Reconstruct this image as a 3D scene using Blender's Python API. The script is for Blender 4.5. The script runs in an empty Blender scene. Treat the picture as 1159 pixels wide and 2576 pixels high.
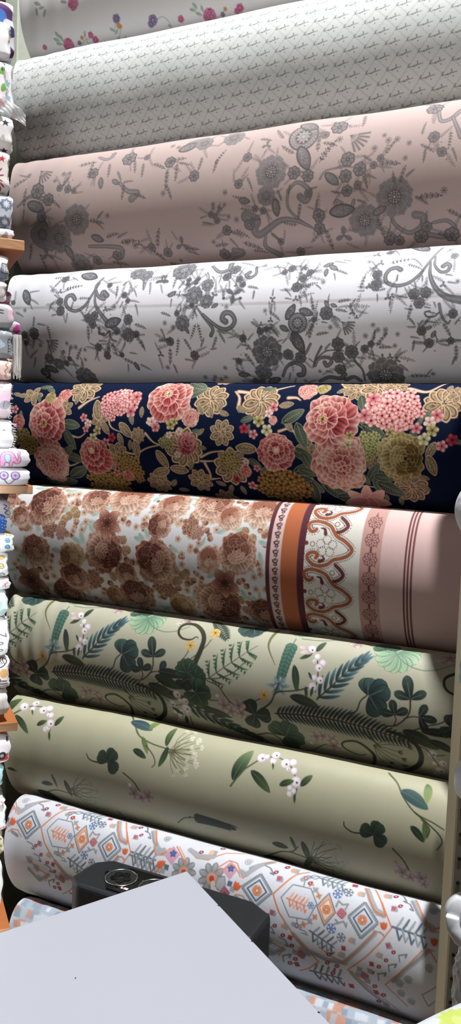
import bpy, bmesh, math
import numpy as np
from mathutils import Vector, Matrix

SC = bpy.context.scene
COL = SC.collection
PI = math.pi

# ------------------------------------------------------------------ camera
AX = Vector((0.89962942, 0.06798569, -0.43132917))   # world X,Y,Z written in lens axes (right, down, forward)
AY = Vector((0.43505623, -0.05512482, 0.89871427))
AZ = Vector((0.03732277, -0.99616224, -0.07916951))
cd = bpy.data.cameras.new('camera')
cam = bpy.data.objects.new('camera', cd); COL.objects.link(cam)
right = Vector((AX[0], AY[0], AZ[0])); down = Vector((AX[1], AY[1], AZ[1])); fwd = Vector((AX[2], AY[2], AZ[2]))
cam.matrix_world = Matrix(((right[0], -down[0], -fwd[0], 0), (right[1], -down[1], -fwd[1], 0),
                           (right[2], -down[2], -fwd[2], 0), (0, 0, 0, 1)))
cd.sensor_fit = 'VERTICAL'; cd.sensor_height = 36.0; cd.lens = 36.0 * 2100.0 / 2576.0
cd.clip_start = 0.05
SC.camera = cam

# ------------------------------------------------------------------ light and exposure
SC.view_settings.view_transform = 'Standard'; SC.view_settings.look = 'None'
SC.view_settings.exposure = 0.0; SC.view_settings.gamma = 1.0
w = bpy.data.worlds.new('shop_ambience'); SC.world = w; w.use_nodes = True
w.node_tree.nodes['Background'].inputs[0].default_value = (1.0, 0.88, 0.78, 1)
w.node_tree.nodes['Background'].inputs[1].default_value = 0.05

def area(name, loc, target, size, sizey, power, col):
    l = bpy.data.lights.new(name, 'AREA'); l.shape = 'RECTANGLE'; l.size = size; l.size_y = sizey
    l.energy = power; l.color = col
    o = bpy.data.objects.new(name, l); COL.objects.link(o); o.location = loc
    o.rotation_euler = (Vector(target) - Vector(loc)).to_track_quat('-Z', 'Y').to_euler()
    return o
area('ceiling_lamp_light', (0.05, 0.86, 4.2), (-0.5, 1.45, -0.3), 0.07, 0.07, 345, (0.985, 0.985, 1.0))
shelf_fill = area('shelf_fill_light', (0.55, -0.20, -0.85), (-1.17, 1.16, -0.85), 0.10, 1.9, 3.6, (0.95, 0.98, 1.0)); shelf_fill.data.spread = math.radians(9)  # added fill that brightens the left shelf bolts; no doorway is known there
sp = bpy.data.lights.new('upper_rolls_fill_spot', 'SPOT'); sp.energy = 60; sp.color = (1.0, 0.95, 0.92); sp.spot_size = math.radians(66); sp.spot_blend = 1.0; sp.shadow_soft_size = 0.2  # added fill for the fronts of the upper rolls, no real fixture
so = bpy.data.objects.new('upper_rolls_fill_spot', sp); COL.objects.link(so); so.location = (-0.35, -0.35, 0.95)
so.rotation_euler = (Vector((-0.75, 1.7, 0.78)) - so.location).to_track_quat('-Z', 'Y').to_euler()

# ------------------------------------------------------------------ helpers
def material(name, col, rough=0.6, metal=0.0, bump=0.0, bscale=80.0, vary=0.0, vscale=6.0, sheen=0.0, spec=0.5, stretch=(1, 1, 1), trans=0.0, alpha=1.0):
    m = bpy.data.materials.new(name); m.use_nodes = True
    nt = m.node_tree; b = nt.nodes['Principled BSDF']
    b.inputs['Base Color'].default_value = (*col, 1); b.inputs['Roughness'].default_value = rough
    b.inputs['Metallic'].default_value = metal; b.inputs['Specular IOR Level'].default_value = spec
    b.inputs['Sheen Weight'].default_value = sheen
    b.inputs['Transmission Weight'].default_value = trans
    b.inputs['Alpha'].default_value = alpha
    tc = nt.nodes.new('ShaderNodeTexCoord'); mp = nt.nodes.new('ShaderNodeMapping')
    mp.inputs['Scale'].default_value = stretch
    nt.links.new(tc.outputs['Object'], mp.inputs['Vector'])
    if vary:
        nz = nt.nodes.new('ShaderNodeTexNoise'); nz.inputs['Scale'].default_value = vscale; nz.inputs['Detail'].default_value = 5
        nt.links.new(mp.outputs[0], nz.inputs['Vector'])
        rp = nt.nodes.new('ShaderNodeValToRGB')
        rp.color_ramp.elements[0].position = 0.3; rp.color_ramp.elements[1].position = 0.7
        rp.color_ramp.elements[0].color = (*[c * (1 - vary) for c in col], 1)
        rp.color_ramp.elements[1].color = (*[min(1, c * (1 + vary)) for c in col], 1)
        nt.links.new(nz.outputs['Fac'], rp.inputs['Fac']); nt.links.new(rp.outputs['Color'], b.inputs['Base Color'])
    if bump:
        n2 = nt.nodes.new('ShaderNodeTexNoise'); n2.inputs['Scale'].default_value = bscale; n2.inputs['Detail'].default_value = 3
        nt.links.new(mp.outputs[0], n2.inputs['Vector'])
        bp = nt.nodes.new('ShaderNodeBump'); bp.inputs['Strength'].default_value = bump; bp.inputs['Distance'].default_value = 0.002
        nt.links.new(n2.outputs['Fac'], bp.inputs['Height']); nt.links.new(bp.outputs['Normal'], b.inputs['Normal'])
    return m

def cloth_material(name, rough=0.7, sheen=0.15, weave=900.0, bump=0.12, spec=0.3):
    """printed cloth: the dyes come from the colour attribute, the weave from noise"""
    m = bpy.data.materials.new(name); m.use_nodes = True
    nt = m.node_tree; b = nt.nodes['Principled BSDF']
    at = nt.nodes.new('ShaderNodeAttribute'); at.attribute_name = 'dye'
    tc = nt.nodes.new('ShaderNodeTexCoord')
    nz = nt.nodes.new('ShaderNodeTexNoise'); nz.inputs['Scale'].default_value = weave; nz.inputs['Detail'].default_value = 2
    n3 = nt.nodes.new('ShaderNodeTexNoise'); n3.inputs['Scale'].default_value = 9.0; n3.inputs['Detail'].default_value = 3
    mp = nt.nodes.new('ShaderNodeMapping'); mp.inputs['Scale'].default_value = (1.6, 1, 0.45)
    nt.links.new(tc.outputs['Object'], nz.inputs['Vector'])
    nt.links.new(tc.outputs['Object'], mp.inputs['Vector']); nt.links.new(mp.outputs[0], n3.inputs['Vector'])
    ad = nt.nodes.new('ShaderNodeMath'); ad.operation = 'MULTIPLY_ADD'; ad.inputs[1].default_value = 8.0
    nt.links.new(n3.outputs['Fac'], ad.inputs[0]); nt.links.new(nz.outputs['Fac'], ad.inputs[2])
    bp = nt.nodes.new('ShaderNodeBump'); bp.inputs['Strength'].default_value = bump; bp.inputs['Distance'].default_value = 0.0012
    nt.links.new(ad.outputs[0], bp.inputs['Height']); nt.links.new(bp.outputs['Normal'], b.inputs['Normal'])
    nt.links.new(at.outputs['Color'], b.inputs['Base Color'])
    b.inputs['Roughness'].default_value = rough; b.inputs['Sheen Weight'].default_value = sheen
    b.inputs['Specular IOR Level'].default_value = spec
    return m

def tag(o, label=None, cat=None, group=None, kind=None):
    if label: o['label'] = label
    if cat: o['category'] = cat
    if group: o['group'] = group
    if kind: o['kind'] = kind
    return o
def empty(name, loc=(0, 0, 0)):
    o = bpy.data.objects.new(name, None); COL.objects.link(o); o.location = loc; o.empty_display_size = 0.05
    return o
def link_mesh(name, me, mat, parent=None, smooth=False):
    o = bpy.data.objects.new(name, me); COL.objects.link(o)
    if mat: me.materials.append(mat)
    if smooth: me.polygons.foreach_set('use_smooth', [True] * len(me.polygons))
    if parent: o.parent = parent; o.matrix_parent_inverse = Matrix.Translation(-Vector(parent.location))
    return o
def bm_obj(name, bm, mat, parent=None, smooth=False):
    me = bpy.data.meshes.new(name); bmesh.ops.recalc_face_normals(bm, faces=bm.faces); bm.to_mesh(me); bm.free()
    return link_mesh(name, me, mat, parent, smooth)
def add_box(bm, c, size, rot=None, bevel=0.0, seg=2):
    """box centred on c; rot is a 3x3 whose columns are the box axes"""
    R = (rot or Matrix.Identity(3)).to_4x4()
    r = bmesh.ops.create_cube(bm, size=1.0, matrix=Matrix.Translation(c) @ R @ Matrix.Diagonal((*size, 1)))
    if bevel:
        es = list({e for v in r['verts'] for e in v.link_edges})
        bmesh.ops.bevel(bm, geom=es, offset=bevel, segments=seg, profile=0.5, affect='EDGES')
def add_cyl(bm, a, b, r1, r2=None, n=24):
    a = Vector(a); b = Vector(b); d = b - a
    M = Matrix.Translation((a + b) / 2) @ d.to_track_quat('Z', 'Y').to_matrix().to_4x4()
    bmesh.ops.create_cone(bm, cap_ends=True, segments=n, radius1=r1, radius2=r1 if r2 is None else r2, depth=d.length, matrix=M)
def add_ring(bm, c, R, r, rot, n=48, k=10):
    vs = []
    for i in range(n):
        a = 2 * PI * i / n; row = []
        for j in range(k):
            b = 2 * PI * j / k; q = R + r * math.cos(b)
            row.append(bm.verts.new(Vector(c) + rot @ Vector((q * math.cos(a), q * math.sin(a), r * math.sin(b)))))
        vs.append(row)
    for i in range(n):
        for j in range(k):
            bm.faces.new((vs[i][j], vs[(i + 1) % n][j], vs[(i + 1) % n][(j + 1) % k], vs[i][(j + 1) % k]))

# ------------------------------------------------------------------ dye painting on a cloth's own flat coordinates (metres)
def rgb(h):
    h = h.lstrip('#'); return np.array([int(h[i:i + 2], 16) / 255 for i in (0, 2, 4)])
def mix(a, b, k): return a + (b - a) * k
def srgb(c): return tuple(((x / 12.92) if x <= 0.04045 else ((x + 0.055) / 1.055) ** 2.4) for x in (rgb(c) if isinstance(c, str) else c))
class Ink:
    """colour + coverage over a small patch, in the motif's own unit coordinates"""
    def __init__(s, u, v, px):
        s.u, s.v, s.px = u, v, px
        s.c = np.zeros(u.shape + (3,)); s.a = np.zeros(u.shape)
    def over(s, m, col):
        m = np.clip(m, 0, 1); na = m + s.a * (1 - m)
        k = np.where(na > 1e-6, m / np.maximum(na, 1e-6), 0)[..., None]
        s.c = s.c * (1 - k) + col * k; s.a = na
    def cov(s, d): return np.clip(0.5 - d / s.px, 0, 1)          # d: signed distance, negative inside
    def seg(s, x0, y0, x1, y1):
        dx, dy = x1 - x0, y1 - y0; L = dx * dx + dy * dy + 1e-12
        h = np.clip(((s.u - x0) * dx + (s.v - y0) * dy) / L, 0, 1)
        return np.hypot(s.u - x0 - dx * h, s.v - y0 - dy * h), h
    def line(s, pts, w0, w1=None, col=None):
        """tapering polyline; half widths w0 -> w1"""
        w1 = w0 if w1 is None else w1
        n = len(pts) - 1; best = np.full(s.u.shape, 9.0)
        for i in range(n):
            d, h = s.seg(*pts[i], *pts[i + 1]); ww = w0 + (w1 - w0) * (i + h) / n
            best = np.minimum(best, d - ww)
        s.over(s.cov(best), col); return best
    def disc(s, x, y, r, col): s.over(s.cov(np.hypot(s.u - x, s.v - y) - r), col)
    def poly(s, pts, col, edge=None, ew=0.03):
        pts = np.asarray(pts); d = np.full(s.u.shape, 9.0); ins = np.zeros(s.u.shape, bool)
        n = len(pts)
        for i in range(n):
            x0, y0 = pts[i]; x1, y1 = pts[(i + 1) % n]
            d = np.minimum(d, s.seg(x0, y0, x1, y1)[0])
            if y0 != y1:
                ins ^= ((y0 > s.v) != (y1 > s.v)) & (s.u < (x1 - x0) * (s.v - y0) / (y1 - y0) + x0)
        sd = np.where(ins, -d, d)
        if col is not None: s.over(s.cov(sd), col)
        if edge is not None: s.over(s.cov(np.abs(sd) - ew), edge)
        return sd
    def petal(s, x, y, ang, L, W, base, tip, edge=None, ew=0.02, vein=0.0, blunt=0.55, notch=0.0, bend=0.0, frill=0.0, g=1.0):
        """blunt < 0.6: leaf with its widest part near the base; 1 and more: rounded petal, widest near the tip"""
        ca, sa = math.cos(ang), math.sin(ang)
        p = ((s.u - x) * ca + (s.v - y) * sa) / L; q = (-(s.u - x) * sa + (s.v - y) * ca) / L
        q = q - bend * p * p; kk = W / L
        if notch: p = p + notch * np.exp(-(q / (kk * .45)) ** 2)
        if frill: p = p + frill * np.sin(q / kk * 6.5 + ang * 5)
        pc = np.clip(p, 0, 1)
        hw = kk * np.power(np.clip(np.sin(PI * np.power(pc, 0.5 + blunt)), 0, 1), 0.62 if blunt < .8 else 0.5)
        d = (np.abs(q) - hw) * L * (0.8 if blunt < .8 else .7)
        d = np.where((p < 0) | (p > 1), np.maximum(d, np.maximum(-p, p - 1) * L + 0.0), d)
        k = np.power(np.clip(p, 0, 1), g)[..., None]
        col = mix(base, tip, k)
        if vein: col = col * (1 - vein * (0.5 + 0.5 * np.sin(q / kk * 14 + 3 * p))[..., None] * (1 - 0.7 * k))
        s.over(s.cov(d), col)
        if edge is not None: s.over(s.cov(np.abs(d + ew * 0.5) - ew) * 0.9, edge)
        return d

class Dye:
    """the printed face of one cloth: x to the right (s), y down along the cloth (t)"""
    def __init__(self, s0, s1, t0, t1, res, base):
        self.s0, self.t0, self.res = s0, t0, res
        self.W = int(round((s1 - s0) / res)) + 1; self.H = int(round((t1 - t0) / res)) + 1
        self.img = np.ones((self.H, self.W, 3)) * (rgb(base) if isinstance(base, str) else base)
        self.rng = np.random.default_rng(7)
    def st(self):
        return np.meshgrid(self.s0 + np.arange(self.W) * self.res, self.t0 + np.arange(self.H) * self.res)
    def put(self, fn, cs, ct, size, rot=0.0, ext=1.15, flip=False, fade=1.0, **k):
        R = size * ext
        i0 = max(0, int((cs - R - self.s0) / self.res)); i1 = min(self.W, int((cs + R - self.s0) / self.res) + 2)
        j0 = max(0, int((ct - R - self.t0) / self.res)); j1 = min(self.H, int((ct + R - self.t0) / self.res) + 2)
        if i1 <= i0 or j1 <= j0: return
        S, T = np.meshgrid(self.s0 + np.arange(i0, i1) * self.res - cs, self.t0 + np.arange(j0, j1) * self.res - ct)
        a = math.radians(rot); ca, sa = math.cos(a), math.sin(a)
        u = (S * ca + T * sa) / size; v = (-S * sa + T * ca) / size
        if flip: v = -v
        ink = Ink(u, v, self.res / size * 1.3)
        fn(ink, **k)
        al = (ink.a * fade)[..., None]
        self.img[j0:j1, i0:i1] = self.img[j0:j1, i0:i1] * (1 - al) + ink.c * al
    def path(self, pts, w0, w1, col, fade=1.0, smooth=True):
        """a drawn stroke through points in metres"""
        pts = np.array(pts, float)
        if smooth and len(pts) > 2: pts = spline(pts)
        lo = pts.min(0) - max(w0, w1) * 2; hi = pts.max(0) + max(w0, w1) * 2
        c = (lo + hi) / 2; R = max(hi - lo) / 2 + 1e-6
        q = (pts - c) / R
        self.put(lambda k: k.line([tuple(p) for p in q], w0 / R, w1 / R, col), c[0], c[1], R, 0, 1.02, fade=fade)

def spline(pts, n=8):
    pts = np.asarray(pts, float); P = np.vstack([2 * pts[0] - pts[1], pts, 2 * pts[-1] - pts[-2]]); out = []
    for i in range(1, len(P) - 2):
        for k in range(n):
            t = k / n
            out.append(0.5 * (2 * P[i] + (P[i + 1] - P[i - 1]) * t + (2 * P[i - 1] - 5 * P[i] + 4 * P[i + 1] - P[i + 2]) * t * t
                              + (-P[i - 1] + 3 * P[i] - 3 * P[i + 1] + P[i + 2]) * t ** 3))
    out.append(P[-2]); return np.array(out)

# ------------------------------------------------------------------ cloth wound or folded along an axis
def grid_cloth(name, prof, tt, svals, frame, dye, mat, back, skew=None, bulge=None, parent=None, capcol=None, capr=0.02):
    """prof: closed outline (n,2) = (forward, up); tt: cloth length at each outline point; frame: origin + 3 axes"""
    O, A, B, C = [np.array(v, float) for v in frame]          # origin, along, forward, up
    n = len(prof); m = len(svals)
    S = np.repeat(svals[None, :], n, 0)
    Fy = np.repeat(prof[:, 0][:, None], m, 1).astype(float); Fz = np.repeat(prof[:, 1][:, None], m, 1).astype(float)
    if bulge is not None:
        Nx, Nz = outline_normals(prof)
        d = bulge(S, np.repeat(tt[:, None], m, 1)); Fy += Nx[:, None] * d; Fz += Nz[:, None] * d
    if skew is not None: S = S + skew(S, np.repeat(tt[:, None], m, 1))
    V = O + S[..., None] * A + Fy[..., None] * B + Fz[..., None] * C
    # dye lookup
    ji = (tt - dye.t0) / dye.res; inside = (ji >= 0) & (ji <= dye.H - 1)
    cols = np.ones((n, m, 3)) * back
    ii = np.clip(np.round((svals - dye.s0) / dye.res).astype(int), 0, dye.W - 1)
    jj = np.clip(np.round(ji).astype(int), 0, dye.H - 1)
    cols[inside] = dye.img[jj[inside]][:, ii]
    verts = [V.reshape(-1, 3)]; vc = [cols.reshape(-1, 3)]
    idx = np.arange(n * m).reshape(n, m)
    a = idx; b = np.roll(idx, -1, 0)
    quads = [np.stack([a[:, :-1], a[:, 1:], b[:, 1:], b[:, :-1]], -1).reshape(-1, 4)]
    base = n * m; rings = [1.0, 0.93, 0.86, 0.72, 0.58, 0.44, 0.3, 0.16]
    cc = rgb('#d9d4cb') if capcol is None else capcol
    tris = []
    for side, col_i in ((0, 0), (1, m - 1)):
        prev = idx[:, col_i]; P0 = V[:, col_i]; cen = P0.mean(0)
        for k, r in enumerate(rings[1:]):
            off = A * (-1 if side == 0 else 1) * (0.0015 * (k % 2) + (capr * (1 - r) * 0.2))
            P = cen + (P0 - cen) * r + off
            verts.append(P); vc.append(np.ones((n, 3)) * cc * (0.8 if k % 2 else 1.0))
            cur = base + np.arange(n); base += n
            q = np.stack([prev, np.roll(prev, -1), np.roll(cur, -1), cur], -1)
            if side == 0: q = q[:, ::-1]
            quads.append(q); prev = cur
        verts.append(cen[None]); vc.append(np.ones((1, 3)) * cc * 0.5)
        t = np.stack([prev, np.roll(prev, -1), np.full(n, base)], -1)
        if side == 0: t = t[:, ::-1]
        tris.append(t); base += 1
    verts = np.concatenate(verts).astype(np.float32); vc = np.concatenate(vc)
    quads = np.concatenate(quads).astype(np.int32); tris = np.concatenate(tris).astype(np.int32)
    # orientation test: outward
    me = bpy.data.meshes.new(name)
    me.vertices.add(len(verts)); me.vertices.foreach_set('co', verts.ravel())
    nl = quads.size + tris.size
    me.loops.add(nl); me.loops.foreach_set('vertex_index', np.concatenate([quads.ravel(), tris.ravel()]))
    me.polygons.add(len(quads) + len(tris))
    ls = np.concatenate([np.arange(len(quads)) * 4, quads.size + np.arange(len(tris)) * 3]).astype(np.int32)
    me.polygons.foreach_set('loop_start', ls)
    me.polygons.foreach_set('use_smooth', np.ones(len(ls), bool))
    me.update(calc_edges=True)
    ca = me.color_attributes.new('dye', 'BYTE_COLOR', 'POINT')
    rgba = np.ones((len(verts), 4), np.float32); rgba[:, :3] = np.clip(vc, 0, 1)
    ca.data.foreach_set('color_srgb', rgba.ravel())
    return link_mesh(name, me, mat, parent)
def outline_normals(prof):
    d = np.roll(prof, -1, 0) - np.roll(prof, 1, 0); d /= np.maximum(np.hypot(d[:, 0], d[:, 1])[:, None], 1e-9)
    nx, nz = d[:, 1], -d[:, 0]
    if (prof * np.stack([nx, nz], 1)).sum() < 0: nx, nz = -nx, -nz
    return nx, nz
def oval(a, b, power=2.0, n=4000):
    """closed outline, first point at the top, running forward and down; returns points and cloth length"""
    th = np.linspace(0, 2 * PI, n + 1)
    y = a * np.sign(np.sin(th)) * np.abs(np.sin(th)) ** (2 / power); z = b * np.sign(np.cos(th)) * np.abs(np.cos(th)) ** (2 / power)
    L = np.concatenate([[0], np.cumsum(np.hypot(np.diff(y), np.diff(z)))])
    return y, z, L
def sample_outline(y, z, L, tlo, thi, res, coarse):
    tot = L[-1]
    t1 = np.arange(tlo, thi + 1e-9, res); t2 = np.linspace(thi, tlo + tot, coarse + 2)[1:-1]
    t = np.concatenate([t1, t2]); tm = np.mod(t, tot)
    return np.stack([np.interp(tm, L, y), np.interp(tm, L, z)], 1), t
# ------------------------------------------------------------------ the shop around the racks
M_wall = material('brown_board', srgb('#3a322e'), 0.8, bump=0.3, bscale=12, vary=0.25, vscale=5)
M_floor = material('floor_tile', srgb('#6c655e'), 0.6, vary=0.15)
M_cream = material('cream_painted_wood', srgb('#dccfae'), 0.5, bump=0.25, bscale=30, vary=0.1, vscale=20, stretch=(1, 1, .15))
M_green = material('pale_green_paint', srgb('#b9bfae'), 0.55, bump=0.2, vary=0.08, vscale=9)
M_ply = material('board_wood', srgb('#b98a62'), 0.5, bump=0.2, bscale=60, vary=0.12, vscale=25, stretch=(1, 1, 4))
M_face = material('board_orange_face', srgb('#b8703f'), 0.45, bump=0.15, vary=0.1, vscale=14)
M_table = material('white_laminate', srgb('#adb0b9'), 0.32, vary=0.012, vscale=3)
M_tedge = material('laminate_edge', srgb('#b9bcc4'), 0.5)
M_black = material('black_plastic', srgb('#1b1d21'), 0.5, bump=0.25, bscale=500)
M_gloss = material('glossy_black_plastic', srgb('#0b0c0f'), 0.12)
M_chrome = material('chrome', (0.75, 0.77, 0.76), 0.22, metal=1.0)
M_steel = material('grey_steel', srgb('#8f8a80'), 0.45, metal=0.55, vary=0.1)
M_hole = material('dark_hole', (0.008, 0.008, 0.008), 0.9)
M_white = material('white_plastic', srgb('#e9ecf0'), 0.35)
M_teal = material('teal_plastic', srgb('#8fc3c8'), 0.3)
M_red = material('red_ink', srgb('#b3272d'), 0.5)
M_wrap = material('bubble_wrap', (0.86, 0.88, 0.9), 0.18, bump=0.3, bscale=150, spec=0.7)
M_wrap.node_tree.nodes['Principled BSDF'].inputs['Transmission Weight'].default_value = 0.35
M_thread = material('thread', srgb('#e6e3df'), 0.8)
M_film = material('clear_film', (0.95, 0.96, 0.97), 0.15, trans=0.0, alpha=0.28, bump=0.6, bscale=60)
C_satin = cloth_material('printed_satin', rough=0.5, sheen=0.25, spec=0.4)
C_cotton = cloth_material('printed_cotton', rough=0.75, sheen=0.15)
C_matte = cloth_material('matte_cotton', rough=0.85, sheen=0.0, spec=0.12)
C_fold = cloth_material('folded_cotton', rough=0.8, sheen=0.1, bump=0.2)

bm = bmesh.new(); add_box(bm, (-0.6, 1.93, -0.05), (5.2, 0.06, 2.9)); tag(bm_obj('wall_back', bm, M_wall), kind='structure')
bm = bmesh.new(); add_box(bm, (-0.6, 0.4, -1.53), (5.2, 4.4, 0.06)); tag(bm_obj('floor', bm, M_floor), kind='structure')
bm = bmesh.new(); add_box(bm, (-1.55, 1.84, -0.05), (0.044, 0.1, 2.85), bevel=0.003); tag(bm_obj('trim_1', bm, M_green), kind='structure')

# low plinth under the rolls, cream upright and side board on the right
bm = bmesh.new(); add_box(bm, (-0.72, 1.43, -1.359), (0.96, 0.8, 0.282), bevel=0.004); tag(bm_obj('plinth', bm, M_cream), 'low cream plinth on the floor under the stack of fabric rolls', 'plinth')
up = empty('rack_upright', (-0.2215, 1.325, -1.5)); tag(up, 'cream painted upright post at the right end of the fabric rolls', 'post')
bm = bmesh.new(); add_box(bm, (-0.2215, 1.325, -0.80), (0.014, 0.05, 1.4), bevel=0.0015); bm_obj('post', bm, M_cream, up)
bm = bmesh.new(); add_box(bm, (-0.2075, 1.335, -0.85), (0.014, 0.03, 1.26), bevel=0.001)
st_ = bm_obj('slotted_strip', bm, M_steel, up); st_['label'] = 'grey steel strip with punched holes'
for i in range(30):
    z = -1.44 + i * 0.04
    bm = bmesh.new(); add_cyl(bm, (-0.2075, 1.3205, z), (-0.2075, 1.3185, z), 0.0032, n=14); bm_obj('punched_hole', bm, M_hole, st_)

# ------------------------------------------------------------------ the wide fabric rolls, stacked one on another
def ramp(x, a, b): return np.clip((x - a) / (b - a), 0, 1)
RES = 0.0012
K = 0.62
# depth, height, half height, left end, right end
ROLL = [(1.74, 1.0412, 0.1282, -1.413, -0.25), (1.71, 0.7908, 0.1363, -1.403, -0.25), (1.68, 0.5238, 0.1451, -1.374, -0.25), (1.65, 0.2547, 0.1383, -1.353, -0.25), (1.615, 0.0048, 0.1286, -1.333, -0.25), (1.58, -0.2439, 0.137, -1.291, -0.236), (1.54, -0.4847, 0.1239, -1.254, -0.236), (1.49, -0.7014, 0.1202, -1.213, -0.236), (1.425, -0.8928, 0.1125, -1.155, -0.236), (1.37, -1.0935, 0.1202, -1.095, -0.236)]
SKEW = {1: 0.0, 2: .018, 3: .02, 4: .022, 5: .018, 6: .012, 7: .018, 8: .015, 9: .004, 10: .012}
def wrinkle(i, x0, seed, amp=0.0012):
    r = np.random.default_rng(seed)
    ph = r.uniform(0, 6, 8); fx = r.uniform(3, 26, 8); ft = r.uniform(2, 14, 8); am = amp * np.array([.6, .5, .35, .25, .2, .15, .1, .1])
    def f(S, T):
        d = 0
        for k in range(8): d = d + am[k] * np.sin(fx[k] * S + ft[k] * T * (1 if k % 2 else -1) + ph[k])
        near = np.exp(-(S - x0) / 0.10)
        d = d + 0.0011 * near * np.sin(S * 120 + T * 25 + ph[0]) + (0.0016 * near * np.sin(S * 190 - T * 14) if i == 7 else 0)
        if i == 4:   # the loose outer turn ends in a fold line across the roll
            edge = 0.118 + 0.012 * np.sin((S + 1.2) * 2.2)
            d = d + 0.0006 * (1 - ramp(T, edge - 0.002, edge + 0.004)) * (T > -0.2)
        if i == 8 or i == 7:
            d = d + 0.0003 * np.sin(S * 95 + 1.5 * np.sin(T * 20)) * np.exp(-((T - .05) / .06) ** 2)
        return d
    return f
def make_roll(i, name, label, mat, painter, back, res=None, capcol=None):
    Y, Z, b, x0, x1 = ROLL[i - 1]; res = res or RES
    y, z, L = oval(K * b, b); tlo, thi = -0.065, L[-1] * 0.5 + 0.01
    dye = Dye(x0, x1, tlo, thi, res, back)
    painter(dye)
    prof, tt = sample_outline(y, z, L, tlo, thi, res, 60)
    ca, sa = math.cos(math.radians(10)), math.sin(math.radians(10)); prof = np.stack([prof[:, 0] * ca + prof[:, 1] * sa, -prof[:, 0] * sa + prof[:, 1] * ca], 1)   # each roll sags back a little
    sv = x0 + np.arange(dye.W) * res; sk = SKEW[i]
    def skew(S, T):
        wgt = 1 - ramp(S, x0, x0 + 0.30); wgt = wgt * wgt
        half = L[-1] / 2
        e = np.exp(-(T / (0.07)) ** 2)
        return -sk * e * wgt
    o = grid_cloth(name, prof, tt, sv, ((0, Y, Z), (1, 0, 0), (0, -1, 0), (0, 0, 1)), dye, mat, rgb(back), skew, wrinkle(i, x0, i * 5 + 1), capcol=capcol)
    tag(o, label, 'fabric roll', 'wide fabric rolls stacked on the rack')
    return o
# ------------------------------------------------------------------ printed motifs, unit radius each
def jit(seed): return np.random.default_rng(seed)
def m_peony(k, pal, seed=1, off=(0.15, 0.1), rings=5, squash=1.0, heart=None, outer=9, veins=.25):
    """full blown peony / rose: rings of petals closing on an off-centre heart. pal = [dark, mid, light, edge]"""
    r = jit(seed); dark, mid, light, edge = [rgb(c) for c in pal]
    for i in range(rings):
        f = i / (rings - 1); R = 1 - 0.80 * f; n = max(4, int(outer - 1.5 - .8 * i)); cx, cy = off[0] * f * 1.3, off[1] * f * 1.3
        a0 = r.uniform(0, 6.28)
        if i: k.over(k.cov(np.hypot(k.u - cx, k.v - cy) - R * 0.62), mix(dark, mid, 0.25))
        for j in r.permutation(n):
            a = a0 + j * 6.283 / n + r.uniform(-.14, .14); L = R * r.uniform(.86, 1.02) * (squash if abs(math.sin(a)) > .7 else 1)
            kk = r.uniform(0, 1); tipc = mix(mid, light, 0.45 + 0.55 * kk); b = mix(dark, mid, r.uniform(.1, .7))
            k.petal(cx, cy, a, L, R * r.uniform(.40, .52), b, tipc, edge, .013, veins * 1.5, 1.25, bend=r.uniform(-.15, .15), notch=r.uniform(0, .07), frill=.03, g=r.uniform(1.6, 4.5))
    if heart is not None:
        hx, hy = off[0] * 1.25, off[1] * 1.25
        k.disc(hx, hy, .13, rgb(heart[0]))
        for j in range(16):
            a, q = r.uniform(0, 6.28), r.uniform(0, .12); k.disc(hx + q * math.cos(a), hy + q * math.sin(a), .014, rgb(heart[1]))
def m_rose(k, pal, seed=1, off=(-.25, -.15), openang=40):
    """cabbage rose: tight dark heart on one side, broad pale petals fanning out on the other"""
    r = jit(seed); dark, mid, light, edge = [rgb(c) for c in pal]; oa = math.radians(openang)
    for j in r.permutation(9):
        a = j * 6.283 / 9 + r.uniform(-.1, .1); L = r.uniform(.84, 1.05)
        pale = 0.5 + 0.5 * math.cos(a - oa)
        k.petal(0, 0, a, L, .39, mix(dark, mid, .2 + .5 * pale), mix(mid, light, .2 + .6 * pale), edge, .013, .4, 1.15, bend=r.uniform(-.15, .15), notch=.05, frill=.03, g=2.0)
    for j in r.permutation(7):
        a = j * 6.283 / 7 + r.uniform(-.1, .1) + .3; pale = 0.5 + 0.5 * math.cos(a - oa)
        k.petal(.0, .0, a, .78, .38, mix(dark, mid, .7 * pale), mix(mid, light, .1 + .9 * pale), edge, .012, .4, 1.2, frill=.03, g=1.8)
    cx, cy = off
    for R, n in ((.60, 7), (.46, 6), (.34, 6), (.22, 5), (.12, 4)):
        k.over(k.cov(np.hypot(k.u - cx, k.v - cy) - R * .7), mix(dark, mid, .15))
        for j in r.permutation(n):
            a = j * 6.283 / n + R * 9; pale = max(0, math.cos(a - oa))
            k.petal(cx, cy, a, R * 1.04, R * .5, mix(dark * .85, mid, .1 + .5 * pale), mix(dark, mix(mid, light, .85 * pale), .5 + .5 * pale), mix(edge, dark, .35 * (1 - pale)), .012, .3, 1.3, frill=.03, g=2.2)
    k.disc(cx, cy, .06, dark * .6)
def m_five(k, c0, c1, eye, n=5, edge=None, W=.42, eyer=.16, seed=0):
    r = jit(seed); a0 = r.uniform(0, 6)
    for j in range(n): k.petal(0, 0, a0 + j * 6.283 / n, 1, W * .9, rgb(c0), rgb(c1), rgb(c0) * .8 if edge is None else rgb(edge), .025, .15, .95)
    k.disc(0, 0, eyer, rgb(eye))
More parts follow.
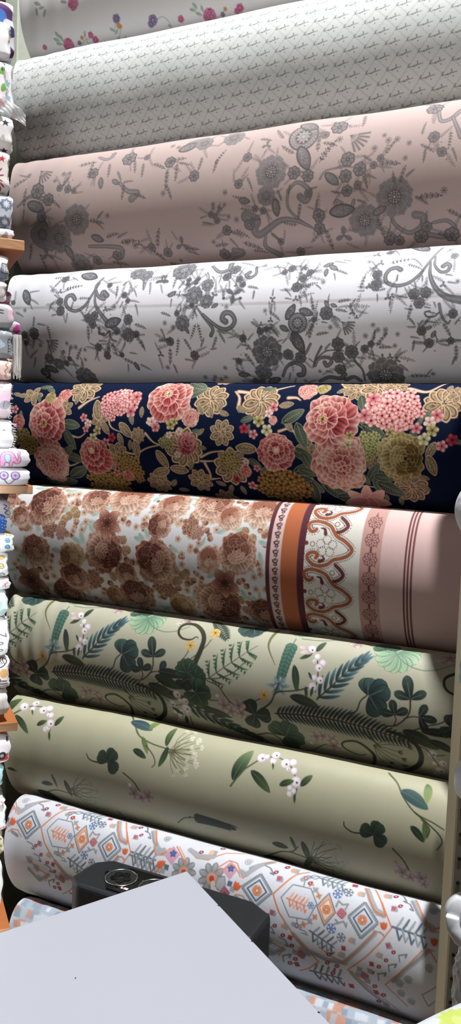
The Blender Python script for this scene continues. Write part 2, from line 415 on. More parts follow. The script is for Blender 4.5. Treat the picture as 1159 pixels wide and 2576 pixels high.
def m_cluster(k, c0, c1, eye, seed=1, n=34, r0=.17, edge=None):
    r = jit(seed)
    for j in range(n):
        q = math.sqrt((j + .3) / n) * .86; a = j * 2.4 + r.uniform(-.3, .3); x, y = q * math.cos(a), q * math.sin(a)
        rr = r0 * r.uniform(.85, 1.15); b = r.uniform(0, 6)
        k.over(k.cov(np.hypot(k.u - x, k.v - y) - rr * .9), rgb(c0) * .45)
        for m in range(5): k.petal(x, y, b + m * 1.257, rr, rr * .40, rgb(c0), rgb(c1), rgb(c0) * .75, .006, 0, 1.0)
        k.disc(x, y, rr * .2, rgb(eye))
def m_leaf(k, c0, c1, rib, W=.36, edge=None, bend=0.0, n=6, rw=.018, ew=.03):
    k.petal(-1, 0, 0, 2, W, rgb(c0), rgb(c1), None if edge is None else rgb(edge), ew, 0, .42, bend=bend)
    if rib is not None:
        rc = rgb(rib); P = lambda x: 2 * bend * ((x + 1) / 2) ** 2
        k.line([(x, P(x)) for x in np.linspace(-1, .95, 12)], rw, rw * .4, rc)
        for i in range(n):
            x = -.7 + 1.35 * i / n
            for sg in (-1, 1): k.line([(x, P(x)), (x + .22, P(x + .22) + sg * W * .72 * math.sin(PI * (x + 1.1) / 2.15) ** .6)], rw * .6, rw * .3, rc)
def m_paisley(k, fill, rim, dot, W=.42, bend=.0, inner='#2a2a26', seed=3):
    """ornate leaf: pale rim, dark body speckled with beads"""
    k.petal(-1, 0, 0, 2, W, rgb(rim), rgb(rim), None, 0, 0, .42, bend=bend)
    k.petal(-.86, 0, 0, 1.72, W * .76, rgb(inner), rgb(inner), None, 0, 0, .42, bend=bend)
    k.petal(-.80, 0, 0, 1.6, W * .66, rgb(fill), rgb(fill) * .85, None, 0, 0, .42, bend=bend)
    r = jit(seed)
    for i in range(26):
        x = r.uniform(-.6, .6); y = r.uniform(-1, 1) * W * .5 * math.cos(x * 1.5) + bend * (x + 1) ** 2 / 2
        k.disc(x, y, .035, rgb(dot if i % 3 else inner))
    k.line([(-.7, .0), (0, bend * .5), (.7, bend * 1.45)], .022, .012, rgb(inner))
def m_lotus(k, fill, rim, seed=1, n=7, inner='#2b2a26', acc='#9fc8bd', a0=-PI, span=PI * 2):
    """fan of rimmed lobes round a beaded centre"""
    for j in range(n):
        a = a0 + span * (j + .5) / n
        k.petal(.0, .0, a, 1.0, .30, rgb(rim), rgb(rim), None, 0, 0, .75)
        k.petal(.1 * math.cos(a), .1 * math.sin(a), a, .80, .22, rgb(inner), rgb(inner), None, 0, 0, .75)
        k.petal(.15 * math.cos(a), .15 * math.sin(a), a, .70, .18, rgb(fill), rgb(fill), None, 0, 0, .75)
        k.petal(.35 * math.cos(a), .35 * math.sin(a), a, .34, .07, rgb(inner), rgb(acc) * .7, None, 0, 0, .5)
    r = jit(seed)
    for j in range(34):
        q, a = r.uniform(0, .45), r.uniform(0, 6.28); k.disc(q * math.cos(a), q * math.sin(a), .035, rgb([acc, rim, inner, fill][j % 4]))
def m_scroll(k, c, edge=None, body=.17, turns=1.15, tail=True, dot=None):
    """comma scroll: a fat curl tapering into a stem"""
    pts = []
    for i in range(26):
        f = i / 25; a = -PI * .5 + turns * 2 * PI * (1 - f); R = .12 + .46 * f; pts.append((R * math.cos(a) - .15, R * math.sin(a)))
    end = pts[-1]; 
    if tail: pts += [(end[0] + .35, end[1] - .06), (end[0] + .75, end[1] - .32), (end[0] + 1.0, end[1] - .5)]
    n = len(pts)
    wd = [body * (.35 + .9 * math.sin(PI * min(1, (i + 2) / n))) for i in range(n)]
    best = np.full(k.u.shape, 9.0)
    for i in range(n - 1):
        d, h = k.seg(*pts[i], *pts[i + 1]); best = np.minimum(best, d - (wd[i] + (wd[i + 1] - wd[i]) * h))
    k.over(k.cov(best), rgb(c))
    if edge is not None:
        k.over(k.cov(np.abs(best) - .022), rgb(edge)); k.over(k.cov(np.abs(best + body * .42) - .012), rgb(edge) * 1.0)
    if dot is not None:
        for i in range(4, n - 3, 2): k.disc(pts[i][0], pts[i][1], .022, rgb(dot))
def m_lace(k, c, edge, n=9, pale=None, inner='#5c5d61', seed=0):
    """scalloped grey lace flower with a netted heart"""
    a0 = jit(seed).uniform(0, 6)
    for ring, (R, m, W) in enumerate(((1.0, n, .30), (.74, n - 1, .26))):
        for j in range(m):
            a = a0 + ring * .3 + j * 6.283 / m
            k.petal(0, 0, a, R, W * 1.15, mix(rgb(inner), rgb(c), .35), rgb(c) * 1.08, rgb(edge), .017, .18, 1.3, frill=.03)
    k.disc(0, 0, .36, rgb(inner))
    for q, m, rr in ((.27, 11, .045), (.16, 7, .04)):
        for j in range(m): k.disc(q * math.cos(j * 6.283 / m), q * math.sin(j * 6.283 / m), rr, rgb(pale or edge))
    k.disc(0, 0, .07, rgb(pale or edge))
def m_rosette(k, c, edge, n=7, seed=0):
    a0 = jit(seed).uniform(0, 6)
    rr = .80 + .14 * np.abs(np.cos((np.arctan2(k.v, k.u) - a0) * n / 2)); R = np.hypot(k.u, k.v)
    k.over(k.cov(R - rr), rgb(c)); k.over(k.cov(np.abs(R - rr) - .05), rgb(edge) * .8)
    for j in range(n):
        a = a0 + (j + .5) * 6.283 / n; k.line([(.22 * math.cos(a), .22 * math.sin(a)), (.72 * math.cos(a), .72 * math.sin(a))], .03, .05, rgb(edge))
    k.over(k.cov(np.abs(R - .2) - .05), rgb(edge) * .75)
def m_star(k, c, n=8, w=.09):
    for j in range(n):
        a = j * 6.283 / n; k.line([(.12 * math.cos(a), .12 * math.sin(a)), (.95 * math.cos(a), .95 * math.sin(a))], w * .6, w * 1.2, rgb(c))
def m_sprig(k, c, n=6, bend=.3, lw=.16, berries=False, ow=.02, side=1, edge=None, stem=.022):
    """stem from (-1,0) to (1,bend) with paired leaflets"""
    P = lambda x: bend * ((x + 1) / 2) ** 2 * 1.0
    cc = rgb(c); k.line([(x, P(x)) for x in np.linspace(-1, 1, 12)], stem, stem * .6, cc)
    for i in range(n):
        x = -.75 + 1.65 * i / n; sl = bend * (x + 1) / 2
        for sg in ((-1, 1) if side else (1,)):
            a = math.atan(sl) + sg * .85; L = .30 * (1 - .35 * i / n)
            if berries and i % 2:
                k.line([(x, P(x)), (x + L * .8 * math.cos(a), P(x) + L * .8 * math.sin(a))], stem * .7, stem * .7, cc); k.disc(x + L * math.cos(a), P(x) + L * math.sin(a), .055, cc)
            else: k.petal(x, P(x), a, L, lw * .42, cc, cc, None if edge is None else rgb(edge), .012, 0, .4)
    k.petal(.88, P(.88), math.atan(bend), .26, lw * .4, cc, cc, None, 0, 0, .4)
def m_fan(k, c, n=6):
    for j in range(n):
        a = -.62 + 1.24 * j / (n - 1)
        k.line([(-.9, 0), (-.9 + 1.8 * math.cos(a), 1.8 * math.sin(a))], .018, .03, rgb(c))
        for q in np.linspace(.8, 1.8, 7):
            x, y = -.9 + q * math.cos(a), q * math.sin(a)
            for sg in (-1, 1): k.petal(x, y, a + sg * 1.0, .15, .035, rgb(c), rgb(c), None, 0, 0, .4)
def m_fern(k, c0, c1, n=30, bend=.25, L=.26, W=.028, taper0=.35, stem='#1d2620', fwd=1.15, wav=0.0):
    """long frond from (-1,0) to (1,bend), leaflets on both sides"""
    P = lambda x: bend * ((x + 1) / 2) ** 2
    for i in range(n):
        x = -.97 + 1.9 * i / n; f = (x + 1) / 2; ln = L * (taper0 + (1 - taper0) * math.sin(PI * min(1, f * 1.6 + .18) * .5)) * (1 - .75 * max(0, (f - .5) / .5) ** 1.3)
        for sg in (-1, 1):
            a = math.atan(bend * f) + sg * fwd; k.petal(x, P(x), a, ln, W, rgb(c0), rgb(c1), None, 0, .25, .35, bend=-sg * .22)
            if wav:
                for q in (.25, .45, .65, .85):
                    xx, yy = x + ln * q * math.cos(a), P(x) + ln * q * math.sin(a)
                    for s2 in (-1, 1): k.petal(xx, yy, a + s2 * .7, W * 2.4, W * .7, rgb(c0), rgb(c1), None, 0, 0, .4)
    k.line([(x, P(x)) for x in np.linspace(-1, 1, 16)], .014, .006, rgb(stem))
def m_palm(k, c0, c1, rib, n=9, L=.62, W=.05, bend=.05):
    P = lambda x: bend * ((x + 1) / 2) ** 2
    for i in range(n):
        f = i / (n - 1); x = -.9 + 1.55 * f; ln = L * (1 - .35 * f)
        for sg in (-1, 1):
            a = sg * (.75 - .35 * f); mixc = (i + (sg > 0)) % 3 / 2.0
            k.petal(x, P(x), a, ln, W, rgb(c0), mix(rgb(c0), rgb(c1), .4 + .6 * mixc), None, 0, .18, .38, bend=-sg * .12)
    k.petal(.62, P(.62), 0, .42, W * .9, rgb(c0), rgb(c1), None, 0, .1, .4)
    k.line([(-1, 0), (0, P(0)), (.7, P(.7))], .02, .01, rgb(rib))
def m_clover(k, c0, c1, n=3, a0=-PI / 2, spread=2.09, heart=True, rib='#8fa08a', W=.46, L=.95):
    for j in range(n):
        a = a0 + (j - (n - 1) / 2) * spread
        if heart:
            for sg in (-1, 1): k.petal(0, 0, a + sg * .22, L, W * .60, rgb(c0), rgb(c1), rgb(c0) * .8, .012, .2, 1.15)
        else: k.petal(0, 0, a, L, W * .52, rgb(c0), rgb(c1), rgb(c0) * .8, .012, .15, .95)
        k.line([(0, 0), (.7 * L * math.cos(a), .7 * L * math.sin(a))], .012, .006, rgb(rib))
def m_berry(k, shade='#c3b3b6', eye=True):
    R = np.hypot(k.u, k.v); k.over(k.cov(R - .95), rgb(shade)); k.over(k.cov(np.hypot(k.u + .08, k.v + .1) - .8), rgb('#e6dde0')); k.over(k.cov(np.hypot(k.u + .15, k.v + .2) - .5) * .9, rgb('#f4f0f1'))
    if eye: k.over(k.cov(np.abs(np.hypot(k.u - .1, k.v - .1) - .2) - .05) * .5, rgb('#a89aa0')); k.disc(.1, .1, .15, rgb('#1b1b1e'))
def m_umbel(k, c, n=7, tipc='#8a9174', tip='dot'):
    r = jit(4)
    for j in range(n):
        a = -.8 + 1.6 * j / (n - 1); L = 1.5 + .3 * math.sin(j * 2.1); x, y = -1 + L * math.cos(a), L * math.sin(a)
        k.line([(-1, 0), (-1 + L * .5 * math.cos(a * 1.25), L * .5 * math.sin(a * 1.25)), (x, y)], .018, .012, rgb(c))
        for b in (-.6, 0, .6):
            if tip == 'dot': k.petal(x, y, a + b, .28, .06, rgb(c), rgb(tipc), None, 0, 0, .3)
            else: k.petal(x, y, a + b * 1.3, .26, .07, rgb('#b9b79c'), rgb(tipc), None, 0, 0, .25)

SPRIGS = ([('peony', {'pal': 'MAG', 'rings': 4, 'veins': 0.2}),
    ('five', {'c0': '#b04a70', 'c1': '#cf7f9e', 'eye': '#e0b8c6'}),
    ('five', {'W': 0.5, 'c0': '#6f5c86', 'c1': '#9b8bb0', 'eye': '#c0b4a0'}),
    ('five', {'c0': '#c98a4e', 'c1': '#dba873', 'eye': '#c98a4e'}),
    ('leaf', {'c0': '#5d7466', 'c1': '#76907e', 'rib': '#a9b8ab'})],
    ['#8a9389'], '''
    0 -12921 2555 167 9; 0 -9118 2571 173 10; 0 -12562 1739 163 10; 1 -13608 2499 60 9; 1 -12242 2448 76 9; 1 -12153 2565 86 9; 1 -9824 2516 79 10;
    1 -8372 2542 92 10; 1 -8452 2591 68 10; 2 -10517 2417 116 9; 2 -10592 2485 81 46; 2 -11451 2240 101 -62; 2 -12610 2561 49 9; 2 -8803 2601 52 10;
    3 -11430 2389 64 9; 3 -12500 2466 48 9; 3 -8718 2506 42 10; 3 -11391 2403 46 9; 4 -13148 2304 87 55; 4 -13207 2397 88 25; 4 -13163 2490 88 17;
    4 -13064 2394 87 70; 4 -11623 2439 74 35; 4 -11533 2495 65 142; 4 -11519 2651 57 50; 4 -11355 2652 57 -37; 4 -12394 2399 67 -70;
    4 -9419 2326 77 54; 4 -9485 2392 77 17; 4 -9362 2490 78 26; 4 -9260 2407 68 79; 4 -13579 1578 100 24; 4 -13622 1741 89 85; 4 -13406 1803 88 114;
    4 -13471 1682 79 -5; 4 -12828 1667 88 17; 4 -10130 2603 54 27; p0 67 48 -12381 2615 -12393 2483 -12394 2399;
    p0 67 48 -12571 2602 -12420 2522 -12222 2511; p0 63 45 -10448 2428 -10251 2397 -10133 2520 -10112 2664; p0 65 46 -11580 2471 -11501 2336;
    p0 65 47 -11509 2627 -11381 2437; p0 60 43 -8961 2638 -8843 2603 -8722 2521''')
LACE_MAUVE = ([('lace', {'c': '#7d7676', 'edge': '#8f8885', 'inner': '#55504f', 'pale': '#a39a96'}),
    ('mandala', {'c': '#7d7676', 'edge': '#8f8885', 'inner': '#55504f', 'pale': '#a39a96'}),
    ('paisley', {'W': 0.5, 'dot': '#a39a96', 'fill': '#7d7676', 'inner': '#7d7676', 'rim': '#55504f'}),
    ('rosette', {'c': '#7d7676', 'edge': '#55504f', 'n': 7}),
    ('scroll', {'c': '#7d7676', 'edge': '#55504f'}),
    ('clover', {'c0': '#7d7676', 'c1': '#7d7676', 'heart': False, 'rib': '#55504f'}),
    ('fan', {'c': '#55504f'}),
    ('star', {'c': '#55504f'}),
    ('sprig', {'c': '#55504f', 'lw': 0.13, 'n': 5}),
    ('sprig', {'berries': True, 'c': '#55504f', 'lw': 0.15, 'n': 7})],
    ['#55504f', '#7d7676', '#a39a96'], '''
    p0 299 218 -6624 1817 -6636 2117 -6442 2361 -6127 2580; p1 242 161 -6624 1817 -6636 2117 -6442 2361 -6127 2580;
    p2 40 40 -6624 1817 -6636 2117 -6442 2361 -6127 2580; p0 294 692 -6624 1817 -6453 1683 -6283 1737 -6159 1897 -6248 2038 -6371 1953;
    p1 239 636 -6624 1817 -6453 1683 -6283 1737 -6159 1897 -6248 2038 -6371 1953;
    p2 40 40 -6624 1817 -6453 1683 -6283 1737 -6159 1897 -6248 2038 -6371 1953;
    p0 1221 266 -7575 2232 -7360 2327 -7427 2480 -7313 2610 -6833 2369 -6489 2396 -6206 2535;
    p1 1163 208 -7575 2232 -7360 2327 -7427 2480 -7313 2610 -6833 2369 -6489 2396 -6206 2535;
    p2 42 42 -7575 2232 -7360 2327 -7427 2480 -7313 2610 -6833 2369 -6489 2396 -6206 2535;
    p0 280 733 -4564 2366 -4466 2633 -4211 2808 -3972 2710 -3922 2528 -4071 2479;
    p1 227 681 -4564 2366 -4466 2633 -4211 2808 -3972 2710 -3922 2528 -4071 2479;
    p2 38 38 -4564 2366 -4466 2633 -4211 2808 -3972 2710 -3922 2528 -4071 2479; p0 584 281 -3834 2877 -3539 2941 -3342 2799 -3480 2637 -3741 2653;
    p1 531 228 -3834 2877 -3539 2941 -3342 2799 -3480 2637 -3741 2653; p2 38 38 -3834 2877 -3539 2941 -3342 2799 -3480 2637 -3741 2653;
    p0 905 625 -8065 3041 -7807 2964 -7978 2905; p1 840 560 -8065 3041 -7807 2964 -7978 2905; p2 47 47 -8065 3041 -7807 2964 -7978 2905;
    p0 240 684 -7180 2620 -7231 2870 -6968 3075; p1 178 622 -7180 2620 -7231 2870 -6968 3075; p2 44 44 -7180 2620 -7231 2870 -6968 3075;
    p0 211 133 -5950 1657 -5831 1520 -5507 1479 -5266 1505; p1 156 78 -5950 1657 -5831 1520 -5507 1479 -5266 1505;
    p2 39 39 -5950 1657 -5831 1520 -5507 1479 -5266 1505; p0 319 491 -3730 542 -3654 806 -3475 790 -3320 627;
    p1 259 431 -3730 542 -3654 806 -3475 790 -3320 627; p2 43 43 -3730 542 -3654 806 -3475 790 -3320 627; p0 287 441 -3444 750 -3345 979 -3258 1184;
    p1 232 387 -3444 750 -3345 979 -3258 1184; p2 39 39 -3444 750 -3345 979 -3258 1184;
    p0 285 362 -5507 2140 -5627 2092 -5594 2243 -5353 2300 -5264 2124; p1 231 308 -5507 2140 -5627 2092 -5594 2243 -5353 2300 -5264 2124;
    p2 39 39 -5507 2140 -5627 2092 -5594 2243 -5353 2300 -5264 2124; p0 328 571 -11368 499 -11165 601 -11020 560 -11003 417;
    p1 243 486 -11368 499 -11165 601 -11020 560 -11003 417; p2 61 61 -11368 499 -11165 601 -11020 560 -11003 417;
    p0 347 817 -10645 1266 -10425 1461 -10167 1527 -10320 1639; p1 282 751 -10645 1266 -10425 1461 -10167 1527 -10320 1639;
    p2 47 47 -10645 1266 -10425 1461 -10167 1527 -10320 1639; p0 366 761 -11579 2563 -11098 2596 -10745 2665 -10808 2847 -10965 2836;
    p1 296 692 -11579 2563 -11098 2596 -10745 2665 -10808 2847 -10965 2836; p2 49 49 -11579 2563 -11098 2596 -10745 2665 -10808 2847 -10965 2836;
    p0 227 588 -13463 1535 -13118 1338 -12709 1422; p1 155 516 -13463 1535 -13118 1338 -12709 1422; p2 52 52 -13463 1535 -13118 1338 -12709 1422;
    p0 985 579 -12856 1985 -13069 2190 -12956 2423 -12643 2536; p1 913 507 -12856 1985 -13069 2190 -12956 2423 -12643 2536;
    p2 51 51 -12856 1985 -13069 2190 -12956 2423 -12643 2536; p0 305 756 -9148 682 -9031 450 -8677 370; p1 226 677 -9148 682 -9031 450 -8677 370;
    p2 56 56 -9148 682 -9031 450 -8677 370; 0 -6999 1416 349 6; 1 -6375 747 316 9; 2 -6312 476 240 25; 2 -6308 1215 281 66; 3 -6501 1488 138 6;
    3 -6202 1576 127 6; 4 -6180 1896 142 23; 3 -5395 1340 149 6; 3 -5144 1554 138 6; 3 -4871 1510 76 6; 3 -5429 1654 131 6; 3 -5399 1930 115 5;
    2 -5704 1682 187 40; 0 -4458 2123 369 5; 0 -5067 2509 325 5; 2 -5515 2286 264 -4; 0 -7103 1868 204 5; 2 -6897 2114 179 83; 4 -7504 2395 202 32;
    3 -5995 2340 135 5; 3 -6001 2590 121 4; 5 -5525 2766 195 4; 2 -4758 2349 151 -24; 6 -5234 960 216 35; 7 -5602 909 68 8; 7 -4616 1065 63 8;
    7 -4443 1067 63 8; 7 -4874 1190 63 7; 7 -4206 1176 53 7; 7 -3521 2093 64 5; 7 -4261 1449 52 6; 7 -7807 2272 59 5; 7 -4706 949 49 8;
    3 -3748 1120 113 8; 3 -3579 1418 94 7; 8 -3861 1294 148 25; 8 -3432 1199 162 85; 8 -3970 929 127 -88; 8 -3853 277 247 25; 3 -3818 459 164 14;
    8 -3342 1463 129 59; 9 -3889 1437 117 87; 9 -4583 1206 154 -62; 9 -4563 1489 195 -3; 3 -4742 1395 76 6; 9 -5860 1128 247 -63; 9 -6050 934 190 -98;
    9 -6669 1026 173 -155; 9 -6923 602 174 -135; 5 -7158 824 121 8; 9 -7215 663 140 9; 3 -7565 1043 107 7; 3 -7726 1578 101 6; 8 -7456 1585 150 57;
    8 -7684 1874 167 -175; 2 -7595 1920 133 13; 8 -7560 2078 150 5; 3 -7359 2095 74 5; 3 -7185 2148 74 5; 9 -6798 1877 113 59; 9 -6581 1784 96 90;
    9 -6386 2214 160 94; 9 -6042 2130 110 -87; 8 -6627 2463 164 -176; 9 -5823 2804 216 68; 9 -6066 2745 166 129; 9 -3798 2147 216 -9;
    9 -3948 2204 145 23; 3 -3859 2719 106 5; 9 -4325 1747 161 -80; 9 -4476 1803 118 -111; 9 -4174 1727 102 -46; 9 -4996 1385 108 -156;
    8 -4943 1685 136 15; 9 -5020 1785 136 59; 3 -5178 1842 83 5; 9 -5622 1946 93 -175; 9 -5104 2138 106 14; 9 -4742 2649 202 65; 9 -4524 2823 174 25;
    9 -7535 2804 212 14; 8 -7710 2540 172 23; 8 -7387 2949 163 4; 3 -6877 2788 77 4; 9 -6967 2677 136 34; 3 -6493 3039 99 4; 3 -4618 2939 114 4;
    3 -4422 2954 114 5; 8 -5642 492 214 13; 3 -5656 609 175 11; 9 -5163 468 170 77; 3 -5911 771 90 9; 9 -3327 2505 159 24; 3 -3406 2912 154 5;
    3 -3990 2905 142 5; 0 -7998 453 250 13; 9 -5798 969 153 8; 9 -3535 2901 155 15; 8 -7846 2529 155 13; 8 -7934 2732 142 46; 0 -11806 1957 349 5;
    3 -12898 1220 189 6; 3 -12565 1457 152 5; 2 -12937 1581 264 20; 0 -12811 2209 302 4; 0 -12353 2330 339 4; 2 -11316 2403 174 21;
    3 -10904 2817 120 4; 5 -12806 2666 187 4; 0 -11960 2969 278 4; 3 -10507 673 191 9; 3 -11382 953 136 7; 3 -9406 927 137 7; 3 -8774 1310 126 6;
    2 -11151 1213 138 83; 2 -9032 585 247 -19; 0 -8668 524 208 11; 3 -9945 2698 104 4; 3 -9581 2837 115 4; 5 -9186 2685 184 4; 2 -10753 1232 117 30;
    3 -10032 715 86 8; 9 -11505 888 214 -94; 9 -11632 651 213 -16; 9 -10966 904 167 77; 9 -10668 1082 139 53; 9 -10529 1451 170 88;
    8 -10440 1243 134 -12; 9 -10115 1574 166 13; 9 -10293 888 164 68; 9 -10064 1012 158 80; 9 -9427 1305 202 83; 9 -9198 1157 186 81;
    9 -9671 966 177 16; 9 -9246 876 198 -14; 8 -9028 998 152 7; 9 -9366 1561 162 57; 9 -8638 1045 149 92; 9 -8275 1132 144 94; 8 -8231 960 186 -66;
    7 -10965 1939 56 5; 7 -10551 2545 57 4; 7 -9514 1597 63 5; 7 -8036 1714 59 5; 7 -8322 1928 51 5; 7 -8327 2006 51 5; 7 -8187 1998 51 5;
    7 -8059 1958 42 5; 7 -13198 783 59 7; 7 -12426 1030 53 6; 7 -12213 878 66 7; 7 -12056 882 65 7; 7 -8419 2688 54 4; 7 -7983 2199 51 5;
    7 -9465 470 59 12; 7 -9297 550 58 10; 7 -10364 2624 76 4; 7 -9327 3049 50 4; 6 -12775 836 193 50; 3 -12273 1213 92 6; 3 -12044 1259 101 6;
    3 -11872 1321 70 6; 9 -12127 1063 147 -62; 9 -12365 1542 160 28; 9 -13470 964 201 -37; 8 -13332 821 162 -173; 9 -13292 1368 209 -94;
    8 -13294 1729 143 94; 9 -11296 2019 190 4; 8 -11202 2111 133 30; 9 -11174 1901 114 -48; 3 -12777 1815 140 5; 8 -12672 1911 160 59;
    9 -12979 2800 192 77; 9 -13248 2589 188 111; 9 -10540 2502 209 -12; 9 -10925 2345 171 -20; 8 -10664 2364 151 -28; 9 -10919 2988 208 4;
    9 -9769 2514 203 -82; 9 -9820 2867 175 36; 9 -8992 2787 167 -5; 5 -10249 2588 85 4; 8 -8971 2880 132 14; 9 -9467 3145 188 16; 9 -8242 2100 171 -50;
    3 -8385 2127 77 5; 3 -8260 2256 77 4; 3 -8059 2473 112 4; 8 -8499 2278 122 4; 8 -8577 2152 87 -21; 9 -8258 2752 162 -14; 3 -8227 2981 132 4;
    9 -12115 2808 208 76; 2 -12171 2661 183 72; 3 -11482 2899 124 4''')
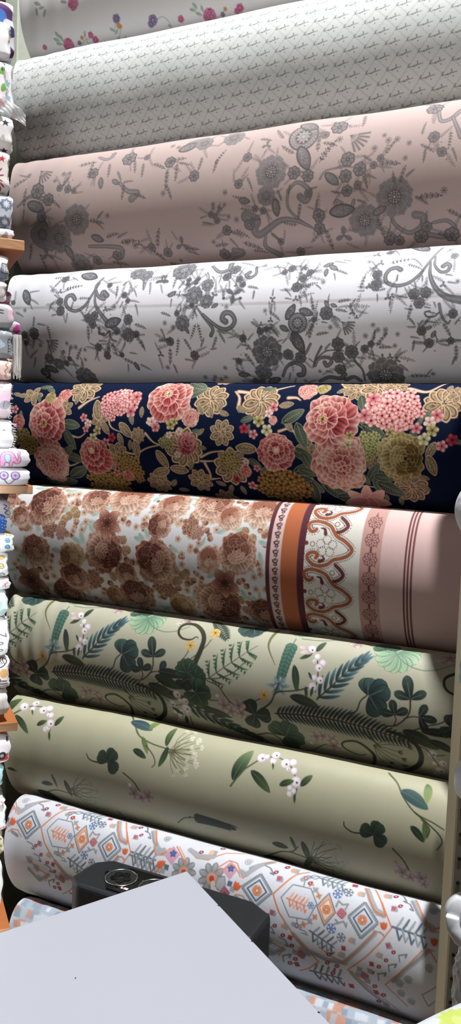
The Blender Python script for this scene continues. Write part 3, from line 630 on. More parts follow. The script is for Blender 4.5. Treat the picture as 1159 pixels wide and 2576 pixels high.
LACE_WHITE = ([('paisley', {'W': 0.5, 'dot': '#c9cace', 'fill': '#6f7074', 'inner': '#6f7074', 'rim': '#45464b'}),
    ('rosette', {'c': '#6f7074', 'edge': '#45464b', 'n': 7}),
    ('sprig', {'c': '#45464b', 'lw': 0.13, 'n': 5}),
    ('star', {'c': '#45464b'}),
    ('clover', {'c0': '#6f7074', 'c1': '#6f7074', 'heart': False, 'rib': '#45464b'}),
    ('sprig', {'berries': True, 'c': '#45464b', 'lw': 0.15, 'n': 7}),
    ('lace', {'c': '#6f7074', 'edge': '#a9aaae', 'inner': '#45464b', 'pale': '#c9cace'}),
    ('fan', {'c': '#45464b'}),
    ('scroll', {'c': '#6f7074', 'edge': '#45464b', 'flip': True}),
    ('mandala', {'c': '#6f7074', 'edge': '#a9aaae', 'inner': '#45464b', 'pale': '#c9cace'}),
    ('scroll', {'c': '#6f7074', 'edge': '#45464b'})],
    ['#45464b', '#6f7074', '#a9aaae'], '''
    p0 549 274 -11594 1020 -11688 924 -11825 960 -11838 1105 -11736 1235 -11524 1289 -11308 1189 -11154 975 -11009 675;
    p1 457 183 -11594 1020 -11688 924 -11825 960 -11838 1105 -11736 1235 -11524 1289 -11308 1189 -11154 975 -11009 675;
    p2 51 51 -11594 1020 -11688 924 -11825 960 -11838 1105 -11736 1235 -11524 1289 -11308 1189 -11154 975 -11009 675;
    p0 607 247 -10732 978 -10840 892 -10879 971 -10791 1055 -10946 1000 -11052 848 -11073 708 -10955 523;
    p1 514 154 -10732 978 -10840 892 -10879 971 -10791 1055 -10946 1000 -11052 848 -11073 708 -10955 523;
    p2 51 51 -10732 978 -10840 892 -10879 971 -10791 1055 -10946 1000 -11052 848 -11073 708 -10955 523;
    p0 242 669 -11063 881 -11014 1170 -10851 1388 -10633 1603 -10425 1757; p1 155 582 -11063 881 -11014 1170 -10851 1388 -10633 1603 -10425 1757;
    p2 48 48 -11063 881 -11014 1170 -10851 1388 -10633 1603 -10425 1757; p0 295 181 -10643 1781 -10605 1931 -10486 1987;
    p1 209 95 -10643 1781 -10605 1931 -10486 1987; p2 48 48 -10643 1781 -10605 1931 -10486 1987;
    p0 229 182 -10791 1807 -10919 1804 -10899 1685 -10914 1744 -10796 1852 -10641 1751;
    p1 143 96 -10791 1807 -10919 1804 -10899 1685 -10914 1744 -10796 1852 -10641 1751; p0 183 428 -8470 1307 -8300 1511 -8079 1768 -8120 1907;
    p1 105 349 -8470 1307 -8300 1511 -8079 1768 -8120 1907; p2 44 44 -8470 1307 -8300 1511 -8079 1768 -8120 1907;
    p0 334 634 -8300 1483 -8044 1686 -7825 1789 -7651 1752 -7570 1617 -7665 1476 -7806 1471 -7852 1581 -7774 1638;
    p1 257 557 -8300 1483 -8044 1686 -7825 1789 -7651 1752 -7570 1617 -7665 1476 -7806 1471 -7852 1581 -7774 1638;
    p2 43 43 -8300 1483 -8044 1686 -7825 1789 -7651 1752 -7570 1617 -7665 1476 -7806 1471 -7852 1581 -7774 1638;
    p0 314 639 -8286 352 -8056 547 -7853 484 -7860 290; p1 217 542 -8286 352 -8056 547 -7853 484 -7860 290;
    p2 54 54 -8286 352 -8056 547 -7853 484 -7860 290; p0 282 476 -7238 453 -7200 644 -7317 737 -7411 664 -7350 599;
    p1 194 389 -7238 453 -7200 644 -7317 737 -7411 664 -7350 599; p2 49 49 -7238 453 -7200 644 -7317 737 -7411 664 -7350 599;
    p0 280 623 -6644 2831 -6504 2601 -6309 2511 -6146 2604 -6177 2764 -6273 2797;
    p1 199 542 -6644 2831 -6504 2601 -6309 2511 -6146 2604 -6177 2764 -6273 2797;
    p2 45 45 -6644 2831 -6504 2601 -6309 2511 -6146 2604 -6177 2764 -6273 2797;
    p0 484 221 -4195 760 -4281 709 -4407 740 -4476 873 -4419 1013 -4209 1078 -3982 1018 -3798 843 -3637 549 -3492 239;
    p1 410 148 -4195 760 -4281 709 -4407 740 -4476 873 -4419 1013 -4209 1078 -3982 1018 -3798 843 -3637 549 -3492 239;
    p2 41 41 -4195 760 -4281 709 -4407 740 -4476 873 -4419 1013 -4209 1078 -3982 1018 -3798 843 -3637 549 -3492 239;
    p0 470 199 -3408 739 -3339 700 -3283 748 -3321 845 -3444 851 -3562 714 -3579 519;
    p1 398 127 -3408 739 -3339 700 -3283 748 -3321 845 -3444 851 -3562 714 -3579 519;
    p2 40 40 -3408 739 -3339 700 -3283 748 -3321 845 -3444 851 -3562 714 -3579 519; p0 202 742 -3647 646 -3626 909 -3487 1178 -3277 1337 -3031 1397;
    p1 135 674 -3647 646 -3626 909 -3487 1178 -3277 1337 -3031 1397; p2 37 37 -3647 646 -3626 909 -3487 1178 -3277 1337 -3031 1397;
    p0 279 136 -3419 1455 -3360 1677 -3257 1803 -3209 1755; p1 215 72 -3419 1455 -3360 1677 -3257 1803 -3209 1755;
    p2 36 36 -3419 1455 -3360 1677 -3257 1803 -3209 1755; p0 152 152 -3589 1571 -3676 1593 -3636 1668 -3510 1672 -3412 1602;
    p1 87 87 -3589 1571 -3676 1593 -3636 1668 -3510 1672 -3412 1602; p0 245 455 -5888 2580 -5794 2434 -5591 2407 -5530 2495 -5642 2582 -5675 2508;
    p1 169 379 -5888 2580 -5794 2434 -5591 2407 -5530 2495 -5642 2582 -5675 2508;
    p2 42 42 -5888 2580 -5794 2434 -5591 2407 -5530 2495 -5642 2582 -5675 2508; p0 240 323 -5936 2125 -6038 2288 -6135 2372;
    p1 165 248 -5936 2125 -6038 2288 -6135 2372; p2 41 41 -5936 2125 -6038 2288 -6135 2372; p0 159 243 -5936 2611 -5849 2404 -5712 2183;
    p1 84 168 -5936 2611 -5849 2404 -5712 2183; p0 123 123 -5852 2433 -5605 2267 -5267 2273; p1 49 49 -5852 2433 -5605 2267 -5267 2273;
    p0 361 545 -5857 2947 -5629 2839 -5406 2874 -5302 2773; p1 277 462 -5857 2947 -5629 2839 -5406 2874 -5302 2773;
    p2 46 46 -5857 2947 -5629 2839 -5406 2874 -5302 2773; p0 453 361 -5299 2910 -5116 2840 -4995 2947; p1 370 277 -5299 2910 -5116 2840 -4995 2947;
    p2 46 46 -5299 2910 -5116 2840 -4995 2947; p0 252 165 -5064 2471 -4923 2679 -4911 2947; p1 174 87 -5064 2471 -4923 2679 -4911 2947;
    0 -12961 908 216 66; 1 -13340 1027 65 2; 2 -12783 759 134 -17; 2 -12740 1003 148 18; 3 -12988 1221 52 2; 2 -13143 1295 125 17; 2 -12821 1114 94 50;
    3 -12268 768 55 3; 4 -12041 815 75 3; 1 -12006 1060 102 2; 1 -11973 1273 120 2; 2 -12264 1152 123 -72; 2 -12131 1345 110 -15; 2 -12131 913 84 26;
    2 -11783 1418 109 89; 5 -11666 1175 100 -84; 1 -11199 1452 107 2; 1 -11026 1412 106 2; 1 -11079 1597 106 2; 2 -11350 1387 98 -136;
    5 -11193 1767 165 83; 2 -10910 1685 86 18; 2 -11335 999 161 -6; 2 -11214 1193 138 96; 0 -10542 1576 227 -15; 1 -10149 1521 121 2;
    6 -10166 1851 159 1; 1 -9953 1842 84 1; 1 -10463 1785 66 1; 5 -9853 1655 148 10; 5 -9880 1976 186 50; 2 -10281 2057 85 110; 2 -9805 2066 131 63;
    1 -10289 983 78 3; 1 -10180 1118 67 2; 2 -10014 1119 123 2; 2 -10324 1197 86 108; 2 -9927 1302 131 64; 0 -11371 423 266 20; 1 -11997 467 110 4;
    2 -12158 381 185 -10; 2 -11709 708 218 -18; 5 -12147 565 141 111; 2 -11730 465 122 23; 1 -10719 728 73 3; 2 -10721 560 112 -37; 3 -10515 1250 57 2;
    4 -10747 1287 77 2; 2 -10639 1276 96 2; 6 -10100 412 200 5; 6 -9853 499 169 4; 2 -9650 821 147 72; 2 -9838 761 111 66; 2 -10154 760 142 50;
    2 -10319 680 105 -47; 4 -9417 664 153 4; 5 -10482 877 140 77; 2 -10009 933 97 51; 1 -12733 1761 143 1; 3 -12596 2030 51 1; 7 -12278 2020 172 38;
    6 -12422 2357 137 1; 6 -12192 2494 149 1; 1 -11969 2472 84 1; 1 -11845 2363 72 1; 3 -11739 2093 60 1; 3 -11609 2095 60 1; 3 -11967 2200 51 1;
    3 -11364 2155 50 1; 3 -11411 2385 51 1; 3 -11840 2004 50 1; 5 -11577 2253 172 -65; 2 -11995 2691 165 50; 6 -11550 2866 298 0; 8 -12646 2726 227 11;
    0 -12437 2616 187 21; 5 -12717 1482 122 90; 2 -12520 1550 121 2; 2 -12296 1741 171 70; 2 -12866 2235 168 -45; 2 -12849 2437 151 110;
    1 -13017 1786 93 1; 1 -13006 1975 73 1; 2 -11508 2417 103 71; 5 -11790 2186 101 103; 1 -10981 2106 98 1; 2 -11120 2057 98 -161;
    2 -11059 2292 119 115; 1 -10783 2296 99 1; 0 -10718 2172 88 102; 1 -10398 2285 68 1; 5 -10549 2144 135 64; 5 -10218 2430 177 20;
    2 -10303 2595 102 98; 2 -9864 2565 139 21; 0 -10077 2563 110 73; 2 -10846 1956 116 -7; 2 -10102 2243 96 1; 5 -10673 2020 115 99; 6 -8939 412 286 5;
    4 -9342 662 143 4; 5 -9053 732 138 85; 5 -8867 809 115 111; 1 -8724 717 68 3; 1 -8511 713 68 3; 1 -8541 795 57 3; 1 -8733 816 57 3;
    2 -8280 606 101 52; 2 -8142 702 87 45; 6 -8541 1072 208 3; 6 -8234 1216 150 2; 6 -8252 858 148 3; 4 -8071 1093 89 83; 2 -9062 1018 167 -7;
    0 -9079 1017 111 -27; 2 -8773 1062 73 -177; 2 -9073 1197 91 85; 2 -8894 1026 83 93; 0 -8035 1309 87 154; 1 -8569 1289 62 2; 2 -8681 1328 89 -161;
    6 -8791 1636 177 2; 1 -8925 1433 72 2; 5 -9210 1424 127 10; 2 -8846 1336 81 -104; 1 -9120 2015 100 1; 0 -8682 1795 80 59; 5 -9284 1968 146 -16;
    2 -9272 1838 127 59; 2 -8932 2121 182 96; 5 -9155 2327 187 93; 5 -9106 2614 117 73; 1 -8565 2320 110 1; 5 -8691 2067 144 51; 2 -8716 2409 121 1;
    2 -8529 1447 141 -80; 2 -8519 1813 159 105; 2 -8372 1817 175 70; 5 -8327 2045 106 108; 4 -9405 2293 85 1; 3 -7764 1339 52 2; 4 -7630 1084 201 -177;
    1 -7841 1161 35 2; 1 -7465 1177 34 2; 3 -9227 1624 54 2; 3 -9028 1715 54 2; 3 -9300 2596 59 0; 3 -7901 2606 56 0; 3 -8438 2838 61 0;
    3 -8196 2827 60 0; 3 -8250 2910 52 0; 3 -8070 2895 62 0; 3 -7945 2839 60 0; 5 -8037 2050 140 107; 5 -7867 1941 121 50; 2 -7703 1861 103 10;
    5 -7891 1829 103 10; 2 -8087 2193 80 163; 3 -6898 1448 50 2; 3 -7047 427 65 5; 1 -7843 687 105 4; 1 -7707 496 136 5; 1 -7545 755 83 3;
    1 -7442 887 71 3; 5 -7217 943 123 3; 5 -7165 1105 94 84; 2 -7975 729 104 86; 2 -7744 855 100 70; 2 -7175 458 95 -26; 4 -7596 893 54 3;
    2 -7474 308 188 15; 1 -6565 653 74 4; 1 -6420 577 95 4; 1 -6136 823 86 3; 1 -6013 707 80 4; 1 -6254 1007 109 3; 2 -6243 416 148 -84;
    2 -6420 1084 117 38; 2 -6054 989 133 -18; 4 -6245 1243 73 2; 2 -6407 1222 82 2; 2 -6142 1261 114 65; 2 -6033 1184 114 56; 4 -6770 493 61 5;
    2 -6642 523 99 16; 4 -6167 596 84 4; 4 -6747 1222 75 -178; 2 -6759 1096 76 -96; 2 -6750 1399 99 87; 5 -6686 1536 139 29; 4 -6775 1641 66 2;
    5 -7108 1712 125 29; 1 -7007 1856 83 1; 1 -6869 1814 66 1; 4 -6987 1716 58 2; 1 -7399 1985 85 1; 2 -7242 1955 101 -54; 2 -7350 2120 103 1;
    4 -7294 2178 69 1; 5 -6690 1859 124 39; 2 -7030 1987 76 72; 5 -7297 2411 168 49; 2 -7579 2407 125 1; 1 -7551 2462 81 1; 6 -6891 2270 342 1;
    6 -7050 2726 196 0; 0 -7502 2776 135 0; 5 -7575 2690 94 -157; 0 -6857 2942 171 -22; 2 -7455 2942 165 0; 1 -7280 2942 82 0; 1 -7144 2961 82 0;
    0 -6348 1494 178 -58; 0 -6014 1506 160 20; 0 -6480 1810 114 29; 9 -6194 1711 201 2; 0 -6201 2087 245 62; 10 -6283 2003 139 1; 1 -6432 2334 118 1;
    1 -6174 2395 127 1; 2 -6612 2051 91 -26; 2 -6478 2054 83 125; 2 -6752 2631 90 -53; 5 -5929 1878 160 -77; 2 -6398 2942 89 -75; 2 -6477 2831 113 103;
    0 -5659 541 113 -23; 0 -5543 620 117 34; 0 -5677 724 96 88; 2 -5438 465 137 5; 5 -5358 714 129 14; 2 -5480 813 84 64; 2 -5305 437 90 5;
    1 -6009 702 80 4; 2 -5874 663 107 -21; 3 -5700 931 50 3; 2 -5968 945 134 -18; 2 -5789 1011 82 30; 3 -4848 517 55 5; 3 -5510 1811 47 2;
    3 -4812 1994 54 1; 3 -4568 1887 53 1; 3 -4417 1891 53 1; 3 -4423 1960 45 1; 3 -4186 1978 45 1; 3 -4245 2196 46 1; 3 -4661 1793 45 2;
    3 -3114 1056 44 3; 3 -3556 2780 50 0; 1 -5596 1540 141 2; 0 -5589 1371 87 57; 0 -5447 1402 78 20; 7 -5177 1799 139 39; 1 -5848 1655 63 2;
    4 -6156 556 76 4; 5 -5259 1305 125 -17; 5 -5305 1485 124 2; 2 -5567 1266 79 -94; 5 -5090 1390 108 -71; 4 -5116 1415 54 2; 4 -5070 1545 69 2;
    4 -4986 1638 46 2; 5 -5900 1359 144 -114; 5 -5778 1573 79 89; 5 -5696 1916 127 -17; 2 -5385 1625 78 20; 5 -5922 1831 144 113; 2 -5636 1708 63 2;
    1 -5369 2135 135 1; 1 -5103 2302 144 1; 1 -5377 2396 131 1; 1 -5374 2661 120 0; 1 -4838 2247 87 1; 1 -4710 2153 70 1; 2 -4982 2143 63 -57;
    5 -5598 2185 97 -56; 5 -4519 2073 153 -58; 5 -4444 2206 131 -9; 5 -4623 1968 92 91; 2 -4670 2364 95 74; 2 -4920 2416 97 1; 5 -5273 2586 101 68;
    2 -5605 2707 79 12; 3 -5807 2705 44 0; 2 -5943 2461 85 33; 4 -4499 2421 79 1; 4 -4350 2409 71 1; 4 -4223 2480 79 1; 4 -4333 2521 64 1;
    5 -4103 2625 114 35; 5 -3833 2810 186 -9; 2 -3629 2733 82 -60; 6 -4474 2808 382 0; 3 -6168 2947 49 0; 2 -6034 2947 117 -32; 1 -4638 826 105 3;
    1 -4641 1042 117 3; 4 -4608 572 80 5; 2 -4728 580 106 44; 2 -4696 680 76 4; 5 -4922 973 143 -87; 4 -4778 1062 70 3; 2 -4917 1149 70 173;
    2 -4543 1153 115 162; 2 -4585 1281 76 76; 5 -4251 927 70 -97; 2 -4226 1168 60 85; 4 -4387 1290 75 2; 4 -4310 1268 60 2; 5 -4341 1394 60 87;
    0 -3924 143 274 44; 1 -3230 515 78 5; 2 -3346 342 100 -51; 2 -4536 135 175 18; 1 -4489 266 82 9; 2 -4232 533 214 -17; 2 -4344 257 143 49;
    4 -4732 316 93 7; 2 -3947 687 148 15; 2 -3885 596 136 36; 2 -3791 899 123 103; 2 -3759 955 69 75; 1 -3898 1248 111 3; 1 -3683 1232 110 3;
    1 -3790 1420 110 2; 2 -4044 1190 75 -132; 2 -4087 1303 82 -178; 5 -3945 1559 140 93; 2 -3874 1081 83 66; 2 -3583 1224 66 12; 2 -3642 1496 65 2;
    5 -3914 1734 88 40; 2 -3972 1533 81 -178; 1 -3163 1635 92 2; 1 -3734 1926 95 1; 0 -3607 1879 66 -18; 1 -3596 2156 96 1; 0 -3511 1994 80 -59;
    1 -3194 2121 73 1; 2 -3913 1859 88 172; 2 -3863 2036 89 1; 5 -3760 1788 80 -60; 5 -3879 2190 105 92; 2 -3583 1756 109 -3; 2 -3456 2045 73 61;
    2 -3663 2272 68 121; 5 -3256 1901 144 50; 5 -3086 2333 148 82; 2 -3307 2200 103 -179; 2 -3086 1759 85 -60; 4 -3368 1107 73 3; 2 -3224 1063 81 3;
    2 -3288 915 68 3; 2 -3494 1452 58 58; 2 -3057 2104 87 1; 5 -3141 2492 91 102; 2 -3537 1598 65 2''')
PEONY = ([('lotus', {'acc': '#a9bcae', 'fill': '#a58562', 'n': 5, 'rim': '#c9a988'}),
    ('lotus', {'acc': '#a9bcae', 'fill': '#a58562', 'n': 9, 'rim': '#c9a988'}),
    ('lotus', {'acc': '#a9bcae', 'fill': '#a58562', 'n': 7, 'rim': '#c9a988'}),
    ('lotus', {'acc': '#a9bcae', 'fill': '#a58562', 'n': 6, 'rim': '#c9a988'}),
    ('lotus', {'acc': '#a9bcae', 'fill': '#a58562', 'n': 8, 'rim': '#c9a988'}),
    ('lotus', {'acc': '#a9bcae', 'fill': '#a58562', 'n': 10, 'rim': '#c9a988'}),
    ('lotus', {'acc': '#a9bcae', 'fill': '#a58562', 'n': 12, 'rim': '#c9a988'}),
    ('paisley', {'W': 0.48, 'dot': '#b9c9b4', 'fill': '#a78b66', 'rim': '#c9a987'}),
    ('leaf', {'W': 0.42, 'c0': '#2c302a', 'c1': '#5c6553', 'edge': '#9aa68a', 'ew': 0.02, 'n': 7, 'rib': '#8f9a80'}),
    ('cluster', {'c0': '#c4646a', 'c1': '#f0c8bd', 'eye': '#4a1f26', 'n': 26, 'r0': 0.31, 'seed': 745}),
    ('cluster', {'c0': '#c9686c', 'c1': '#f2cfc3', 'eye': '#4a1f26', 'n': 22, 'r0': 0.31, 'seed': 840}),
    ('cluster', {'c0': '#c4646a', 'c1': '#f0c8bd', 'eye': '#4a1f26', 'n': 14, 'r0': 0.31, 'seed': 720}),
    ('cluster', {'c0': '#cf6a68', 'c1': '#f5d6cc', 'eye': '#4a1f26', 'n': 24, 'r0': 0.31, 'seed': 590}),
    ('cluster', {'c0': '#cf6a68', 'c1': '#f5d6cc', 'eye': '#4a1f26', 'n': 24, 'r0': 0.31, 'seed': 720}),
    ('cluster', {'c0': '#cb6664', 'c1': '#f3cfc6', 'eye': '#4a1f26', 'n': 20, 'r0': 0.31, 'seed': 680}),
    ('cluster', {'c0': '#cb6664', 'c1': '#f3cfc6', 'eye': '#4a1f26', 'n': 14, 'r0': 0.31, 'seed': 780}),
    ('cluster', {'c0': '#7c6a3c', 'c1': '#b7a56a', 'eye': '#2b2413', 'n': 30, 'r0': 0.25, 'seed': 110}),
    ('cluster', {'c0': '#7c5f35', 'c1': '#b99a62', 'eye': '#2b1d10', 'n': 30, 'r0': 0.25, 'seed': 660}),
    ('cluster', {'c0': '#7c5f35', 'c1': '#b99a62', 'eye': '#2b1d10', 'n': 26, 'r0': 0.31, 'seed': 770}),
    ('cluster', {'c0': '#7c6238', 'c1': '#bda068', 'eye': '#2b1d10', 'n': 30, 'r0': 0.25, 'seed': 850}),
    ('cluster', {'c0': '#7c5f35', 'c1': '#b99a62', 'eye': '#2b1d10', 'n': 20, 'r0': 0.31, 'seed': 900}),
    ('cluster', {'c0': '#6d4e27', 'c1': '#b9955c', 'eye': '#20150b', 'n': 26, 'r0': 0.31, 'seed': 950}),
    ('cluster', {'c0': '#6d4e27', 'c1': '#b9955c', 'eye': '#20150b', 'n': 24, 'r0': 0.31, 'seed': 1040}),
    ('cluster', {'c0': '#6d4e27', 'c1': '#b9955c', 'eye': '#20150b', 'n': 18, 'r0': 0.31, 'seed': 870}),
    ('cluster', {'c0': '#7c6a3c', 'c1': '#c4b078', 'eye': '#2b2413', 'n': 24, 'r0': 0.31, 'seed': 570}),
    ('cluster', {'c0': '#77744a', 'c1': '#c9c08a', 'eye': '#2b2413', 'n': 20, 'r0': 0.31, 'seed': 110}),
    ('cluster', {'c0': '#8c8a4e', 'c1': '#d6d3a0', 'eye': '#4b4a22', 'n': 30, 'r0': 0.25, 'seed': 490}),
    ('cluster', {'c0': '#8c8a4e', 'c1': '#d6d3a0', 'eye': '#4b4a22', 'n': 22, 'r0': 0.31, 'seed': 470}),
    ('cluster', {'c0': '#7d6c38', 'c1': '#c9b878', 'eye': '#3b3013', 'n': 12, 'r0': 0.31, 'seed': 350}),
    ('peony', {'off': [0.05, 0.12], 'outer': 10, 'pal': 'PALE', 'rings': 6, 'seed': 5}),
    ('peony', {'heart': ['#c9a070', '#1d1a16'], 'off': [-0.25, 0.0], 'outer': 10, 'pal': 'PINK', 'rings': 4, 'seed': 2, 'veins': 0.3}),
    ('rose', {'off': [0.2, 0.05], 'openang': 185, 'pal': 'GOLD', 'seed': 4}),
    ('peony', {'heart': ['#b98a50', '#1d1a16'], 'off': [-0.1, 0.05], 'outer': 9, 'pal': 'PINK', 'rings': 4, 'seed': 6}),
    ('peony', {'heart': ['#e9d0b4', '#d9b898'], 'off': [-0.25, -0.1], 'outer': 9, 'pal': 'PINK', 'rings': 4, 'seed': 8}),
    ('peony', {'heart': ['#d9c09a', '#1d1a16'], 'off': [-0.1, -0.2], 'outer': 10, 'pal': 'PINK', 'rings': 4, 'seed': 9, 'veins': 0.3}),
    ('peony', {'heart': ['#ecd4ba', '#e0c0a0'], 'off': [0.0, -0.05], 'outer': 10, 'pal': 'PINK', 'rings': 4, 'seed': 11, 'veins': 0.3}),
    ('peony', {'pal': 'PALE', 'rings': 4, 'seed': 3}),
    ('peony', {'off': [0.2, -0.2], 'pal': 'RED', 'rings': 4, 'seed': 12}),
    ('peony', {'pal': 'PALE', 'rings': 3}),
    ('peony', {'pal': 'PALE', 'rings': 5, 'seed': 7}),
    ('peony', {'pal': 'GOLD', 'rings': 4}),
    ('peony', {'pal': 'PINK', 'rings': 4}),
    ('peony', {'pal': 'PALE', 'rings': 4}),
    ('peony', {'pal': 'PINK', 'rings': 3}),
    ('leaf', {'W': 0.5, 'c0': '#b8656a', 'c1': '#eec4b0', 'edge': '#e8c8b4', 'n': 4, 'rib': '#c98a80'}),
    ('five', {'c0': '#b54c58', 'c1': '#ecc0b4', 'edge': None, 'eye': '#5a2028', 'seed': 845}),
    ('five', {'c0': '#d9a89c', 'c1': '#f3e3d6', 'edge': None, 'eye': '#8a4a44', 'seed': 919}),
    ('five', {'c0': '#b54c58', 'c1': '#ecc0b4', 'edge': None, 'eye': '#5a2028', 'seed': 942}),
    ('five', {'c0': '#8a7440', 'c1': '#d9cf9a', 'edge': None, 'eye': '#3b2e13', 'seed': 1037}),
    ('five', {'c0': '#a89a66', 'c1': '#efe8c8', 'edge': None, 'eye': '#4b3e1c', 'seed': 1058}),
    ('five', {'c0': '#8c1f30', 'c1': '#c05260', 'edge': None, 'eye': '#2d0a10', 'seed': 1192}),
    ('five', {'c0': '#b54c58', 'c1': '#ecc0b4', 'edge': None, 'eye': '#5a2028', 'seed': 1185}),
    ('five', {'c0': '#d9a89c', 'c1': '#f3e3d6', 'edge': None, 'eye': '#8a4a44', 'seed': 1353}),
    ('five', {'c0': '#b54c58', 'c1': '#ecc0b4', 'edge': None, 'eye': '#5a2028', 'seed': 1436}),
    ('five', {'c0': '#b54c58', 'c1': '#ecc0b4', 'edge': None, 'eye': '#5a2028', 'seed': 1080}),
    ('five', {'c0': '#b54c58', 'c1': '#ecc0b4', 'edge': None, 'eye': '#5a2028', 'seed': 1140}),
    ('five', {'c0': '#b54c58', 'c1': '#ecc0b4', 'edge': None, 'eye': '#5a2028', 'seed': 1485}),
    ('five', {'c0': '#d9a89c', 'c1': '#f3e3d6', 'edge': None, 'eye': '#8a4a44', 'seed': 950}),
    ('five', {'c0': '#b54c58', 'c1': '#ecc0b4', 'edge': None, 'eye': '#5a2028', 'seed': 290}),
    ('five', {'c0': '#b54c58', 'c1': '#ecc0b4', 'edge': None, 'eye': '#5a2028', 'seed': 995}),
    ('five', {'c0': '#b54c58', 'c1': '#ecc0b4', 'edge': None, 'eye': '#5a2028', 'seed': 1135}),
    ('five', {'c0': '#d9a89c', 'c1': '#f3e3d6', 'edge': None, 'eye': '#8a4a44', 'seed': 1143}),
    ('five', {'c0': '#8a7440', 'c1': '#d9cf9a', 'edge': None, 'eye': '#3b2e13', 'seed': 1128}),
    ('five', {'c0': '#a89a66', 'c1': '#efe8c8', 'edge': None, 'eye': '#4b3e1c', 'seed': 1250}),
    ('five', {'c0': '#8c1f30', 'c1': '#c05260', 'edge': None, 'eye': '#2d0a10', 'seed': 1075}),
    ('five', {'c0': '#b54c58', 'c1': '#ecc0b4', 'edge': None, 'eye': '#5a2028', 'seed': 1184}),
    ('five', {'c0': '#8a7440', 'c1': '#d9cf9a', 'edge': None, 'eye': '#3b2e13', 'seed': 513}),
    ('five', {'c0': '#d9a89c', 'c1': '#f3e3d6', 'edge': None, 'eye': '#8a4a44', 'seed': 628}),
    ('five', {'c0': '#d9a89c', 'c1': '#f3e3d6', 'edge': None, 'eye': '#8a4a44', 'seed': 577}),
    ('five', {'c0': '#d9a89c', 'c1': '#f3e3d6', 'edge': None, 'eye': '#8a4a44', 'seed': 780}),
    ('five', {'c0': '#8a7440', 'c1': '#d9cf9a', 'edge': None, 'eye': '#3b2e13', 'seed': 520}),
    ('five', {'c0': '#8c1f30', 'c1': '#c05260', 'edge': None, 'eye': '#2d0a10', 'seed': 1395}),
    ('five', {'c0': '#b54c58', 'c1': '#ecc0b4', 'edge': None, 'eye': '#5a2028', 'seed': 1555}),
    ('five', {'c0': '#d9a89c', 'c1': '#f3e3d6', 'edge': None, 'eye': '#8a4a44', 'seed': 1330}),
    ('five', {'c0': '#b54c58', 'c1': '#ecc0b4', 'edge': None, 'eye': '#5a2028', 'seed': 1460}),
    ('five', {'c0': '#d9a89c', 'c1': '#f3e3d6', 'edge': None, 'eye': '#8a4a44', 'seed': 355}),
    ('five', {'c0': '#b54c58', 'c1': '#ecc0b4', 'edge': None, 'eye': '#5a2028', 'seed': 420}),
    ('five', {'c0': '#b54c58', 'c1': '#ecc0b4', 'edge': None, 'eye': '#5a2028', 'seed': 1290}),
    ('five', {'c0': '#d9a89c', 'c1': '#f3e3d6', 'edge': None, 'eye': '#8a4a44', 'seed': 1285}),
    ('five', {'c0': '#b54c58', 'c1': '#ecc0b4', 'edge': None, 'eye': '#5a2028', 'seed': 1235}),
    ('five', {'c0': '#8a7440', 'c1': '#d9cf9a', 'edge': None, 'eye': '#3b2e13', 'seed': 1365}),
    ('five', {'c0': '#a89a66', 'c1': '#efe8c8', 'edge': None, 'eye': '#4b3e1c', 'seed': 1370}),
    ('five', {'c0': '#8c1f30', 'c1': '#c05260', 'edge': None, 'eye': '#2d0a10', 'seed': 1580}),
    ('five', {'c0': '#b54c58', 'c1': '#ecc0b4', 'edge': None, 'eye': '#5a2028', 'seed': 1550}),
    ('five', {'c0': '#8a7440', 'c1': '#d9cf9a', 'edge': None, 'eye': '#3b2e13', 'seed': 795}),
    ('five', {'c0': '#a89a66', 'c1': '#efe8c8', 'edge': None, 'eye': '#4b3e1c', 'seed': 850}),
    ('five', {'c0': '#b54c58', 'c1': '#ecc0b4', 'edge': None, 'eye': '#5a2028', 'seed': 760}),
    ('five', {'c0': '#b54c58', 'c1': '#ecc0b4', 'edge': None, 'eye': '#5a2028', 'seed': 700}),
    ('five', {'c0': '#8a7440', 'c1': '#d9cf9a', 'edge': None, 'eye': '#3b2e13', 'seed': 1070})],
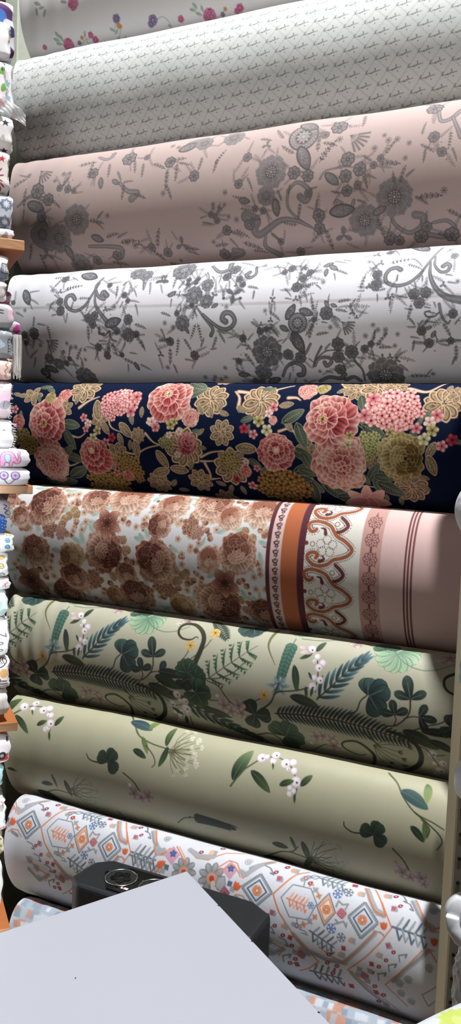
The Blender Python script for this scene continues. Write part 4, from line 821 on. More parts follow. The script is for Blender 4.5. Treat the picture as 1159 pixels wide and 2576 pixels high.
    ['#a8876d', '#d8bfa4'], '''
    p0 284 113 -10415 1050 -10314 1265 -10044 1370; p1 128 28 -10415 1050 -10314 1265 -10044 1370;
    p0 319 128 -10375 1658 -10025 1778 -9726 1828 -9411 1685 -9011 1595; p1 144 32 -10375 1658 -10025 1778 -9726 1828 -9411 1685 -9011 1595;
    p0 311 124 -9450 1371 -9254 1552 -9013 1629; p1 140 31 -9450 1371 -9254 1552 -9013 1629; p0 292 117 -9838 1904 -9729 2036 -9683 2156;
    p1 131 29 -9838 1904 -9729 2036 -9683 2156; p0 293 117 -9716 1899 -9718 2082 -9718 2176; p1 132 29 -9716 1899 -9718 2082 -9718 2176;
    p0 299 120 -8123 1834 -7881 1723 -7586 1679; p1 135 30 -8123 1834 -7881 1723 -7586 1679; p0 269 107 -8132 1920 -7898 1910 -7757 1887;
    p1 121 27 -8132 1920 -7898 1910 -7757 1887; p0 374 150 -8043 1960 -7956 2179 -7954 2350; p1 168 37 -8043 1960 -7956 2179 -7954 2350;
    p0 288 115 -5057 2357 -4769 2284 -4377 2294; p1 130 29 -5057 2357 -4769 2284 -4377 2294; p0 472 189 -3891 290 -3504 367 -3185 -45;
    p1 212 47 -3891 290 -3504 367 -3185 -45; p0 506 202 -7401 399 -6858 428 -6246 188; p1 228 51 -7401 399 -6858 428 -6246 188;
    p0 410 164 -11212 847 -10990 673 -10759 569; p1 184 41 -11212 847 -10990 673 -10759 569; p0 471 188 -7310 737 -7336 554 -7473 400;
    p1 212 47 -7310 737 -7336 554 -7473 400; p0 283 113 -5285 66 -5095 380 -5156 531; p1 127 28 -5285 66 -5095 380 -5156 531;
    p0 238 95 -7919 2319 -7726 2288; p1 107 24 -7919 2319 -7726 2288; p0 314 126 -11808 2132 -11484 2166 -11182 2055;
    p1 141 31 -11808 2132 -11484 2166 -11182 2055; p0 293 117 -11374 1477 -11159 1506 -10995 1413; p1 132 29 -11374 1477 -11159 1506 -10995 1413;
    p0 324 130 -6376 1248 -6127 1187 -5992 1355; p1 146 32 -6376 1248 -6127 1187 -5992 1355; p0 443 177 -6266 543 -6098 541 -6001 595;
    p1 199 44 -6266 543 -6098 541 -6001 595; 0 -12543 557 269 -1; 1 -11221 339 404 0; 2 -10631 1088 230 -1; 3 -11611 872 243 -1; 1 -10188 1892 311 -2;
    2 -10465 2031 259 -3; 1 -9641 1422 185 -2; 4 -7622 1309 291 -2; 4 -8222 2379 296 -4; 5 -7958 614 392 -1; 6 -6841 617 411 -1; 5 -7419 2015 427 -3;
    6 -8506 1648 447 -2; 1 -9274 2520 300 -4; 2 -7718 2851 285 -7; 4 -7868 -45 238 0; 2 -5812 2360 233 -4; 6 -3208 644 383 -1; 4 -4902 337 270 0;
    1 -4492 247 363 0; 4 -4154 219 260 0; 5 -3721 2250 337 -4; 2 -5087 2468 234 -4; 2 -2970 430 216 -1; 4 -5779 1603 225 -2; 2 -4487 1765 170 -2;
    7 -12821 559 135 179; 7 -12494 630 175 92; 7 -11319 635 136 93; 7 -10716 890 254 -107; 7 -9816 1072 131 72; 7 -10473 1281 171 53;
    7 -9956 1312 224 44; 7 -9691 1720 207 84; 7 -10081 1523 151 68; 7 -9841 1635 113 94; 7 -9578 917 122 86; 7 -12998 522 115 -164;
    7 -9066 1923 234 57; 7 -9157 2229 236 163; 7 -8682 2139 228 5; 7 -7080 1612 237 -177; 7 -7647 1790 114 61; 7 -7455 1725 112 93;
    7 -7210 1772 112 133; 7 -7720 752 134 89; 7 -7916 889 132 70; 7 -8162 849 125 51; 7 -6274 702 154 -11; 7 -6639 372 120 -84; 7 -7225 819 139 -163;
    7 -7746 2418 117 -160; 7 -7540 2549 122 113; 7 -7259 2566 122 78; 7 -8380 2015 120 109; 7 -8114 1308 105 -38; 7 -8083 1633 106 7;
    7 -8715 2682 134 -5; 7 -8906 2495 126 -51; 7 -8617 1949 102 87; 7 -9045 786 93 78; 7 -7612 913 122 17; 7 -7289 806 87 80; 7 -6172 1135 146 55;
    7 -6893 1013 84 117; 7 -3143 283 123 -82; 7 -3358 1515 174 118; 7 -3340 1793 207 70; 7 -4221 2539 98 90; 7 -3948 2586 108 90; 7 -5176 339 136 148;
    7 -5101 168 164 20; 7 -3482 2038 107 8; 7 -3464 2234 111 32; 7 -5753 1388 112 57; 7 -3774 -45 139 -27; 7 -5807 1577 113 58; 8 -11394 1227 255 7;
    8 -11415 1564 257 57; 8 -11325 2329 304 -27; 8 -12829 1480 248 155; 8 -12919 1610 209 129; 8 -11340 1971 245 16; 8 -11747 2611 288 -4;
    8 -12055 2678 290 25; 8 -13061 2708 321 25; 8 -12808 1036 104 -98; 8 -11500 1817 202 -34; 8 -12281 297 170 0; 8 -12111 391 144 32;
    8 -12357 628 109 70; 8 -12033 2464 231 81; 8 -6105 942 262 -32; 8 -5901 1316 272 66; 8 -5869 1691 260 27; 8 -5799 1995 284 -13;
    8 -8365 444 265 -27; 8 -8391 219 267 26; 8 -8461 809 146 34; 8 -6750 309 149 0; 8 -6992 1292 100 55; 8 -7074 1017 152 -20; 8 -6595 2034 225 159;
    8 -7057 1211 101 119; 8 -8830 1485 144 91; 8 -8210 1296 105 -1; 8 -8686 1831 128 38; 8 -7522 2081 144 -3; 8 -6886 1931 173 39; 8 -4539 1068 259 8;
    8 -4450 1195 272 27; 8 -5746 2317 318 32; 8 -5396 2264 292 67; 8 -5200 2476 326 35; 8 -5691 2513 280 83; 8 -4345 2171 291 85; 8 -4117 2305 297 26;
    8 -4441 1979 205 -60; 8 -4724 664 211 72; 8 -3668 1300 146 57; 8 -4009 1158 149 37; 8 -3934 1131 133 86; 8 -5785 1821 196 61; 8 -5772 2046 201 18;
    8 -3478 864 119 -45; 8 -3590 995 103 -65; 8 -4233 2079 206 8; 8 -2874 1350 99 18; 8 -4610 2129 146 53; 8 -4990 2565 242 -5; 8 -4809 1567 108 -2;
    9 -10326 708 337 -1; 10 -10000 671 317 -1; 11 -10371 900 232 -1; 12 -4313 744 392 -1; 13 -3984 683 360 -1; 14 -4053 953 331 -1;
    15 -3809 844 272 -1; 16 -12645 1666 332 -2; 17 -10785 2585 394 -4; 18 -10385 2598 345 -4; 19 -9951 2137 338 -3; 20 -9815 2299 245 -3;
    21 -6373 2363 403 -4; 22 -6127 2482 376 -4; 23 -6623 2413 319 -4; 24 -7472 1928 229 -3; 25 -8932 1546 181 -2; 26 -4517 1428 258 -2;
    27 -4567 1585 199 -2; 28 -4894 1388 154 -2; 29 -5111 1792 651 -2; 30 -5292 978 601 -1; 31 -3924 1663 494 -2; 29 -11984 2099 552 28;
    32 -12084 1180 564 -1; 33 -10771 1916 457 38; 34 -8935 625 559 -1; 35 -6421 1657 430 -2; 36 -8377 1029 213 -1; 37 -8436 1559 258 -2;
    38 -6518 1033 99 -1; 39 -5895 345 239 0; 40 -5600 278 166 0; 41 -11679 530 176 -1; 42 -11820 727 156 -1; 40 -12052 607 151 -1;
    43 -12871 1197 186 -1; 43 -7119 2091 142 -3; 43 -10011 2363 146 -3; 44 -4802 2577 241 -142; 44 -4612 2484 230 -86; 44 -4426 2524 232 -45;
    44 -4396 2655 246 9; 44 -4531 2800 263 82; 44 -4765 2827 264 117; 44 -4850 2698 257 161; 45 -11055 1066 98 -1; 46 -10925 1192 97 -1;
    47 -10981 1314 87 -1; 48 -10680 1346 105 -1; 49 -10788 1500 106 -2; 50 -10303 1485 104 -2; 51 -10459 1595 96 -2; 52 -9346 1116 101 -1;
    53 -9192 1229 100 -1; 54 -9787 566 142 -1; 55 -9858 907 142 -1; 56 -10295 2290 93 -3; 57 -10161 419 88 0; 58 -12992 909 105 -1;
    59 -10225 755 78 -1; 60 -6542 765 111 -1; 61 -6625 890 92 -1; 62 -6820 1053 125 -1; 63 -6635 1228 124 -1; 64 -7133 1213 109 -1;
    65 -6924 1323 100 -2; 66 -8830 1168 126 -1; 67 -8623 1321 80 -2; 68 -8863 1391 81 -2; 69 -8683 1801 82 -2; 70 -8746 1109 90 -1;
    71 -7354 2292 84 -3; 72 -7022 2423 105 -4; 73 -7096 1882 69 -2; 74 -6865 2018 78 -3; 75 -9298 1120 110 -1; 76 -9204 1235 109 -1;
    77 -3291 873 125 -1; 78 -3414 1004 117 -1; 79 -3642 1123 110 -1; 80 -3352 1154 123 -1; 81 -3491 1320 123 -2; 82 -2985 1316 114 -2;
    83 -3163 1433 108 -2; 84 -4912 1285 85 -2; 85 -4946 1468 85 -2; 86 -4650 899 140 -1; 87 -4532 542 151 -1; 88 -4135 1212 89 -2''')
BROWN = ([('leaf', {'W': 0.45, 'c0': '#a7bdb1', 'c1': '#c9d8cf', 'rib': '#7f9a92'}),
    ('five', {'W': 0.34, 'c0': '#b98a72', 'c1': '#ecd5c0', 'edge': '#b48a70', 'eye': '#5a2a20', 'eyer': 0.17, 'seed': 710}),
    ('five', {'W': 0.34, 'c0': '#b98a72', 'c1': '#ecd5c0', 'edge': '#b48a70', 'eye': '#5a2a20', 'eyer': 0.17, 'seed': 690}),
    ('five', {'W': 0.34, 'c0': '#b98a72', 'c1': '#ecd5c0', 'edge': '#b48a70', 'eye': '#5a2a20', 'eyer': 0.17, 'seed': 875}),
    ('five', {'W': 0.34, 'c0': '#b98a72', 'c1': '#ecd5c0', 'edge': '#b48a70', 'eye': '#5a2a20', 'eyer': 0.17, 'seed': 960}),
    ('five', {'W': 0.34, 'c0': '#b98a72', 'c1': '#ecd5c0', 'edge': '#b48a70', 'eye': '#5a2a20', 'eyer': 0.17, 'seed': 935}),
    ('five', {'W': 0.34, 'c0': '#b98a72', 'c1': '#ecd5c0', 'edge': '#b48a70', 'eye': '#5a2a20', 'eyer': 0.17, 'seed': 1305}),
    ('five', {'W': 0.34, 'c0': '#b98a72', 'c1': '#ecd5c0', 'edge': '#b48a70', 'eye': '#5a2a20', 'eyer': 0.17, 'seed': 1405}),
    ('five', {'W': 0.34, 'c0': '#b98a72', 'c1': '#ecd5c0', 'edge': '#b48a70', 'eye': '#5a2a20', 'eyer': 0.17, 'seed': 995}),
    ('five', {'W': 0.34, 'c0': '#b98a72', 'c1': '#ecd5c0', 'edge': '#b48a70', 'eye': '#5a2a20', 'eyer': 0.17, 'seed': 1095}),
    ('five', {'W': 0.34, 'c0': '#b98a72', 'c1': '#ecd5c0', 'edge': '#b48a70', 'eye': '#5a2a20', 'eyer': 0.17, 'seed': 1045}),
    ('five', {'W': 0.34, 'c0': '#b98a72', 'c1': '#ecd5c0', 'edge': '#b48a70', 'eye': '#5a2a20', 'eyer': 0.17, 'seed': 1530}),
    ('five', {'W': 0.34, 'c0': '#b98a72', 'c1': '#ecd5c0', 'edge': '#b48a70', 'eye': '#5a2a20', 'eyer': 0.17, 'seed': 1685}),
    ('five', {'W': 0.34, 'c0': '#b98a72', 'c1': '#ecd5c0', 'edge': '#b48a70', 'eye': '#5a2a20', 'eyer': 0.17, 'seed': 1145}),
    ('five', {'W': 0.34, 'c0': '#b98a72', 'c1': '#ecd5c0', 'edge': '#b48a70', 'eye': '#5a2a20', 'eyer': 0.17, 'seed': 1285}),
    ('five', {'W': 0.34, 'c0': '#b98a72', 'c1': '#ecd5c0', 'edge': '#b48a70', 'eye': '#5a2a20', 'eyer': 0.17, 'seed': 1385}),
    ('five', {'W': 0.34, 'c0': '#b98a72', 'c1': '#ecd5c0', 'edge': '#b48a70', 'eye': '#5a2a20', 'eyer': 0.17, 'seed': 1220}),
    ('five', {'W': 0.34, 'c0': '#b98a72', 'c1': '#ecd5c0', 'edge': '#b48a70', 'eye': '#5a2a20', 'eyer': 0.17, 'seed': 1665}),
    ('five', {'W': 0.34, 'c0': '#b98a72', 'c1': '#ecd5c0', 'edge': '#b48a70', 'eye': '#5a2a20', 'eyer': 0.17, 'seed': 560}),
    ('five', {'W': 0.34, 'c0': '#b98a72', 'c1': '#ecd5c0', 'edge': '#b48a70', 'eye': '#5a2a20', 'eyer': 0.17, 'seed': 1030}),
    ('five', {'W': 0.34, 'c0': '#b98a72', 'c1': '#ecd5c0', 'edge': '#b48a70', 'eye': '#5a2a20', 'eyer': 0.17, 'seed': 620}),
    ('five', {'W': 0.34, 'c0': '#b98a72', 'c1': '#ecd5c0', 'edge': '#b48a70', 'eye': '#5a2a20', 'eyer': 0.17, 'seed': 1165}),
    ('five', {'W': 0.34, 'c0': '#b98a72', 'c1': '#ecd5c0', 'edge': '#b48a70', 'eye': '#5a2a20', 'eyer': 0.17, 'seed': 175}),
    ('five', {'W': 0.34, 'c0': '#b98a72', 'c1': '#ecd5c0', 'edge': '#b48a70', 'eye': '#5a2a20', 'eyer': 0.17, 'seed': 265}),
    ('five', {'W': 0.34, 'c0': '#b98a72', 'c1': '#ecd5c0', 'edge': '#b48a70', 'eye': '#5a2a20', 'eyer': 0.17, 'seed': 720}),
    ('five', {'W': 0.34, 'c0': '#b98a72', 'c1': '#ecd5c0', 'edge': '#b48a70', 'eye': '#5a2a20', 'eyer': 0.17, 'seed': 885}),
    ('five', {'W': 0.34, 'c0': '#b98a72', 'c1': '#ecd5c0', 'edge': '#b48a70', 'eye': '#5a2a20', 'eyer': 0.17, 'seed': 920}),
    ('five', {'W': 0.34, 'c0': '#b98a72', 'c1': '#ecd5c0', 'edge': '#b48a70', 'eye': '#5a2a20', 'eyer': 0.17, 'seed': 955}),
    ('five', {'W': 0.34, 'c0': '#b98a72', 'c1': '#ecd5c0', 'edge': '#b48a70', 'eye': '#5a2a20', 'eyer': 0.17, 'seed': 1260}),
    ('five', {'W': 0.34, 'c0': '#b98a72', 'c1': '#ecd5c0', 'edge': '#b48a70', 'eye': '#5a2a20', 'eyer': 0.17, 'seed': 1210}),
    ('five', {'W': 0.34, 'c0': '#b98a72', 'c1': '#ecd5c0', 'edge': '#b48a70', 'eye': '#5a2a20', 'eyer': 0.17, 'seed': 1270}),
    ('five', {'W': 0.34, 'c0': '#b98a72', 'c1': '#ecd5c0', 'edge': '#b48a70', 'eye': '#5a2a20', 'eyer': 0.17, 'seed': 1625}),
    ('five', {'W': 0.34, 'c0': '#b98a72', 'c1': '#ecd5c0', 'edge': '#b48a70', 'eye': '#5a2a20', 'eyer': 0.17, 'seed': 1645}),
    ('five', {'W': 0.34, 'c0': '#b98a72', 'c1': '#ecd5c0', 'edge': '#b48a70', 'eye': '#5a2a20', 'eyer': 0.17, 'seed': 1755}),
    ('five', {'W': 0.34, 'c0': '#b98a72', 'c1': '#ecd5c0', 'edge': '#b48a70', 'eye': '#5a2a20', 'eyer': 0.17, 'seed': 1690}),
    ('five', {'W': 0.34, 'c0': '#b98a72', 'c1': '#ecd5c0', 'edge': '#b48a70', 'eye': '#5a2a20', 'eyer': 0.17, 'seed': 1840}),
    ('five', {'W': 0.34, 'c0': '#b98a72', 'c1': '#ecd5c0', 'edge': '#b48a70', 'eye': '#5a2a20', 'eyer': 0.17, 'seed': 1610}),
    ('five', {'W': 0.34, 'c0': '#b98a72', 'c1': '#ecd5c0', 'edge': '#b48a70', 'eye': '#5a2a20', 'eyer': 0.17, 'seed': 850}),
    ('five', {'W': 0.34, 'c0': '#b98a72', 'c1': '#ecd5c0', 'edge': '#b48a70', 'eye': '#5a2a20', 'eyer': 0.17, 'seed': 665}),
    ('five', {'W': 0.34, 'c0': '#b98a72', 'c1': '#ecd5c0', 'edge': '#b48a70', 'eye': '#5a2a20', 'eyer': 0.17, 'seed': 600}),
    ('five', {'W': 0.34, 'c0': '#b98a72', 'c1': '#ecd5c0', 'edge': '#b48a70', 'eye': '#5a2a20', 'eyer': 0.17, 'seed': 780}),
    ('five', {'W': 0.34, 'c0': '#b98a72', 'c1': '#ecd5c0', 'edge': '#b48a70', 'eye': '#5a2a20', 'eyer': 0.17, 'seed': 290}),
    ('five', {'W': 0.34, 'c0': '#b98a72', 'c1': '#ecd5c0', 'edge': '#b48a70', 'eye': '#5a2a20', 'eyer': 0.17, 'seed': 1670}),
    ('five', {'W': 0.34, 'c0': '#b98a72', 'c1': '#ecd5c0', 'edge': '#b48a70', 'eye': '#5a2a20', 'eyer': 0.17, 'seed': 790}),
    ('five', {'W': 0.34, 'c0': '#b98a72', 'c1': '#ecd5c0', 'edge': '#b48a70', 'eye': '#5a2a20', 'eyer': 0.17, 'seed': 1890}),
    ('peony', {'outer': 8, 'pal': 'TANR', 'rings': 3, 'seed': 1}),
    ('peony', {'outer': 8, 'pal': 'TANR', 'rings': 3, 'seed': 5}),
    ('peony', {'outer': 8, 'pal': 'TANR', 'rings': 3, 'seed': 6}),
    ('peony', {'outer': 8, 'pal': 'TANR', 'rings': 3, 'seed': 3}),
    ('peony', {'outer': 8, 'pal': 'TANR', 'rings': 3, 'seed': 0}),
    ('peony', {'outer': 8, 'pal': 'TANR', 'rings': 3, 'seed': 2}),
    ('rose', {'pal': 'DARKR', 'seed': 4}),
    ('rose', {'pal': 'MIDR', 'seed': 6}),
    ('rose', {'pal': 'DARKR', 'seed': 8}),
    ('rose', {'pal': 'MIDR', 'seed': 3}),
    ('rose', {'pal': 'DARKR', 'seed': 6}),
    ('rose', {'pal': 'DARKR', 'seed': 1}),
    ('rose', {'pal': 'MIDR', 'seed': 7}),
    ('rose', {'pal': 'DARKR', 'seed': 2}),
    ('rose', {'pal': 'MIDR', 'seed': 4}),
    ('rose', {'pal': 'MIDR', 'seed': 1}),
    ('rose', {'pal': 'DARKR', 'seed': 7}),
    ('rose', {'pal': 'DARKR', 'seed': 3}),
    ('rose', {'pal': 'DARKR', 'seed': 5}),
    ('rose', {'pal': 'DARKR', 'seed': 0}),
    ('rose', {'pal': 'MIDR', 'seed': 8}),
    ('rose', {'pal': 'MIDR', 'seed': 0}),
    ('rose', {'pal': 'MIDR', 'seed': 2}),
    ('cluster', {'c0': '#94604a', 'c1': '#c49a80', 'eye': '#5a2a20', 'n': 16, 'r0': 0.3, 'seed': 340}),
    ('cluster', {'c0': '#b98f7e', 'c1': '#c49a80', 'eye': '#5a2a20', 'n': 16, 'r0': 0.3, 'seed': 430}),
    ('cluster', {'c0': '#94604a', 'c1': '#c49a80', 'eye': '#5a2a20', 'n': 16, 'r0': 0.3, 'seed': 700}),
    ('cluster', {'c0': '#94604a', 'c1': '#c49a80', 'eye': '#5a2a20', 'n': 16, 'r0': 0.3, 'seed': 180}),
    ('cluster', {'c0': '#94604a', 'c1': '#c49a80', 'eye': '#5a2a20', 'n': 16, 'r0': 0.3, 'seed': 250}),
    ('cluster', {'c0': '#94604a', 'c1': '#c49a80', 'eye': '#5a2a20', 'n': 16, 'r0': 0.3, 'seed': 410}),
    ('cluster', {'c0': '#b98f7e', 'c1': '#c49a80', 'eye': '#5a2a20', 'n': 16, 'r0': 0.3, 'seed': 470}),
    ('rose', {'off': [-1.3471114790620885e-17, -0.22], 'openang': 90, 'pal': 'DARKR', 'seed': 10}),
    ('rose', {'off': [-0.11000000000000003, -0.1905255888325765], 'openang': 60, 'pal': 'MIDR', 'seed': 9}),
    ('rose', {'off': [-0.11000000000000003, -0.1905255888325765], 'openang': 60, 'pal': 'MIDR', 'seed': 15}),
    ('rose', {'off': [-1.3471114790620885e-17, -0.22], 'openang': 90, 'pal': 'PALER', 'seed': 15}),
    ('rose', {'off': [-1.3471114790620885e-17, -0.22], 'openang': 90, 'pal': 'MIDR', 'seed': 3}),
    ('rose', {'off': [-0.22, -0.0], 'openang': 0, 'pal': 'TANR', 'seed': 8}),
    ('rose', {'off': [-0.11000000000000003, -0.1905255888325765], 'openang': 60, 'pal': 'DARKR', 'seed': 16}),
    ('rose', {'off': [-0.22, -0.0], 'openang': 0, 'pal': 'DARKR', 'seed': 16}),
    ('rose', {'off': [-0.11000000000000003, -0.1905255888325765], 'openang': 60, 'pal': 'TANR', 'seed': 1}),
    ('rose', {'off': [0.1802134497435782, 0.12618681599723017], 'openang': 215, 'pal': 'DARKR', 'seed': 14}),
    ('rose', {'off': [-0.16852977748617518, -0.14141327413103863], 'openang': 40, 'pal': 'DARKR', 'seed': 5}),
    ('rose', {'off': [-1.3471114790620885e-17, -0.22], 'openang': 90, 'pal': 'DARKR', 'seed': 15}),
    ('rose', {'off': [0.10999999999999995, -0.1905255888325765], 'openang': 120, 'pal': 'MIDR', 'seed': 6}),
    ('rose', {'off': [-0.11000000000000003, -0.1905255888325765], 'openang': 60, 'pal': 'PALER', 'seed': 12}),
    ('rose', {'off': [-0.22, -0.0], 'openang': 0, 'pal': 'DARKR', 'seed': 1}),
    ('rose', {'off': [-0.11000000000000003, -0.1905255888325765], 'openang': 60, 'pal': 'PALER', 'seed': 1}),
    ('rose', {'off': [-1.3471114790620885e-17, -0.22], 'openang': 90, 'pal': 'PALER', 'seed': 1}),
    ('rose', {'off': [-1.3471114790620885e-17, -0.22], 'openang': 90, 'pal': 'PALER', 'seed': 14}),
    ('rose', {'off': [-0.16852977748617518, -0.14141327413103863], 'openang': 40, 'pal': 'DARKR', 'seed': 6}),
    ('rose', {'off': [-0.038202599086724694, -0.21665770566268577], 'openang': 80, 'pal': 'MIDR', 'seed': 11}),
    ('rose', {'off': [-0.22, -0.0], 'openang': 0, 'pal': 'TANR', 'seed': 1}),
    ('rose', {'off': [0.20673237657289986, 0.0752444315316471], 'openang': 200, 'pal': 'DARKR', 'seed': 6}),
    ('rose', {'off': [-1.3471114790620885e-17, -0.22], 'openang': 90, 'pal': 'DARKR', 'seed': 7}),
    ('hib', {})],
    [], '''
    0 -11284 196 175 -6; 0 -11255 705 150 62; 0 -10859 1367 144 21; 0 -10731 1303 143 63; 0 -10439 733 145 -24; 0 -9283 1211 136 13;
    0 -10491 1095 142 49; 0 -11397 1635 149 3; 0 -9099 2055 144 38; 0 -11960 1125 149 70; 0 -11714 2576 177 17; 0 -10481 958 142 12;
    0 -9419 110 168 -59; 0 -9084 1090 135 50; 0 -9692 2244 153 3; 0 -12752 869 155 75; 0 -10871 2763 174 20; 0 -12143 153 179 -7; 0 -10194 598 148 -4;
    0 -9083 203 167 -63; 0 -8002 834 131 78; 0 -7371 888 127 -24; 0 -6751 710 127 58; 0 -8430 1356 132 22; 0 -8347 1792 136 59; 0 -7545 1815 132 -24;
    0 -7661 2129 139 39; 0 -9141 2161 147 79; 0 -8088 2426 151 3; 0 -7991 2380 148 71; 0 -6731 2241 137 15; 0 -6601 2281 137 55; 0 -8759 2786 165 -30;
    0 -9217 1190 135 51; 0 -7482 1474 128 23; 0 -6958 448 138 49; 0 -6426 1059 122 14; 0 -7235 1756 130 47; 0 -8731 1254 133 52; 0 -8156 144 163 -8;
    0 -6480 1356 122 76; 0 -6858 2171 135 65; 1 -11131 544 93 -4; 2 -11089 293 105 -5; 3 -10762 742 88 -4; 4 -10678 946 86 -4; 5 -10972 1173 87 -4;
    6 -9435 659 85 -4; 7 -9394 957 82 -4; 6 -9301 436 91 -5; 8 -11595 1897 93 -6; 9 -11328 1930 92 -6; 10 -11644 2067 95 -6; 11 -10656 2465 100 -8;
    12 -10357 2602 103 -9; 13 -11595 2282 99 -7; 8 -10747 1128 86 -4; 14 -9827 1057 83 -4; 15 -9861 1377 84 -5; 16 -13311 3277 19 0;
    17 -10641 2810 104 -10; 18 -12161 1196 90 -4; 19 -11783 2144 97 -6; 20 -11325 353 102 -5; 21 -9723 -130 102 0; 22 -9310 435 91 -5;
    23 -9086 497 88 -4; 24 -8345 1132 79 -5; 25 -8043 1272 78 -5; 26 -7865 1181 77 -5; 3 -8237 1441 79 -5; 27 -8238 1649 80 -6; 21 -7887 1838 80 -6;
    28 -7817 2007 82 -7; 29 -8164 2220 86 -7; 30 -7935 2148 84 -7; 31 -6487 1578 74 -6; 32 -6610 1754 76 -6; 33 -6583 2000 78 -7; 34 -7145 2418 87 -8;
    35 -6369 1988 77 -7; 36 -7012 2078 80 -7; 37 -7635 700 79 -4; 38 -8220 825 79 -4; 39 -8338 754 80 -4; 40 -7567 50 96 -11; 41 -9223 794 83 -4;
    42 -6474 1676 75 -6; 43 -8081 1047 78 -5; 44 -6488 2237 81 -8; 45 -11033 718 119 176; 46 -11244 932 117 90; 47 -9679 1269 110 -159;
    45 -9578 1472 111 -126; 48 -11132 840 118 136; 49 -10943 798 117 -168; 47 -11289 1046 117 69; 48 -12268 1176 121 151; 47 -11994 2655 143 -48;
    48 -9978 2096 120 135; 50 -8145 1825 108 13; 46 -8338 2010 112 -40; 45 -6959 2300 112 107; 50 -6864 2538 119 143; 49 -8238 1889 109 -15;
    47 -8406 2075 113 -55; 47 -6858 847 100 135; 48 -6675 982 99 -166; 50 -8571 1980 112 -118; 48 -8406 1798 109 -66; 51 -10969 532 93 -80;
    52 -10921 964 87 -147; 53 -9739 794 84 -87; 54 -9589 905 83 34; 54 -9173 913 82 79; 55 -9584 1687 84 -5; 56 -9462 1730 84 124;
    56 -10350 2019 90 25; 57 -10455 2060 91 -53; 58 -10085 2293 94 -31; 52 -9988 2410 96 106; 53 -11962 2164 98 68; 59 -11829 2310 100 -153;
    60 -12588 617 96 -77; 51 -12459 670 94 20; 61 -11307 1158 88 -160; 62 -11131 1253 87 -5; 57 -10521 2347 97 -51; 63 -12008 2828 107 -84;
    64 -12160 1704 93 175; 54 -8104 599 82 -145; 61 -7972 658 81 -20; 51 -7781 738 79 161; 63 -7719 903 77 -171; 65 -7610 1059 77 -81;
    66 -6940 1881 78 -86; 55 -6783 1969 78 95; 56 -7193 125 96 -100; 63 -7047 207 95 51; 63 -8364 2186 86 -114; 60 -8063 2021 83 160;
    62 -8142 2072 84 98; 53 -7985 1970 82 -118; 59 -6406 836 74 -157; 65 -6541 821 74 50; 67 -6666 1055 74 -128; 59 -8946 2258 89 27;
    58 -8780 2458 94 -106; 53 -7125 2805 95 -96; 63 -6960 2813 95 84; 62 -8454 2349 90 172; 54 -9224 929 82 79; 63 -6326 1943 77 -119;
    56 -7829 -130 97 77; 68 -11610 1181 216 -4; 69 -11299 1239 156 -5; 70 -10495 2248 231 -7; 71 -8779 2177 214 -7; 72 -8588 2274 197 -7;
    73 -8115 843 193 -4; 74 -7918 982 155 -5; 75 -12859 572 261 -4; 76 -12444 963 285 -4; 77 -12019 1691 429 12; 78 -9777 255 565 -6;
    79 -10568 401 386 -5; 80 -11002 1739 377 -5; 81 -11344 2758 492 -10; 82 -11008 2245 406 69; 79 -9620 2027 313 -6; 83 -10040 2667 318 -9;
    84 -10177 1553 531 -5; 85 -11795 623 580 -4; 86 -9489 2546 483 -8; 87 -7746 280 485 -6; 88 -8602 393 402 -5; 89 -8813 871 341 -4;
    90 -7245 587 319 -5; 91 -7622 1512 310 -5; 92 -6610 354 439 -5; 93 -8873 1658 547 -6; 94 -6992 1329 483 -5; 95 -8361 2675 371 -10;
    96 -7493 2469 577 -8; 97 -6462 2573 416 -9; 98 -10133 932 357 4; 98 -7276 1959 337 3; 98 -12308 2473 425 3''')
BORDER = {'b': [-0.6363, -0.6275, -0.6045, -0.5712, -0.5569, -0.4475, -0.4084], 'three': [-0.3622, -0.3561, -0.3496], 'flow': [0.0345, 0.0765, 0.1179, 0.1542, 0.1907, 0.228, 0.27], 'scr': -0.6162, 'period': 0.0944, 'hook': [(-0.5388, 0.0691), (-0.5421, 0.0736), (-0.549, 0.0741), (-0.5553, 0.0662), (-0.5538, 0.0573), (-0.5423, 0.0528), (-0.5266, 0.0545), (-0.5113, 0.0611), (-0.5033, 0.0717), (-0.4955, 0.0806), (-0.481, 0.0874), (-0.4675, 0.098), (-0.464, 0.1054), (-0.4711, 0.1151), (-0.4853, 0.1216), (-0.4985, 0.1254), (-0.5102, 0.1348), (-0.5237, 0.139), (-0.539, 0.137), (-0.5492, 0.1288), (-0.5512, 0.1211), (-0.5447, 0.1152), (-0.5351, 0.1144), (-0.5305, 0.1192), (-0.5342, 0.1248)], 'peak': [(-0.4938, 0.1353), (-0.484, 0.1435), (-0.4782, 0.1534), (-0.4875, 0.1636), (-0.4969, 0.1668)], 'fl': (-0.5145, 0.1008), 'd1': (-0.555, 0.0976), 'd2': (-0.5424, 0.0987), 'd3': (-0.4997, 0.1503), 'c1': [(-0.5296, 0.0664), (-0.5224, 0.0677), (-0.5193, 0.0772)], 'c2': [(-0.5208, 0.1196), (-0.5176, 0.1258), (-0.5255, 0.1305)]}
